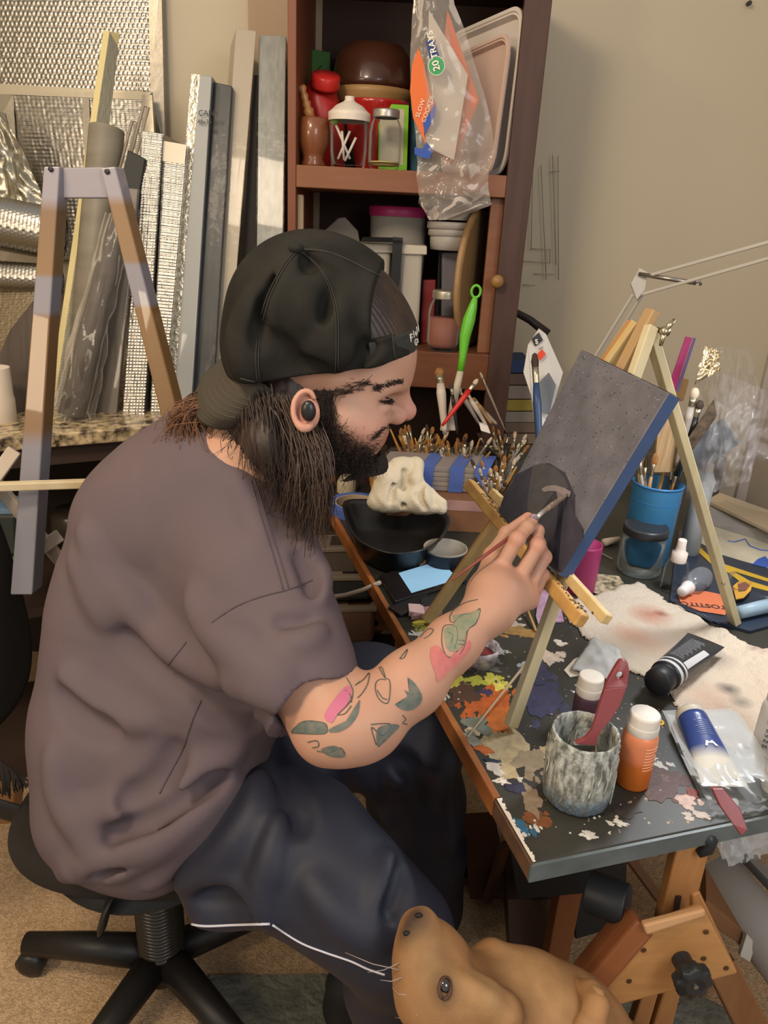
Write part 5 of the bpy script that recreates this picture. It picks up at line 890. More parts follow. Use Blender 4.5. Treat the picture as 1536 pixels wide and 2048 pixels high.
# phone
t = thing('smartphone', 'black smartphone lying face up with a pale blue picture on its screen', 'phone', at_z(835, 1165, TZ)); PH = [at_z(x, y, TZ + .009) for x, y in ((790, 1203), (936, 1158), (885, 1108), (757, 1150))]
g = G(); g.hexa(PH, V(0, 0, -.0085)); obj('phone_body', g, mat('phone_black', '181819', 0.25, spec=0.6), t, bevel=.004)
g = G(); g.hexa([sum(PH) / 4 + (q - sum(PH) / 4) * .95 + V(0, 0, .0002) for q in PH], V(0, 0, .0003)); sc = obj('screen_glass', g, mat('phone_glass', '231d1b', 0.08, spec=0.7), t, bevel=.0002)
g = G(); g.hexa([at_z(x, y, TZ + .0097) for x, y in ((823, 1186), (917, 1158), (880, 1121), (797, 1146))], V(0, 0, .0001)); obj('screen_picture', g, mat('screen_blue', '6f93a8', 0.3, emit='8db4cf', emit_s=0.55), sc)
g = G(); q = PH; g.hexa([at_z(x, y, TZ + .009) for x, y in ((775, 1212), (800, 1228), (880, 1200), (850, 1185))], V(0, 0, -.008)); tag(obj('black_case', g, mat('case_black', '1e1e1e', 0.4), bevel=.003), 'black wallet half under the phone', 'wallet')
for nm, lab, f4, zt_, c in (('eraser', 'pink-white block eraser in front of the phone', [(818, 1222), (850, 1228), (846, 1208), (816, 1206)], .012, 'c9a8a4'), ('chalk_box', 'long pinkish box lying beside the eraser', [(822, 1232), (885, 1222), (880, 1208), (838, 1214)], .010, '8f6e72'), ('black_stick', 'black charcoal block behind the pinkish box', [(840, 1212), (885, 1205), (880, 1190), (842, 1196)], .012, '232323')):
    g = G(); g.hexa([at_z(x, y, TZ + zt_) for x, y in f4], V(0, 0, -zt_ + .0005)); tag(obj(nm, g, mat(nm + '_m', c, 0.6), bevel=.0015), lab, 'box' if 'box' in nm else 'block')
# small round dish of paint behind the forearm
t = thing('paint_pot', 'paint-crusted round pot right of the tattooed forearm', 'pot', at_z(955, 1320, TZ)); c = at_z(958, 1292, TZ + .03); B = V(c[0], c[1], TZ); k = np.linalg.norm(at_z(1000, 1292, TZ + .03) - at_z(918, 1292, TZ + .03)) / 2
g = G(); g.lathe([(0, 0), (k * .85, 0), (k, .026), (k, .031), (k * .9, .031), (k * .8, .012), (0, .010)], B, n=36, wob=lambda a, h_: .03 * math.sin(7 * a + h_ * 90)); obj('pot_wall', g, mat('pot_crust', '6a626c', 0.5, var=1.0, col2='b0aab0', scale=70, bump=0.8), t, smooth=True)
g = G(); g.lathe([(k * .8, .016), (k * .5, .018), (0, .017)], B, n=30); obj('wet_paint', g, mat('pot_paint', '3a2f33', 0.25, var=1.0, col2='8a2a26', scale=50), t, smooth=True)
# chopstick, brown leaf-like paper, purple strip, leopard paper, pencils
g = G(); g.tube([at_z(935, 1474, TZ + .003), at_z(1048, 1332, TZ + .012)], [.0013, .0024], 8); tag(obj('wooden_skewer', g, mat('skewer', 'ab967c', 0.6), smooth=True), 'thin pale wooden stick lying across the orange paint', 'stick')
g = G(); g.tube([at_z(1072, 1262, TZ + .004), at_z(1052, 1212, TZ + .012)], .0022, 6); g2 = G(); tag(obj('small_skewer', g, mat('skewer2', 'b08a50', 0.6), smooth=True), 'short yellow wooden stick left of the purple strip', 'stick')
g = G(); g.prism([at_z(x, y, TZ + .004) for x, y in ((1072, 1232), (1078, 1180), (1112, 1178), (1122, 1215), (1128, 1242), (1076, 1246))], V(0, 0, -.003)); tag(obj('purple_strip', g, mat('purple_paint', '8f6c84', 0.5, var=0.7, col2='b89aae', scale=40)), 'purple-painted card behind the near easel leg', 'card')
g = G(); g.prism([at_z(x, y, TZ + .003) for x, y in ((1160, 1138), (1175, 1145), (1238, 1152), (1250, 1170), (1240, 1185), (1195, 1188), (1172, 1176))], V(0, 0, -.002)); tag(obj('mottled_card', g, mat('leopard', 'b5a384', 0.6, var=1.0, col2='4c4234', scale=75)), 'mottled black and cream card right of the easel ledge', 'card')
for a_, b_, lb in (((1180, 1095), (1225, 1118), 'thin grey rod lying left of the black-lidded jar'), ((1165, 1130), (1175, 1095), 'short grey rod beside the canvas foot')): g = G(); g.tube([at_z(*a_, TZ + .003), at_z(*b_, TZ + .003)], .002, 6); tag(obj('thin_rod', g, mat('rod_grey', '6f6a6a', 0.4), smooth=True), lb, 'rod')
t = thing('white_nozzle', 'small white plastic nozzle lying beside the magenta cup', 'nozzle', at_z(1222, 1082, TZ)); g = G(); a_, b_ = at_z(1208, 1085, TZ + .009), at_z(1238, 1078, TZ + .009); g.tube([a_, a_ * .5 + b_ * .5, b_], [.009, .008, .006], 14); obj('nozzle_body', g, mat('nozzle_white', 'bcb0a4', 0.5), t, smooth=True)
# ================================================================ right half of the table top
t, B, r = cup('magenta_cup', 'magenta cup mostly hidden behind the blue canvas edge', 'cup', 1185, 1010, 1.30, .10, 34, mat('cup_magenta', '8a2a58', 0.4))
t = thing('black_lid_jar', 'empty clear jar with a black lid in front of the blue cup', 'jar', at_z(1278, 1150, TZ)); B = at_z(1276, 1142, TZ); k = np.linalg.norm(at_z(1318, 1142, TZ) - at_z(1236, 1142, TZ)) / 2; H = .092
Hy = at_y(1280, 1062, B[1])[2] - TZ
g = G(); g.lathe([(0, .002), (k * .85, 0), (k, .006), (k, Hy * .8), (k * .9, Hy * .93), (k * .9, Hy), (k * .86, Hy), (k * .95, Hy * .78), (k * .95, .01), (0, .007)], B, n=40); obj('glass', g, GLASS, t, smooth=True)
g = G(); g.lathe([(k * .93, Hy - .006), (k * 1.0, Hy - .004), (k * 1.0, Hy + .010), (k * .96, Hy + .013), (k * .8, Hy + .012), (0, Hy + .012)], B, n=40); obj('lid', g, mat('lid_black', '26272a', 0.35, spec=0.5), t, smooth=True)
t, B, r = cup('brush_cup', 'tall blue plastic cup holding brushes, behind the jar with the black lid', 'cup', 1322, 940, 1.46, .178, 50, mat('cup_blue', '2f6488', 0.35, var=0.3, col2='255a86', scale=10), rimm=mat('cup_blue_rim', '2a5f90', 0.35))
g = G(); g.lathe([(r * .985, .140), (r * 1.0, .142), (r * .985, .144)], B, n=36); obj('moulded_ring', g, mat('cup_blue_rim', '2a5f90', 0.35), t, smooth=True)
l_, g_ = lg_('in the blue cup'); fill(B, r, .178, 12, ['wood', 'black', 'ochre', 'grey'], g_, l_, lean=.5, L=(.20, .26), rmin=.3)
t2 = thing('bamboo_brush', 'wide bamboo-coloured flat brush standing in the blue cup', 'brush', B + V(0, 0, .02)); g = G(); g.hexa(px4([(1308, 945, 1.45), (1345, 945, 1.45), (1360, 838, 1.44), (1318, 838, 1.44)]), V(0, .008, 0)); obj('slatted_handle', g, mat('bamboo', 'a58a66', 0.6, var=0.8, col2='86694a', scale=40, stretch=(6, 1, .3)), t2, bevel=.001)
place('grey', py(1352, 935, 1.44), py(1392, 775, 1.42), 'green-tipped flat brush leaning right out of the blue cup', scale=2.0)
place('black', py(1362, 940, 1.45), py(1402, 800, 1.42), 'dark green handled brush leaning right in the blue cup', scale=1.8)
t = thing('palette_knife', 'dark palette scraper blade sticking out right of the blue cup', 'scraper', py(1380, 900, 1.42)); g = G(); g.hexa(px4([(1368, 890, 1.42), (1388, 898, 1.42), (1434, 832, 1.40), (1428, 800, 1.40)]), V(0, .003, 0)); obj('blade', g, mat('blade_dark', '3a322c', 0.4, var=0.7, col2='6b5844', scale=60), t, bevel=.0005)
g = G(); g.tube([py(1352, 950, 1.44), py(1378, 895, 1.42)], [.006, .005], 10); obj('handle', g, mat('blade_grip', '1f2a2a', 0.4), t, smooth=True)
# desk lamp with a sprung arm
lp = thing('desk_lamp', 'white balanced-arm desk lamp clamped behind the easel, its head out of frame at the right', 'lamp', py(1205, 700, 1.75)); LWm = mat('lamp_white', 'b9b4aa', 0.35, spec=0.5); LST = mat('lamp_steel', '9a958c', 0.3, metal=0.9)
def rod(nm, a_, b_, r_, m): g = G(); g.tube([a_, b_], r_, 8); return obj(nm, g, m, lp, smooth=True)
J1 = py(1272, 570, 1.62); base = py(1168, 790, 1.72); base[2] = max(base[2], TZ)
for dx in (-6, 12): g = G(); g.beam(py(1272 + dx, 590, 1.62), py(1186 + dx, 730, 1.70), .006, .006); obj('lower_arm', g, LWm, lp, bevel=.001)
g = G(); a_ = py(1180, 740, 1.705); g.beam(a_, V(a_[0] - .02, a_[1] + .03, TZ), .012, .012); obj('post', g, LWm, lp, bevel=.001)
g = G(); a_ = V(a_[0] - .02, a_[1] + .03, TZ); g.box(a_ - V(.025, .03, 0), a_ + V(.025, .03, .012)); obj('clamp', g, LWm, lp, bevel=.002)
for dy in (0, 34): g = G(); g.beam(py(1280, 556 + dy, 1.62), py(1560, 478 + dy * .95, 1.38), .006, .006); obj('upper_arm', g, LWm, lp, bevel=.001)
rod('spring', py(1278, 548, 1.61), py(1392, 566, 1.55), .0045, LST)
g = G(); g.prism(px4([(1262, 568, 1.612), (1280, 536, 1.612), (1296, 545, 1.61), (1290, 580, 1.61), (1274, 600, 1.612)]), V(0, .008, 0)); obj('joint_plate', g, LWm, lp, bevel=.001)
g = G(); g.tube([py(1388, 566, 1.548), py(1398, 562, 1.545), py(1402, 570, 1.545)], .003, 8); obj('spring_hook', g, LST, lp, smooth=True)
HD = at_y(1700, 560, 1.20); g = G(); g.lathe([(.018, .06), (.03, .05), (.06, .01), (.075, -.03), (.077, -.03), (.062, .012), (.032, .054), (0, .064)], HD, (0.25, 0.1, 1), 32); obj('lamp_shade', g, LWm, lp, smooth=True)
g = G(); g.tube([py(1560, 478, 1.38), at_y(1640, 500, 1.28), HD + V(0, 0, .05)], .004, 8); obj('shade_bracket', g, LWm, lp, smooth=True)
g = G(); g.ball(HD + V(0, 0, .0), (.028,) * 3); obj('bulb', g, mat('bulb_glow', 'ffffff', 0.5, emit='eef4ff', emit_s=30), lp, smooth=True)
L_ = bpy.data.lights.new('lamp_bulb_light', 'SPOT'); L_.energy = 13; L_.color = (0.90, 0.95, 1.0); L_.spot_size = 2.3; L_.spot_blend = 0.7; L_.shadow_soft_size = 0.07
lo_ = bpy.data.objects.new('lamp_bulb_light', L_); COL.objects.link(lo_); lo_.location = tuple(HD + V(-.02, 0, -.04)); lo_.rotation_euler = (Vector((0.45, 1.1, 0.74)) - lo_.location).to_track_quat('-Z', 'Y').to_euler()
# bags at the right
def crumple(f4, nu, nv, amp, sd, bow=.0):
    q = [np.asarray(x, float) for x in f4]; n = unit(np.cross(q[1] - q[0], q[3] - q[0])); n = n if n @ CF < 0 else -n
    def fn(u, v):
        p_ = (q[0] * (1-u) + q[1] * u) * (1-v) + (q[3] * (1-u) + q[2] * u) * v
        z = abs(noise.noise(Vector((u * 4 + sd, v * 4, 0)))) * 1.2 + .5 * abs(noise.noise(Vector((u * 11 + sd, v * 9, 3))))
        return p_ + n * (amp * z + bow * math.sin(math.pi * u) * math.sin(math.pi * v)) + (q[1] - q[0]) * .05 * noise.noise(Vector((v * 5, sd, 9)))
    g = G(); g.grid(fn, nu, nv); return g
t = thing('zip_bag', 'clear zip bag with a magenta seal standing behind the rear easel leg', 'bag', py(1350, 850, 1.55))
obj('bag_film', crumple(px4([(1330, 850, 1.52), (1400, 880, 1.50), (1412, 690, 1.55), (1368, 676, 1.56)]), 20, 30, .012, 3, .01), film('zip_film', 'b8b0b0', base=0.05, gloss=0.2), t, smooth=True)
g = G(); g.hexa(px4([(1336, 776, 1.515), (1350, 782, 1.515), (1385, 676, 1.55), (1372, 673, 1.55)]), V(0, .003, 0)); obj('magenta_seal', g, mat('seal_magenta', 'a83a72', 0.4), t)
g = G(); g.hexa(px4([(1352, 782, 1.513), (1357, 784, 1.513), (1392, 677, 1.55), (1388, 676, 1.55)]), V(0, .003, 0)); obj('purple_line', g, mat('seal_purple', '6a5a92', 0.4), t)
g = G(); g.hexa(px4([(1346, 800, 1.54), (1368, 804, 1.54), (1380, 760, 1.55), (1352, 752, 1.55)]), V(0, .01, 0)); obj('orange_contents', g, mat('orange_bit', 'b88a4a', 0.5), t, bevel=.004)
t = thing('large_clear_bag', 'big crumpled clear plastic bag right of the blue cup', 'bag', py(1450, 930, 1.5))
obj('bag_film', crumple(px4([(1372, 1000, 1.45), (1560, 900, 1.40), (1500, 700, 1.50), (1408, 690, 1.50)]), 40, 50, .05, 7, .03), film('big_film', 'b4b0b2', base=0.12, gloss=0.28, scale=14), t, smooth=True)
obj('bag_film', crumple(px4([(1390, 990, 1.42), (1500, 960, 1.38), (1530, 780, 1.42), (1440, 740, 1.44)]), 34, 40, .04, 17, .02), film('big_film', 'c9c4c6'), t, smooth=True)
g = G(); g.hexa(px4([(1372, 965, 1.46), (1480, 885, 1.44), (1448, 838, 1.46), (1384, 880, 1.47)]), V(0, .006, 0)); obj('grey_sheet', g, mat('sheet_grey', '6c7076', 0.5), t, bevel=.001)
obj('foil_piece', crumple(px4([(1388, 770, 1.43), (1440, 740, 1.43), (1436, 700, 1.45), (1410, 692, 1.45)]), 20, 20, .012, 27), mat('foil_warm', 'c9b896', 0.25, metal=0.9, bump=0.5), t, smooth=True)
t = thing('glue_bottle', 'white glue bottle with a pointed nozzle right of the blue cup', 'bottle', py(1400, 1000, 1.50)); B = py(1398, 1010, 1.5); B[2] = TZ; ztp = at_y(1398, 940, 1.5)[2] - TZ; k = rad(20, 1.5, 1398, 980)
g = G(); g.lathe([(0, 0), (k, 0), (k, ztp * .9), (k * .6, ztp), (0, ztp)], B); obj('bottle_body', g, mat('glue_white', 'b5bcc0', 0.4), t, smooth=True)
g = G(); g.lathe([(k * .62, ztp * .99), (k * .62, ztp + .014), (k * .3, ztp + .018), (k * .12, ztp + .04), (0, ztp + .04)], B); obj('nozzle', g, mat('glue_cap', 'c4bcb4', 0.4), t, smooth=True)
t = thing('plywood_sheet', 'thin plywood sheet lying behind the rear easel leg at the right', 'panel', at_z(1450, 1020, TZ)); g = G(); g.hexa([at_z(x, y, TZ + z) for x, y, z in ((1412, 1000, .05), (1560, 1070, .05), (1580, 1035, .06), (1440, 985, .07))], V(0, 0, -.008)); obj('sheet', g, mat('ply', 'a4937a', 0.6), t, bevel=.001)
g = G(); g.hexa([at_z(x, y, TZ + z) for x, y, z in ((1400, 1050, .0), (1560, 1100, .0), (1560, 1060, .045), (1415, 1003, .045))], V(.01, .02, 0)); obj('edge_support', g, mat('ply_grey', '8f8a84', 0.6), t)
# snack bag used as a mat: dark blue, yellow line, cream and orange print
t = thing('snack_bag', 'flattened dark blue snack bag with a yellow stripe, cream panel and orange lettering patch', 'bag', at_z(1450, 1180, TZ)); z_ = TZ + .004
def flatp(nm, L, zz, m, th=.0006): g = G(); g.prism([at_z(x, y, TZ + zz) for x, y in L], V(0, 0, -th)); return obj(nm, g, m, t)
flatp('bag_face', [(1358, 1060), (1560, 1090), (1580, 1240), (1500, 1262), (1395, 1232), (1340, 1200), (1352, 1100)], .006, mat('snack_navy', '26303f', 0.3, spec=0.6, var=0.4, scale=10, bump=0.3), .005)
flatp('cream_panel', [(1380, 1050), (1420, 1046), (1560, 1068), (1560, 1142), (1480, 1120), (1440, 1108), (1400, 1085)], .0068, mat('snack_cream', 'c3b9a2', 0.4, var=0.4, scale=20))
flatp('yellow_stripe', [(1362, 1072), (1376, 1072), (1430, 1122), (1540, 1158), (1540, 1164), (1425, 1130)], .0072, mat('snack_yellow', 'b8932e', 0.4)); flatp('yellow_stripe', [(1436, 1130), (1442, 1128), (1500, 1162), (1560, 1180), (1560, 1188), (1490, 1170)], .0073, MATS['snack_yellow'])
flatp('blue_figure', [(1505, 1128), (1515, 1118), (1530, 1112), (1540, 1122), (1560, 1128), (1560, 1136), (1530, 1134)], .0074, mat('snack_blue', '3a56a0', 0.4)); 
g = G(); g.tube([at_z(x, y, TZ + .0075) for x, y in ((1455, 1082), (1470, 1084), (1490, 1078), (1500, 1092), (1520, 1100), (1545, 1102))], .0015, 6); obj('blue_line', g, MATS['snack_blue'], t)
flatp('orange_patch', [(1356, 1192), (1375, 1184), (1410, 1182), (1450, 1190), (1458, 1212), (1450, 1230), (1400, 1222), (1362, 1206)], .0078, mat('snack_orange', 'c06a48', 0.4))
text('TOSTITOS', 'lettering', mat('lettering_dark', '3c2a26', 0.5), at_z(1452, 1212, TZ + .0082), at_z(1370, 1204, TZ) - at_z(1450, 1212, TZ), at_z(1400, 1230, TZ) - at_z(1404, 1200, TZ), .021, t, bold=.0004)
t2 = thing('gold_ring_jar', 'clear tub with a yellow and brown label lying right of the rear easel leg', 'tub', at_z(1495, 1200, TZ)); c = at_z(1500, 1195, TZ + .012); g = G(); g.lathe([(.052, 0), (.052, .001), (.054, .030), (.052, .031), (.050, .03), (.049, .002)], c, n=40); obj('tub_wall', g, GLASS, t2, smooth=True)
g = G(); g.prism([at_z(x, y, TZ + .018) for x, y in ((1472, 1198), (1466, 1172), (1480, 1160), (1505, 1164), (1502, 1180), (1488, 1195))], V(0, 0, -.002)); obj('yellow_label', g, mat('label_yellow', 'b98a34', 0.5), t2)
g = G(); g.prism([at_z(x, y, TZ + .020) for x, y in ((1478, 1182), (1476, 1168), (1490, 1164), (1500, 1170), (1492, 1180))], V(0, 0, -.0015)); obj('brown_label', g, mat('label_brown', '6a4438', 0.5), t2)
t2 = thing('pale_blue_tube', 'pale blue tube lying at the right edge below the clear tub', 'tube', at_z(1500, 1222, TZ)); g = G(); g.tube([at_z(1478, 1225, TZ + .02), at_z(1520, 1215, TZ + .02), at_z(1570, 1205, TZ + .02)], [.012, .013, .014], 16); obj('tube_body', g, mat('tube_paleblue', '8296a4', 0.4), t2, smooth=True)
for i, (a_, b_) in enumerate((((1372, 1212), (1440, 1248)), ((1360, 1208), (1425, 1244)))): g = G(); g.tube([at_z(*a_, TZ + .014), at_z(*b_, TZ + .006)], .0016, 6); tag(obj('thin_stick', g, mat('stick_dark', '3a4150', 0.3), smooth=True), ('dark thin stick lying under the orange patch, upper of two', 'dark thin stick lying under the orange patch, lower of two')[i], 'stick')
# spray bottle and lying bottle
t = thing('spray_bottle', 'small clear spray bottle with a white pump standing left of the rear easel leg', 'bottle', at_z(1345, 1180, TZ)); B = at_z(1344, 1180, TZ); k = np.linalg.norm(at_z(1367, 1180, TZ) - at_z(1322, 1180, TZ)) / 2; Hh = lambda y: at_y(1350, y, B[1])[2] - TZ
g = G(); g.lathe([(0, 0), (k * .95, 0), (k, .004), (k, Hh(1140)), (k * .85, Hh(1125)), (k * .5, Hh(1116)), (k * .45, Hh(1112)), (0, Hh(1112))], B, n=30); obj('bottle_body', g, GLASS, t, smooth=True)
g = G(); g.lathe([(k * .62, Hh(1122)), (k * .64, Hh(1104)), (k * .4, Hh(1100)), (k * .4, Hh(1094)), (k * .36, Hh(1092)), (k * .36, Hh(1080)), (k * .3, Hh(1078)), (0, Hh(1078))], B, n=26); obj('pump', g, mat('pump_white', 'cfc0b4', 0.4), t, smooth=True)
t = thing('clear_bottle', 'clear bottle with a white cap lying on its side by the spray bottle', 'bottle', at_z(1395, 1160, TZ)); a_, b_ = at_z(1372, 1178, TZ + .022), at_z(1420, 1142, TZ + .022); d_ = unit(b_ - a_); g = G(); g.lathe([(0.006, 0), (.014, .008), (.021, .016), (.022, .06), (.020, .072), (0, .073)], a_ + d_ * .012, d_, 26); obj('bottle_body', g, film('bottle_grey', 'b0b4b8', base=0.15), t, smooth=True)
g = G(); g.lathe([(0, -.022), (.008, -.022), (.010, -.018), (.011, 0.002), (.013, .004), (.013, .014), (0, .014)], a_, d_, 22); obj('cap', g, mat('cap_pearl', 'cfc6c0', 0.35), t, smooth=True)
# --- painted rag
rgpts = [(1125, 1200), (1180, 1192), (1270, 1163), (1300, 1178), (1340, 1205), (1400, 1240), (1470, 1285), (1536, 1310), (1600, 1330), (1600, 1560), (1500, 1500), (1440, 1500), (1380, 1440), (1340, 1400), (1310, 1350), (1290, 1362), (1240, 1330), (1180, 1290), (1140, 1250)]
rg = thing('paint_rag', 'large cream fleece rag with rust-red and grey stains at the right of the table', 'rag', at_z(1350, 1300, TZ))
RAG = mat('rag_cream', 'cdbfae', 0.95, bump=1.0, scale=120, dist=0.003, attr='tint')
P_ = np.array([at_z(x, y, TZ)[:2] for x, y in rgpts]); lo2, hi2 = P_.min(0), P_.max(0); h2 = .004
gx, gy = np.arange(lo2[0], hi2[0], h2), np.arange(lo2[1], hi2[1], h2); XX, YY = np.meshgrid(gx, gy, indexing='ij')
def inside(X, Y, poly):
    c_ = np.zeros(X.shape, bool); dmin = np.full(X.shape, 9.0); n_ = len(poly)
    for i in range(n_):
        x1, y1 = poly[i]; x2, y2 = poly[(i + 1) % n_]; cond = ((y1 > Y) != (y2 > Y)) & (X < (x2 - x1) * (Y - y1) / (y2 - y1 + 1e-12) + x1); c_ ^= cond
        tt = np.clip(((X - x1) * (x2 - x1) + (Y - y1) * (y2 - y1)) / ((x2 - x1)**2 + (y2 - y1)**2), 0, 1); dmin = np.minimum(dmin, np.hypot(X - x1 - tt * (x2 - x1), Y - y1 - tt * (y2 - y1)))
    return c_, dmin
ins, dm = inside(XX + .004 * np.sin(YY * 130), YY + .004 * np.sin(XX * 140), P_)
g = G(); idm = -np.ones(XX.shape, int); cols = []; vs = []
stains = [(at_z(1300, 1235, TZ), .045, 'a05a42', .75), (at_z(1320, 1232, TZ), .016, '7a3426', .8), (at_z(1255, 1270, TZ), .04, 'b07a62', .6), (at_z(1290, 1290, TZ), .05, 'b88a70', .5), (at_z(1455, 1385, TZ), .022, '3f3d40', .9), (at_z(1440, 1330, TZ), .03, '8a7a74', .6), (at_z(1410, 1400, TZ), .05, 'b08c7c', .5), (at_z(1460, 1440, TZ), .05, '9c8478', .5), (at_z(1510, 1315, TZ), .02, '8a6a60', .6), (at_z(1480, 1410, TZ), .02, '5a5654', .7), (at_z(1380, 1420, TZ), .03, '8f8c88', .5)]
for i in range(XX.shape[0]):
    for j in range(XX.shape[1]):
        if ins[i, j]:
            x, y = XX[i, j], YY[i, j]; e_ = min(1, dm[i, j] / .012); fl_ = max(0, min(1, (x - .55) / .08))
            z = .0035 * e_ + .004 * e_ * abs(noise.noise(Vector((x * 18, y * 18, 0)))) + fl_ * e_ * (.012 + .012 * noise.noise(Vector((x * 22, y * 22, 4))) + .004 * noise.noise(Vector((x * 90, y * 90, 2)))) + .0012 * noise.noise(Vector((x * 120, y * 120, 1)))
            idm[i, j] = len(g.v); g.v.append((x, y, TZ + max(.0012, z)))
for i in range(XX.shape[0] - 1):
    for j in range(XX.shape[1] - 1):
        q = (idm[i, j], idm[i+1, j], idm[i+1, j+1], idm[i, j+1])
        if min(q) >= 0: g.f.append(q)
vv_ = np.array(g.v); ro = obj('fleece', g, RAG, rg, smooth=True, solid=0.0018)
cc_ = blend(np.tile(np.array(srgb('bcae9c')[:3]), (len(vv_), 1)), vv_ * [1, 1, 0] + [0, 0, TZ], stains)
ca = ro.data.color_attributes.new('tint', 'FLOAT_COLOR', 'POINT'); ca.data.foreach_set('color', np.concatenate([cc_, np.ones((len(cc_), 1))], 1).astype(np.float32).ravel())
g = crumple([at_z(1140, 1340, TZ + .004), at_z(1255, 1372, TZ + .008), at_z(1240, 1300, TZ + .03), at_z(1185, 1276, TZ + .028)], 16, 14, .006, 41, .006); tag(obj('tissue', g, mat('tissue_grey', 'aaa8a4', 0.8), smooth=True, solid=.001), 'folded greyish tissue in front of the big rag', 'tissue')
g = G(); g.prism([at_z(x, y, TZ + .0016) for x, y in ((1128, 1340), (1148, 1318), (1172, 1308), (1180, 1345), (1160, 1350), (1140, 1354))], V(0, 0, -.001)); tag(obj('torn_paper', g, mat('torn_cream', 'c4b7a2', 0.8)), 'torn cream paper edge under the grey tissue', 'paper')
# --- paint bottles and tubes
def paint_bottle(nm, lab, x, yb, ycap, ytop, pr, m, capm, z=TZ, cap_k=.72, tilt=None):
    B = at_z(x, yb, z); k = np.linalg.norm(at_z(x + pr, yb, z) - at_z(x - pr, yb, z)) / 2; h1 = at_y(x, ycap, B[1])[2] - z; h2_ = at_y(x, ytop, B[1] )[2] - z
    t = thing(nm, lab, 'bottle', B); g = G(); g.lathe([(0, 0), (k * .92, 0), (k, .003), (k, h1 * .82), (k * .97, h1 * .9), (k * .8, h1), (0, h1)], B, n=34); bb = obj('bottle_body', g, m, t, smooth=True)
    kc = k * cap_k; g = G(); g.lathe([(kc * 1.02, h1 - .003), (kc * 1.05, h1), (kc * 1.05, h1 + (h2_ - h1) * .35), (kc * 1.0, h1 + (h2_ - h1) * .38), (kc, h2_ - .002), (kc * .92, h2_), (0, h2_)], B, n=34); obj('cap', g, capm, t, smooth=True, bevel=.0005); return t, B, k, h1, h2_
CAPW = mat('cap_white', 'cbc4ba', 0.45, var=0.15, scale=60)
t, B, k, h1, h2_ = paint_bottle('paint_bottle', 'orange acrylic paint bottle with a white flip cap at the front of the table', 1262, 1562, 1455, 1424, 33, mat('paint_orange', 'c8682c', 0.35, ramp=('Z', [(0, 'c86a26'), (.45, 'c86a2a'), (.55, 'cf7a52'), (1, 'd08058')])), CAPW, cap_k=.86)
for i in range(9): text('acrylic paint', 'lettering', mat('fine_print', 'e0a888', 0.5), B + V(-.006, -k - .0006, h1 * (.75 - i * .05)), (1, .15, 0), (0, 0, 1), .0042, t) if False else None
g = G()
for i in range(8):
    zz = h1 * (.80 - .055 * i); g.tube([B + V((k + .0002) * math.sin(a_), -(k + .0002) * math.cos(a_), zz) for a_ in np.linspace(0.05, 0.95 - .12 * (i % 3), 8)], .0005, 4)
obj('label_lines', g, mat('fine_print', 'dcaa8c', 0.5), t, kind='stuff')
t, B, k, h1, h2_ = paint_bottle('paint_bottle', 'purple-brown paint bottle with a white cap behind the paint-crusted jar', 1168, 1440, 1382, 1350, 26, mat('paint_purple', '4a3440', 0.35), CAPW, cap_k=.92)
t, B, k, h1, h2_ = paint_bottle('paint_bottle', 'white paint bottle with a red spot on its label at the right edge', 1530, 1500, 1400, 1375, 26, mat('bottle_white', 'b5b3b0', 0.4), mat('cap_grey', 'a8a4a0', 0.4), cap_k=.8)
g = G(); g.lathe([(.011, 0), (.011, .0006), (0, .0006)], B + V(-k * .35, -k * .95, h1 * .72), (-.35, -.94, 0), 20); obj('red_spot', g, mat('spot_red', '9c4a48', 0.5), t)
for i, s_ in enumerate(('SATIN', 'WHITE', 'PAINT', '59 ml')): text(s_, 'lettering', MATS['pen_black'], B + V(-k * .85, -k * .75, h1 * (.5 - i * .1)), (.75, -.6, 0), (0, 0, 1), .007, t)
t, B, k, h1, h2_ = paint_bottle('paint_bottle', 'second white paint bottle cut off by the right edge, below the first', 1552, 1580, 1490, 1460, 28, MATS['bottle_white'], MATS['cap_grey'], cap_k=.8)
# crusted water jar with the red brush
wj = thing('water_jar', 'large glass jar crusted with grey-white paint, blue-grey water in its base', 'jar', at_z(1152, 1600, TZ)); B = at_z(1149, 1592, TZ); k = .0415; Hr = at_y(1160, 1462, B[1])[2] - TZ
CRUST = mat('crust', 'a8aaa0', 0.5, var=1.0, col2='5f6058', scale=110, stretch=(1.2, 1.2, .5), bump=1.0, dist=0.004, detail=8, spec=0.5, ramp=('Z', [(0, '5f7486'), (.2, '66798a'), (.34, 'aeb0a6'), (1, 'c2c6be')]))
wbl = lambda a, h_: .012 * math.sin(9 * a + 30 * h_) + .01 * math.sin(23 * a)
g = G(); g.lathe([(0, 0), (k * .85, 0), (k * .97, .006), (k * 1.02, .02), (k * 1.02, Hr * .72), (k * .97, Hr * .80), (k * .99, Hr * .84), (k * .95, Hr * .87), (k * .99, Hr * .92), (k * .95, Hr * .96), (k * .96, Hr), (k * .90, Hr), (k * .89, Hr * .9), (k * .92, Hr * .7), (k * .92, .03), (0, .028)], B, n=72, wob=wbl); obj('glass_wall', g, CRUST, wj, smooth=True)
g = G(); g.lathe([(k * .915, .04), (k * .6, .041), (0, .041)], B, n=30); obj('water', g, mat('murky', '4c5a66', 0.1, spec=0.8), wj, smooth=True)
g = G()
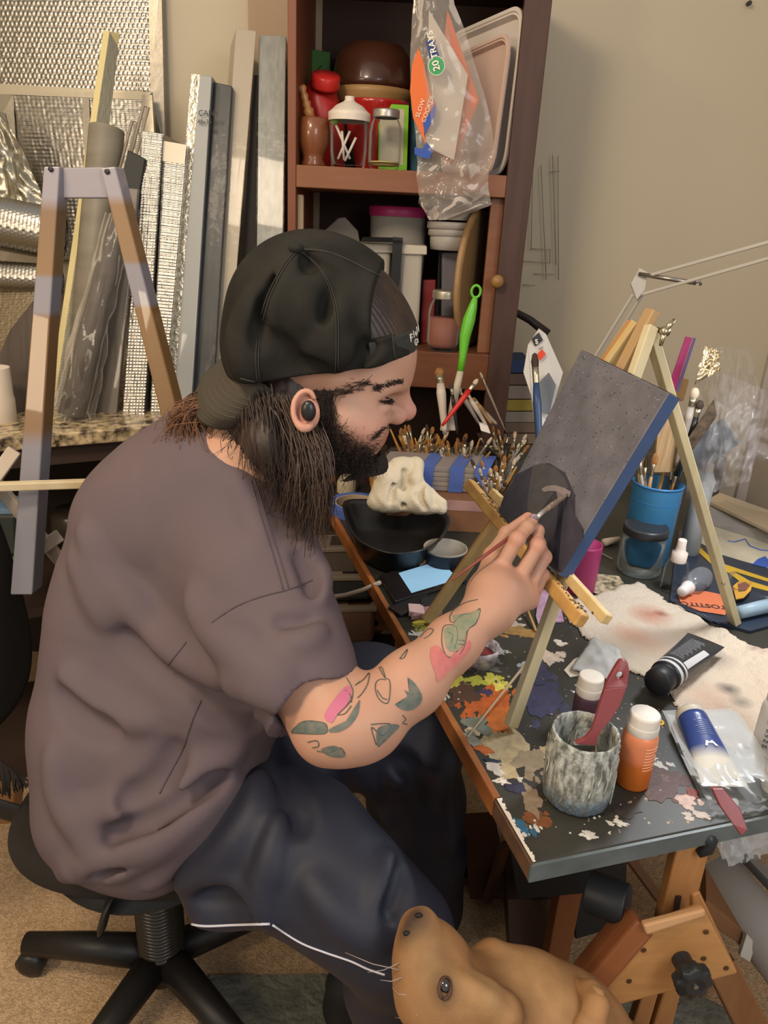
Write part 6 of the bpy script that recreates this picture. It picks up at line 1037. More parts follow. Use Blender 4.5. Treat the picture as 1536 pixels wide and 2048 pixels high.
for i in range(46):
    a_ = RNG.random() * 6.28; z0 = Hr * (.25 + .6 * RNG.random()); L0 = .012 + .022 * RNG.random(); rr = k * 1.035 if i % 2 else k * .90
    g.tube([B + V(rr * math.cos(a_ + .03 * math.sin(s_ * 5)), rr * math.sin(a_ + .03 * math.sin(s_ * 5)), max(.012, z0 - L0 * s_)) for s_ in np.linspace(0, 1, 5)], [.0004, .0011, .0009, .0012, .0005], 5)
obj('dried_drip', g, mat('drip_pale', 'bcbcae', 0.5, var=1.0, col2='77766a', scale=60), wj, smooth=True, kind='stuff')
rb = thing('flat_brush', 'dark red flat brush with a hanging hole standing in the crusted jar', 'brush', B + V(0, 0, .03))
Yb = B[1] - .004
ol = [(1248, 1322), (1256, 1326), (1259, 1345), (1255, 1372), (1240, 1412), (1222, 1440), (1203, 1462), (1194, 1480), (1190, 1504), (1148, 1492), (1150, 1488), (1172, 1478), (1184, 1462), (1192, 1436), (1204, 1396), (1216, 1362), (1232, 1334), (1241, 1324)]
def yy(y): return Yb + (1500 - y) * .00020
g = G(); cx, cy = 1240, 1352; n_ = 36
out = []; inn = []
for i in range(n_):
    a_ = 2 * math.pi * i / n_ - math.pi; dx_, dy_ = math.cos(a_), math.sin(a_); best = 0
    for j in range(len(ol)):
        (x1, y1), (x2, y2) = ol[j], ol[(j + 1) % len(ol)]; den = dx_ * (y2 - y1) - dy_ * (x2 - x1)
        if abs(den) < 1e-9: continue
        tt = ((x1 - cx) * (y2 - y1) - (y1 - cy) * (x2 - x1)) / den; ss = ((x1 - cx) * dy_ - (y1 - cy) * dx_) / den
        if tt > 0 and 0 <= ss <= 1: best = max(best, tt) if best == 0 else min(best, tt)
    out.append((cx + dx_ * best, cy + dy_ * best)); inn.append((cx + dx_ * 7.5, cy + dy_ * 8.5))
up_ = [p_ for p_ in ol]
# handle body as a thick outline (split at the neck) with a round pierced hole near its end
hd = [(1248, 1322), (1256, 1326), (1259, 1345), (1254, 1374), (1222, 1378), (1208, 1384), (1216, 1362), (1232, 1334), (1241, 1324)]
g.prism([at_y(x, y, yy(y)) for x, y in [(1254, 1374), (1240, 1412), (1222, 1440), (1203, 1462), (1194, 1480), (1190, 1504), (1148, 1492), (1150, 1488), (1172, 1478), (1184, 1462), (1192, 1436), (1204, 1396), (1210, 1378)]], V(0, .007, 0))
oo = []; 
for i in range(n_):
    a_ = 2 * math.pi * i / n_; dx_, dy_ = math.cos(a_), math.sin(a_); P0 = [(1248, 1321), (1256, 1326), (1259, 1345), (1254, 1374), (1210, 1378), (1216, 1362), (1232, 1334), (1240, 1323)]; best = None
    for j in range(len(P0)):
        (x1, y1), (x2, y2) = P0[j], P0[(j + 1) % len(P0)]; den = dx_ * (y2 - y1) - dy_ * (x2 - x1)
        if abs(den) < 1e-9: continue
        tt = ((x1 - cx) * (y2 - y1) - (y1 - cy) * (x2 - x1)) / den; ss = ((x1 - cx) * dy_ - (y1 - cy) * dx_) / den
        if tt > 0 and -1e-6 <= ss <= 1 + 1e-6: best = tt if best is None else min(best, tt)
    best = best or 10; oo.append((cx + dx_ * best, cy + dy_ * best))
oa = [at_y(x, y, yy(y)) for x, y in oo]; ia = [at_y(x, y, yy(y)) for x, y in inn2] if False else [at_y(cx + 7 * math.cos(2*math.pi*i/n_), cy + 8 * math.sin(2*math.pi*i/n_), yy(cy)) for i in range(n_)]
e_ = V(0, .007, 0); b0 = len(g.v); g.v += [tuple(q) for q in oa + ia + [q + e_ for q in oa] + [q + e_ for q in ia]]
for i in range(n_):
    j = (i + 1) % n_; A_, B_, C_, D_ = b0, b0 + n_, b0 + 2 * n_, b0 + 3 * n_
    g.f += [(A_ + i, A_ + j, B_ + j, B_ + i), (C_ + j, C_ + i, D_ + i, D_ + j), (A_ + j, A_ + i, C_ + i, C_ + j), (B_ + i, B_ + j, D_ + j, D_ + i)]
obj('handle', g, mat('brush_red', '7a3a3c', 0.35, spec=0.5), rb, bevel=.0008)
g = G(); a_ = at_y(1168, 1505, Yb + .002); g.hexa([at_y(1148, 1510, Yb), at_y(1190, 1510, Yb), at_y(1190, 1492, Yb), at_y(1148, 1490, Yb)], V(0, .007, 0)); obj('ferrule', g, mat('ferrule_steel', '8a8884', 0.35, metal=0.9), rb)
g = G(); c2 = [at_y(1150, 1510, Yb + .0005), at_y(1188, 1510, Yb + .0005)]; g.hexa([V(c2[0][0], c2[0][1], TZ + .032), V(c2[1][0], c2[1][1], TZ + .032), c2[1], c2[0]], V(0, .006, 0)); obj('bristles', g, BRW, rb)
g = G(); c = at_z(1318, 1446, TZ + .001); g.lathe([(.0036, 0), (.0072, 0), (.0078, .0015), (.0065, .003), (.0040, .003), (.0034, .0012), (.0036, 0)], c, n=24); tag(obj('yellow_ring', g, mat('ring_yellow', 'c09a34', 0.4), smooth=True), 'small yellow ring of dried paint right of the orange bottle', 'ring')
# tubes: flat crimped end, round shoulder
def ptube(nm, lab, shoulder, crimp, r, w_, m, capm, caplen, capr, roll=0.0, zc=.0):
    a_, b_ = np.asarray(shoulder, float), np.asarray(crimp, float); d_ = unit(b_ - a_); s_ = unit(np.cross(d_, (0, 0, 1))); u_ = np.cross(s_, d_); t = thing(nm, lab, 'tube', a_)
    g = G(); n_ = 32; rings = []; L0 = np.linalg.norm(b_ - a_)
    for i in range(18):
        f_ = i / 17; rx = r * (1 - f_) + w_ * f_; rz = r * (1 - f_ ** 1.2) + .0012 * f_; c = a_ + d_ * L0 * f_
        rings.append([c + s_ * rx * math.cos(2*math.pi*j/n_) + u_ * rz * math.sin(2*math.pi*j/n_) for j in range(n_)])
    vs = [q for r_ in rings for q in r_]; g.add(vs, [(i*n_+j, i*n_+(j+1) % n_, (i+1)*n_+(j+1) % n_, (i+1)*n_+j) for i in range(17) for j in range(n_)] + [tuple(range(n_ - 1, -1, -1)), tuple(17*n_+j for j in range(n_))])
    bo = obj('tube_body', g, m, t, smooth=True)
    g = G(); g.lathe([(0, -caplen), (capr * .9, -caplen), (capr, -caplen + .003), (capr, -.004), (capr * .9, -.002), (r * .96, 0), (r * .96, .002)], a_, d_, 40, wob=lambda an, h_: .025 * math.cos(20 * an) if h_ < -.004 and h_ > -caplen + .002 else 0); obj('cap', g, capm, t, smooth=True); return t, a_, d_, s_, u_, L0
TBK = mat('tube_black', '25282c', 0.35, spec=0.5); CBK = mat('cap_matte_black', '17181c', 0.5)
sh = at_z(1330, 1352, TZ + .030); cr_ = at_z(1412, 1280, TZ + .026)
t, a_, d_, s_, u_, L0 = ptube('paint_tube', 'black paint tube with a white band lying on the cream rag', sh, cr_, .0235, .031, TBK, CBK, .030, .021)
for f0, f1, m_ in ((.02, .07, 'tube_band_white'), (.12, .155, 'tube_band_white')):
    g = G(); n_ = 24; vs = []
    for f_ in (f0, f1):
        rx = .0235 * (1 - f_) + .031 * f_ + .0004; rz = .0235 * (1 - f_ ** 1.2) + .0012 * f_ + .0004; vs += [a_ + d_ * L0 * f_ + s_ * rx * math.cos(2*math.pi*j/n_) + u_ * rz * math.sin(2*math.pi*j/n_) for j in range(n_)]
    g.add(vs, [(j, (j+1) % n_, n_+(j+1) % n_, n_+j) for j in range(n_)]); obj('white_band', g, mat('tube_band_white', 'b4b4b4', 0.4), t, smooth=True)
def surf(f_, ang, rr, ww, off=.0005): rx = rr * (1 - f_) + ww * f_ + off; rz = rr * (1 - f_ ** 1.2) + .0012 * f_ + off; return a_ + d_ * L0 * f_ + s_ * rx * math.cos(ang) + u_ * rz * math.sin(ang)
g = G(); n1 = 10
sgn = 1 if s_ @ CR > 0 else -1
def angs(k_): return math.pi / 2 - sgn * k_
g.grid(lambda u, v: surf(.17 + .50 * v, angs(.55 + .5 * u), .0235, .031), 8, 12); obj('white_panel', g, mat('tube_band_white', 'b4b4b4', 0.4), t, smooth=True)
g = G()
for i in range(15):
    f_ = .24 + .042 * i; g.tube([surf(f_, angs(k_), .0235, .031) for k_ in np.linspace(-.55 , .38 - .25 * ((i * 7) % 5) / 5, 8)], .00042, 4)
obj('fine_print', g, mat('print_grey', '8f9296', 0.5), t, kind='stuff')
sh = at_z(1385, 1440, TZ + .024); cr_ = at_z(1450, 1572, TZ + .012)
t, a_, d_, s_, u_, L0 = ptube('paint_tube', 'blue and white paint tube marked A, lying on the plastic bag at the front right', sh, cr_, .021, .030, mat('tube_blue_white', '2c3f78', 0.3, spec=0.5, ramp=('Y', [(0, 'bdbab0'), (.33, 'c0bcb0'), (.50, '2c3f78'), (1, '2c3f78')])), mat('cap_cream', 'b0ab9c', 0.45), .014, .020)
sgn = 1 if s_ @ CR > 0 else -1
lw_ = mat('tube_letter', 'd0cfc8', 0.4); text('A', 'lettering', lw_, surf(.52, math.pi / 2, .021, .030, .0012) - s_ * sgn * .007, s_ * sgn, -d_, .024, t, bold=.0004); text('244', 'lettering', MATS['pen_black'], surf(.96, math.pi / 2, .021, .030, .001) + s_ * sgn * .011, s_ * sgn, -d_, .0075, t); text('P', 'lettering', lw_, surf(.12, math.pi / 2, .021, .030, .001) - s_ * sgn * .002, s_ * sgn, -d_, .008, t)
g = G()
for i in range(8): f_ = .16 + .028 * i; g.tube([surf(f_, math.pi / 2 - k_, .021, .030) for k_ in np.linspace(-.4, .45 - .1 * (i % 3), 8)], .00035, 4)
obj('fine_print', g, mat('print_blue_grey', '8c96b4', 0.5), t, kind='stuff')
# clear bag with brushes hanging over the front right corner
t = thing('brush_bag', 'clear plastic bag holding a dark red brush, hanging over the front edge at the right', 'bag', at_z(1420, 1500, TZ))
def bfn(sd, lift):
    R_ = [((1330, 1425, TZ + .010), (1470, 1420, TZ + .016)), ((1360, 1500, TZ + .014), (1510, 1480, TZ + .022)), ((1395, 1570, TZ + .016), (1560, 1560, TZ + .022)), ((1415, 1620, TZ + .004), (1570, 1600, TZ + .006)), ((1430, 1670, TZ - .05), (1570, 1650, TZ - .045)), ((1452, 1728, TZ - .10), (1560, 1690, TZ - .095))]
    def fn(u, v):
        k_ = v * (len(R_) - 1); i = min(int(k_), len(R_) - 2); f_ = k_ - i; L_ = [at_z(*R_[i][j]) * (1-f_) + at_z(*R_[i+1][j]) * f_ if v < .62 else at_z(*R_[i][j]) * (1-f_) + at_z(*R_[i+1][j]) * f_ for j in (0, 1)]
        z = abs(noise.noise(Vector((u * 5 + sd, v * 9, 0)))) + .5 * abs(noise.noise(Vector((u * 14 + sd, v * 16, 3)))); return L_[0] * (1-u) + L_[1] * u - CF * (.012 * z + lift)
    return fn
g = G(); g.grid(bfn(3, .006), 30, 46); obj('bag_film', g, film('bag_front_film', 'b8bcbe', base=0.05, gloss=0.22, scale=14), t, smooth=True)
g = G(); g.grid(bfn(13, -.012), 24, 36); obj('bag_film', g, film('bag_front_film', 'ccd0d2'), t, smooth=True)
b2 = thing('flat_brush', 'dark red flat brush inside the clear bag, its handle over the table edge', 'brush', at_z(1440, 1600, TZ)); g = G()
g.prism([at_depth(x, y, d__) for x, y, d__ in ((1425, 1578, .80), (1448, 1578, .80), (1482, 1620, .795), (1496, 1660, .79), (1484, 1672, .79), (1468, 1650, .79), (1440, 1612, .797))], CF * .007); obj('handle', g, MATS['brush_red'], b2, bevel=.001)
g = G(); g.hexa([at_z(1352, 1420, TZ + .008), at_z(1372, 1418, TZ + .008), at_z(1440, 1576, TZ + .008), at_z(1420, 1580, TZ + .008)], V(0, 0, .006)); obj('wooden_shank', g, mat('shank', '8a745a', 0.6), b2, bevel=.001)
# ================================================================ the painter
def S(x, y, dd, rpx): return at_depth(x, y, dd), rpx * dd / FPX
def chainS(P, L, k=0.03):
    c = [S(*q) for q in L]; return d_chain(P, [q[0] for q in c], [q[1] for q in c], k)
def cr_(pts, n, closed=False):
    p_ = [np.array(q, float) for q in pts]; K = len(p_); out = []
    if K < 3 and not closed: return [tuple(p_[0] * (1-t) + p_[-1] * t) for t in np.linspace(0, 1, n)]
    seg = K if closed else K - 1
    for i in range(n):
        u = i / (n if closed else n - 1) * seg; k = min(int(u), seg - 1); t = u - k
        g_ = (lambda j: p_[j % K]) if closed else (lambda j: p_[min(max(j, 0), K - 1)])
        a, b, c, d = g_(k-1), g_(k), g_(k+1), g_(k+2)
        out.append(tuple(0.5 * (2*b + (c-a)*t + (2*a-5*b+4*c-d)*t*t + (3*b-a-3*c+d)*t**3)))
    return out
man = thing('person', 'person in a faded purple-brown T-shirt and backwards black cap, painting at the table', 'person', (-0.3, 1.0, 0))
SK = mat('skin', 'c99b84', 0.5, var=0.25, col2='b98270', scale=30, bump=0.12, attr='tint', dist=0.0006, spec=0.35)
# --- head frame
hr = unit(-0.90 * CF - 0.40 * CU - 0.10 * CR); hf = 0.93 * CR - 0.34 * CU; hf = unit(hf - hr * (hf @ hr)); hu = np.cross(hr, hf)
HC = at_depth(648, 672, 0.90)
def mid(x, y, r=0.0, back=0.0):
    v = ray(x, y); t = ((HC - CC) @ hr) / (v @ hr); p = CC + v * t
    return p + hr * r - back * unit(p - HC)
HAX = np.array([hf, hr, hu])
def hl(P): return (P - HC.astype(np.float32)) @ HAX.T.astype(np.float32)
def sym(fn): return lambda P, *a: fn(P, *a)
def head_fn(P):
    d = d_ell(P, HC, (0.100, 0.077, 0.094), HAX)
    d = smin(d, d_ell(P, mid(752, 735), (0.046, 0.060, 0.062), HAX), 0.03)                      # forehead
    for s in (1, -1):
        d = smin(d, d_chain(P, [mid(640, 850, s * 0.058), mid(672, 905, s * 0.050), mid(722, 905, s * 0.020)], [0.018, 0.019, 0.020], 0.02), 0.035)
        d = smin(d, d_cap(P, mid(735, 835, s * 0.036), mid(700, 820, s * 0.050), 0.026, 0.022), 0.03)   # cheek
        d = smin(d, d_cap(P, mid(798, 756, s * 0.010), mid(770, 752, s * 0.044), 0.0095, 0.009), 0.014)  # brow
        d = smax(d, -d_ell(P, mid(790, 793, s * 0.034), (0.017, 0.017, 0.0115), HAX), 0.014)     # eye socket
        d = smin(d, d_ell(P, mid(766, 797, s * 0.0315), (0.0135, 0.0150, 0.0115), HAX), 0.004)   # lids over the eyeball
    d = smin(d, d_ell(P, mid(690, 846), (0.046, 0.044, 0.055), HAX), 0.025)
    d = smin(d, d_chain(P, [mid(797, 768), mid(802, 798), mid(812, 820)], [0.0082, 0.0095, 0.0122], 0.01), 0.009)
    d = smin(d, d_cap(P, mid(813, 822), mid(802, 828), 0.0105, 0.0095), 0.006)
    for s in (1, -1):
        d = smin(d, d_ell(P, mid(792, 828, s * 0.0130), (0.0125, 0.0066, 0.0095), HAX), 0.006)
        d = smax(d, -d_cap(P, mid(804, 838, s * 0.0065), mid(808, 832, s * 0.006), 0.0035), 0.003)
        d = smax(d, -d_chain(P, [mid(780, 815, s * 0.022), mid(768, 838, s * 0.030)], [0.0015, 0.0015]), 0.010)
    d = smin(d, d_ell(P, mid(745, 863), (0.0165, 0.026, 0.020), HAX), 0.010)                      # muzzle
    d = smin(d, d_chain(P, [mid(757, 866, 0.018), mid(766, 864, 0.006), mid(766, 864, -0.006), mid(757, 866, -0.018)], [0.003, 0.0052, 0.0052, 0.003], 0.004), 0.005)
    d = smin(d, d_chain(P, [mid(754, 872, 0.016), mid(760, 876, 0.005), mid(760, 876, -0.005), mid(754, 872, -0.016)], [0.003, 0.0058, 0.0058, 0.003], 0.004), 0.005)
    d = smax(d, -d_chain(P, [mid(756, 869, 0.019), mid(768, 870.5, 0), mid(756, 869, -0.019)], [0.0008, 0.0012, 0.0008]), 0.0035)
    d = smin(d, d_ell(P, mid(726, 902), (0.016, 0.021, 0.016), HAX), 0.012)                      # chin
    return d
EARC = at_depth(611, 822, 0.822)
EAX = frame(unit(0.25 * CR - 0.97 * CU), -CF)   # long axis down, ...
EARP = cr_([(10,-14,1),(5,-21,3),(-4,-20,4),(-11,-11,5),(-13,1,5),(-10,12,4),(-3,19,3),(4,18,1),(7,12,0)], 22)
def ear_fn(P):
    ax = np.array([unit(CR * 0.95 + CU * 0.1), unit(-CF), unit(0.1 * CR - CU)])
    d = d_ell(P, EARC - CF * -0.006, (0.0155, 0.006, 0.0215), ax)
    ring = [EARC + CR * x * 0.001 - CU * y * 0.001 - CF * z * 0.001 for x, y, z in EARP]
    d = smin(d, d_chain(P, ring, list(np.interp(np.linspace(0, 8, 22), range(9), [0.0022, 0.0026, 0.0028, 0.0028, 0.0028, 0.0030, 0.0048, 0.0040, 0.003])), 0.002), 0.003)
    d = smax(d, -d_ell(P, EARC + CR * 0.001 - CF * 0.006, (0.0085, 0.0065, 0.0135), ax), 0.003)
    return d
NECKA, NECKB = mid(600, 800), at_depth(470, 960, 1.0)
# --- arms and hands (joint: px, py, depth)
SHR = at_depth(530, 1190, 0.93); ELR = at_depth(672, 1440, 0.825); WRR = at_depth(976, 1222, 0.925)
def rp(x, y, dd): return at_depth(x, y, dd)
FING = {'index': ([rp(1000,1135,.962), rp(1034,1079,.955), rp(1054,1055,.972), rp(1064,1043,.982)], [.0102,.0096,.0084,.0078]),
        'middle': ([rp(1036,1160,.968), rp(1074,1092,.968), rp(1074,1062,.992), rp(1064,1052,1.003)], [.0104,.0098,.0086,.0078]),
        'ring': ([rp(1056,1178,.978), rp(1088,1114,.990), rp(1078,1086,1.012), rp(1066,1078,1.020)], [.0100,.0093,.0082,.0074]),
        'little': ([rp(1062,1200,.990), rp(1086,1150,1.010), rp(1074,1126,1.026), rp(1062,1118,1.032)], [.0090,.0080,.0072,.0066]),
        'thumb': ([rp(968,1172,.965), rp(985,1112,.985), rp(1014,1068,.992), rp(1056,1036,.994)], [.0150,.0118,.0100,.0080])}
def hand_fn(P):
    d = d_cap(P, WRR, rp(985, 1190, .940), 0.0265, 0.026)
    pal = None
    for n_, x, y, dd, r in (('i', 1000, 1140, .965, .0125), ('m', 1034, 1162, .968, .0128), ('r', 1054, 1180, .978, .0125), ('l', 1058, 1202, .988, .0120)):
        e = d_cap(P, rp(985 + (x - 1000) * 0.25, 1188 + (y - 1140) * 0.3, .948), rp(x, y, dd), 0.019, r); pal = e if pal is None else smin(pal, e, 0.022)
    pal = smin(pal, d_cap(P, rp(975, 1180, .955), rp(990, 1130, .978), 0.018, 0.014), 0.02)
    d = smin(d, pal, 0.03)
    for nm, (pt, rr) in FING.items():
        e = d_chain(P, pt, rr, 0.004)
        for q, r_ in zip(pt[1:3], rr[1:3]): e = smin(e, d_ell(P, q, (r_ * 1.05,) * 3), 0.004)      # knuckles
        d = smin(d, e, 0.0045)
    return d
def arm_fn(P):
    e1 = at_depth(690, 1452, 0.815)
    d = d_chain(P, [SHR, rp(610, 1340, .868), ELR], [0.055, 0.050, 0.041], 0.03)
    d = smin(d, d_chain(P, [e1, rp(738, 1432, .835), rp(822, 1366, .862), rp(905, 1286, .895), WRR], [0.034, 0.0385, 0.0365, 0.030, 0.0255], 0.02), 0.025)
    d = smin(d, d_cap(P, rp(650, 1462, .835), rp(720, 1462, .822), 0.034, 0.028), 0.03)
    return d
def rarm_fn(P): return smin(arm_fn(P), hand_fn(P), 0.02)
SHL = np.array([-0.22, 1.17, 1.0]); ELL_ = np.array([-0.30, 1.20, 0.78]); WRL = np.array([-0.20, 1.10, 0.73])
def larm_fn(P):
    d = d_chain(P, [SHL, ELL_, WRL], [0.05, 0.04, 0.026], 0.03)
    d = smin(d, d_cap(P, WRL, WRL + V(0.05, -0.03, -0.005), 0.026, 0.022), 0.02)
    for i in range(4):
        a = WRL + V(0.06 - i * 0.002, -0.055 + i * 0.020, -0.004); d = smin(d, d_chain(P, [a, a + V(0.03, -0.01, -0.006), a + V(0.048, -0.014, -0.022)], [.0095, .0088, .0075], 0.004), 0.005)
    d = smin(d, d_chain(P, [WRL + V(0.02, -0.03, 0), WRL + V(0.05, -0.075, 0.0), WRL + V(0.075, -0.085, -0.012)], [.013, .0105, .009], 0.004), 0.006)
    return d
def neck_fn(P):
    d = d_chain(P, [mid(620, 790), NECKA * 0.5 + NECKB * 0.5, NECKB], [0.052, 0.056, 0.075], 0.03)
    d = smin(d, d_chain(P, [NECKB, at_depth(330, 1200, 1.13), at_depth(270, 1500, 1.15)], [0.08, 0.13, 0.13], 0.05), 0.05)
    d = smin(d, d_cap(P, SHR, SHL, 0.055), 0.05)
    return d
def body_fn(P):
    return smin(smin(smin(smin(head_fn(P), ear_fn(P), 0.003), neck_fn(P), 0.025), rarm_fn(P), 0.02), larm_fn(P), 0.02)
def join_sculpt(name, parts, m, parent, colour=None):
    """several overlapping distance-field surfaces sampled at their own fineness, kept as one figure"""
    VS, FS, CS, n = [], [], [], 0
    for fn, lo, hi, h in parts:
        o = sculpt('tmp', fn, lo, hi, h, m, None); me = o.data; k = len(me.vertices)
        co = np.empty(k * 3, np.float32); me.vertices.foreach_get('co', co); co = co.reshape(-1, 3) + np.array(o.location)
        f = np.empty(len(me.polygons) * 4, np.int32); me.loops.foreach_get('vertex_index', f)
        VS.append(co); FS.append(f.reshape(-1, 4) + n); n += k
        bpy.data.objects.remove(o); bpy.data.meshes.remove(me)
    v = np.concatenate(VS); F = np.concatenate(FS); me = bpy.data.meshes.new(name)
    me.vertices.add(len(v)); me.vertices.foreach_set('co', (v - np.array(parent.location)).astype(np.float32).ravel())
    me.loops.add(F.size); me.loops.foreach_set('vertex_index', F.ravel().astype(np.int32))
    me.polygons.add(len(F)); me.polygons.foreach_set('loop_start', (np.arange(len(F)) * 4).astype(np.int32)); me.polygons.foreach_set('use_smooth', np.ones(len(F), bool))
    me.update(calc_edges=True); me.validate()
    if colour is not None:
        c = colour(v); ca = me.color_attributes.new('tint', 'FLOAT_COLOR', 'POINT')
        ca.data.foreach_set('color', np.concatenate([c, np.ones((len(c), 1))], 1).astype(np.float32).ravel())
    me.materials.append(m); o = bpy.data.objects.new(name, me); COL.objects.link(o); o.parent = parent; return o
def skin_col(P):
    c = np.tile(np.array(srgb('ae866f')[:3]), (len(P), 1))
    sp = [(mid(764, 870, 0.008), 0.0145, '9c4f4e', 1.0), (mid(818, 824), 0.024, 'cf8378', 0.6), (mid(745, 835, 0.05), 0.035, 'd08e80', 0.5), (mid(740, 770, 0.05), 0.05, 'd9b29c', 0.6),
          (EARC, 0.026, 'c98078', 0.6), (mid(772, 782, 0.035), 0.012, 'b5837a', 0.5)]
    for nm, (pt, rr) in FING.items():
        sp += [(pt[1], 0.016, 'c07c68', 0.7), (pt[3], 0.014, 'c27f70', 0.6), (pt[0], 0.02, 'c58570', 0.5)]
    return blend(c, P, sp)
lo_h = HC - 0.14; hi_h = HC + 0.14
A1 = np.minimum.reduce([SHR, ELR, WRR]) - 0.07; B1 = np.maximum.reduce([SHR, ELR, WRR]) + 0.07
hp = np.concatenate([np.array(v_[0]) for v_ in FING.values()])
body = join_sculpt('body', [
    (lambda P: smin(smin(head_fn(P), ear_fn(P), 0.003), neck_fn(P), 0.02), np.minimum(lo_h, EARC - 0.04), hi_h, 0.0021),
    (neck_fn, V(-0.62, 0.70, 0.50), V(0.02, 1.35, 1.25), 0.009),
    (rarm_fn, A1, B1, 0.0034),
    (hand_fn, hp.min(0) - 0.04, hp.max(0) + 0.03, 0.0016),
    (larm_fn, V(-0.38, 0.94, 0.62), V(0.02, 1.3, 1.08), 0.004)], SK, man, skin_col)
# --- T-shirt
def shirt_base(P):
    d = chainS(P, [(470, 990, .98, 104), (405, 1010, 1.02, 140), (315, 1060, 1.06, 150)], 0.05); d = smin(d, chainS(P, [(350, 960, 1.04, 100), (425, 920, 1.0, 96), (475, 950, .97, 70)], .03), .05); d = smin(d, chainS(P, [(360, 960, 1.04, 100), (412, 890, 1.03, 84)], .03), .03)
    far = CF * 0.14
    for a, b in (((315, 1060, 1.06, 148), (310, 1130, 1.08, 168)), ((268, 1250, 1.09, 168), (262, 1400, 1.1, 178)), ((252, 1500, 1.1, 174), (262, 1580, 1.1, 166))):
        pa, ra = S(*a); pb, rb = S(*b); d = smin(d, d_cap(P, pa, pb, ra, rb), 0.05)
        d = smin(d, d_cap(P, pa + far - CR * 0.015, pb + far - CR * 0.015, ra * 0.95, rb * 0.95), 0.05)
    for a, b in (((500, 1120, .98, 125), (470, 1300, 1.02, 150)), ((420, 1400, 1.04, 150), (385, 1560, 1.04, 118)), ((385, 1560, 1.04, 112), (300, 1672, 1.05, 84)),
                 ((300, 1672, 1.05, 84), (190, 1630, 1.07, 96)), ((520, 1030, 1.02, 72), (490, 1130, 1.04, 120))):
        pa, ra = S(*a); pb, rb = S(*b); d = smin(d, d_cap(P, pa, pb, ra, rb), 0.06)
    d = smin(d, chainS(P, [(490, 1120, .96, 90), (530, 1185, .925, 112), (568, 1290, .885, 112), (604, 1370, .855, 98), (640, 1430, .838, 84)], 0.04), 0.06)
    d = smin(d, d_chain(P, [SHL, SHL + V(0.01, 0.05, -0.12), SHL + V(0.0, 0.06, -0.2)], [0.07, 0.075, 0.07], 0.03), 0.06)
    return d
def cut_sleeve(P, d, grow=0.0):
    n = unit(at_depth(738, 1490, .80) - at_depth(582, 1225, .88)); q = at_depth(622, 1416, .838) + n * grow
    near = (np.linalg.norm(P - q, axis=1) < 0.13)
    e = (P - q) @ n
    return np.where(near, np.maximum(d, e), d)
FOLDS = []
cap_base = None; shirt_base = globals().get('shirt_base')
def fold(pts, r=0.006, k=0.02, sink=0.0, sign=1, base=None):
    q = [hit(base, x, y) for x, y in cr_(pts, 13)]
    q = [z for z in q if z is not None]
    if len(q) < 5: return
    q = [z + CF * sink for z in q]
    r = r * (1.5 if base is shirt_base and np.mean([p_[1] for p_ in pts]) > 1480 else 1)
    nn = len(q); r = r * 1.3 if sign > 0 else r * (.5 if base is cap_base else .9); k = k * .75
    rs = [r * (0.25 + 0.75 * math.sin(math.pi * (i + 0.5) / nn)) for i in range(nn)]
    FOLDS.append((q, rs, k, sign, np.min(q, 0) - 0.06, np.max(q, 0) + 0.06))
def apply_folds(P, d, F):
    for q, rs, k, sg, lo, hi in F:
        m_ = ((P > lo) & (P < hi)).all(1)
        if not m_.any(): continue
        e = d_chain(P[m_], q, rs, k); dd = d[m_]
        d[m_] = smin(dd, e, k) if sg > 0 else smax(dd, -e, k)
    return d
for pts, r, k, sg in (
    ([(128,1752),(191,1719),(273,1687),(328,1669),(387,1623),(420,1600)], .010, .030, 1), ([(219,1752),(292,1700),(355,1650),(401,1609),(456,1560)], .009, .026, 1),
    ([(150,1632),(255,1614),(319,1587),(396,1550),(470,1500)], .009, .032, 1), ([(170,1700),(250,1660),(330,1625),(400,1575),(440,1545)], .005, .03, -1),
    ([(190,1748),(270,1712),(340,1672),(400,1630)], .005, .02, -1), ([(300,1770),(370,1700),(430,1640),(480,1570)], .006, .024, 1),
    ([(240,1200),(295,1290),(400,1370),(530,1430)], .007, .035, -1), ([(246,1180),(330,1285),(440,1350),(560,1395)], .008, .035, 1),
    ([(131,1350),(180,1400),(236,1432),(300,1445)], .006, .03, 1), ([(120,1390),(170,1440),(225,1462)], .005, .03, -1),
    ([(168,1063),(200,1130),(235,1180),(280,1230)], .006, .03, 1), ([(150,1110),(185,1180),(215,1240)], .005, .03, 1),
    ([(470,960),(500,1020),(525,1080)], .006, .022, 1), ([(610,1090),(640,1150),(636,1200)], .007, .018, 1), ([(598,1110),(618,1150),(625,1185)], .006, .016, -1),
    ([(628,1240),(600,1245),(560,1240)], .004, .016, -1), ([(640,1262),(610,1285),(570,1290)], .005, .018, 1), ([(430,1250),(460,1275),(500,1280)], .005, .02, 1),
    ([(388,1195),(420,1250),(470,1300),(560,1350)], .007, .035, 1), ([(400,1400),(450,1440),(520,1455)], .006, .02, -1), ([(350,1500),(320,1560),(250,1600)], .005, .03, -1),
    ([(110,1500),(120,1580),(160,1650),(200,1700)], .006, .03, 1)):
    fold(pts, r, k, sign=sg, base=shirt_base, sink=(0.004 if sg > 0 else -0.001))
SHF = list(FOLDS); FOLDS.clear()
def shirt_fn(P):
    d = apply_folds(P, shirt_base(P), SHF)
    d = cut_sleeve(P, d)
    d = smax(d, -d_cap(P, at_depth(640, 1450, .80), at_depth(608, 1380, .845), 0.046, 0.040), 0.004)   # inside of the sleeve
    return d
SHM = mat('shirt_cotton', '5e5254', 0.9, var=0.35, col2='534850', scale=9, bump=0.35, dist=0.0006, spec=0.15)
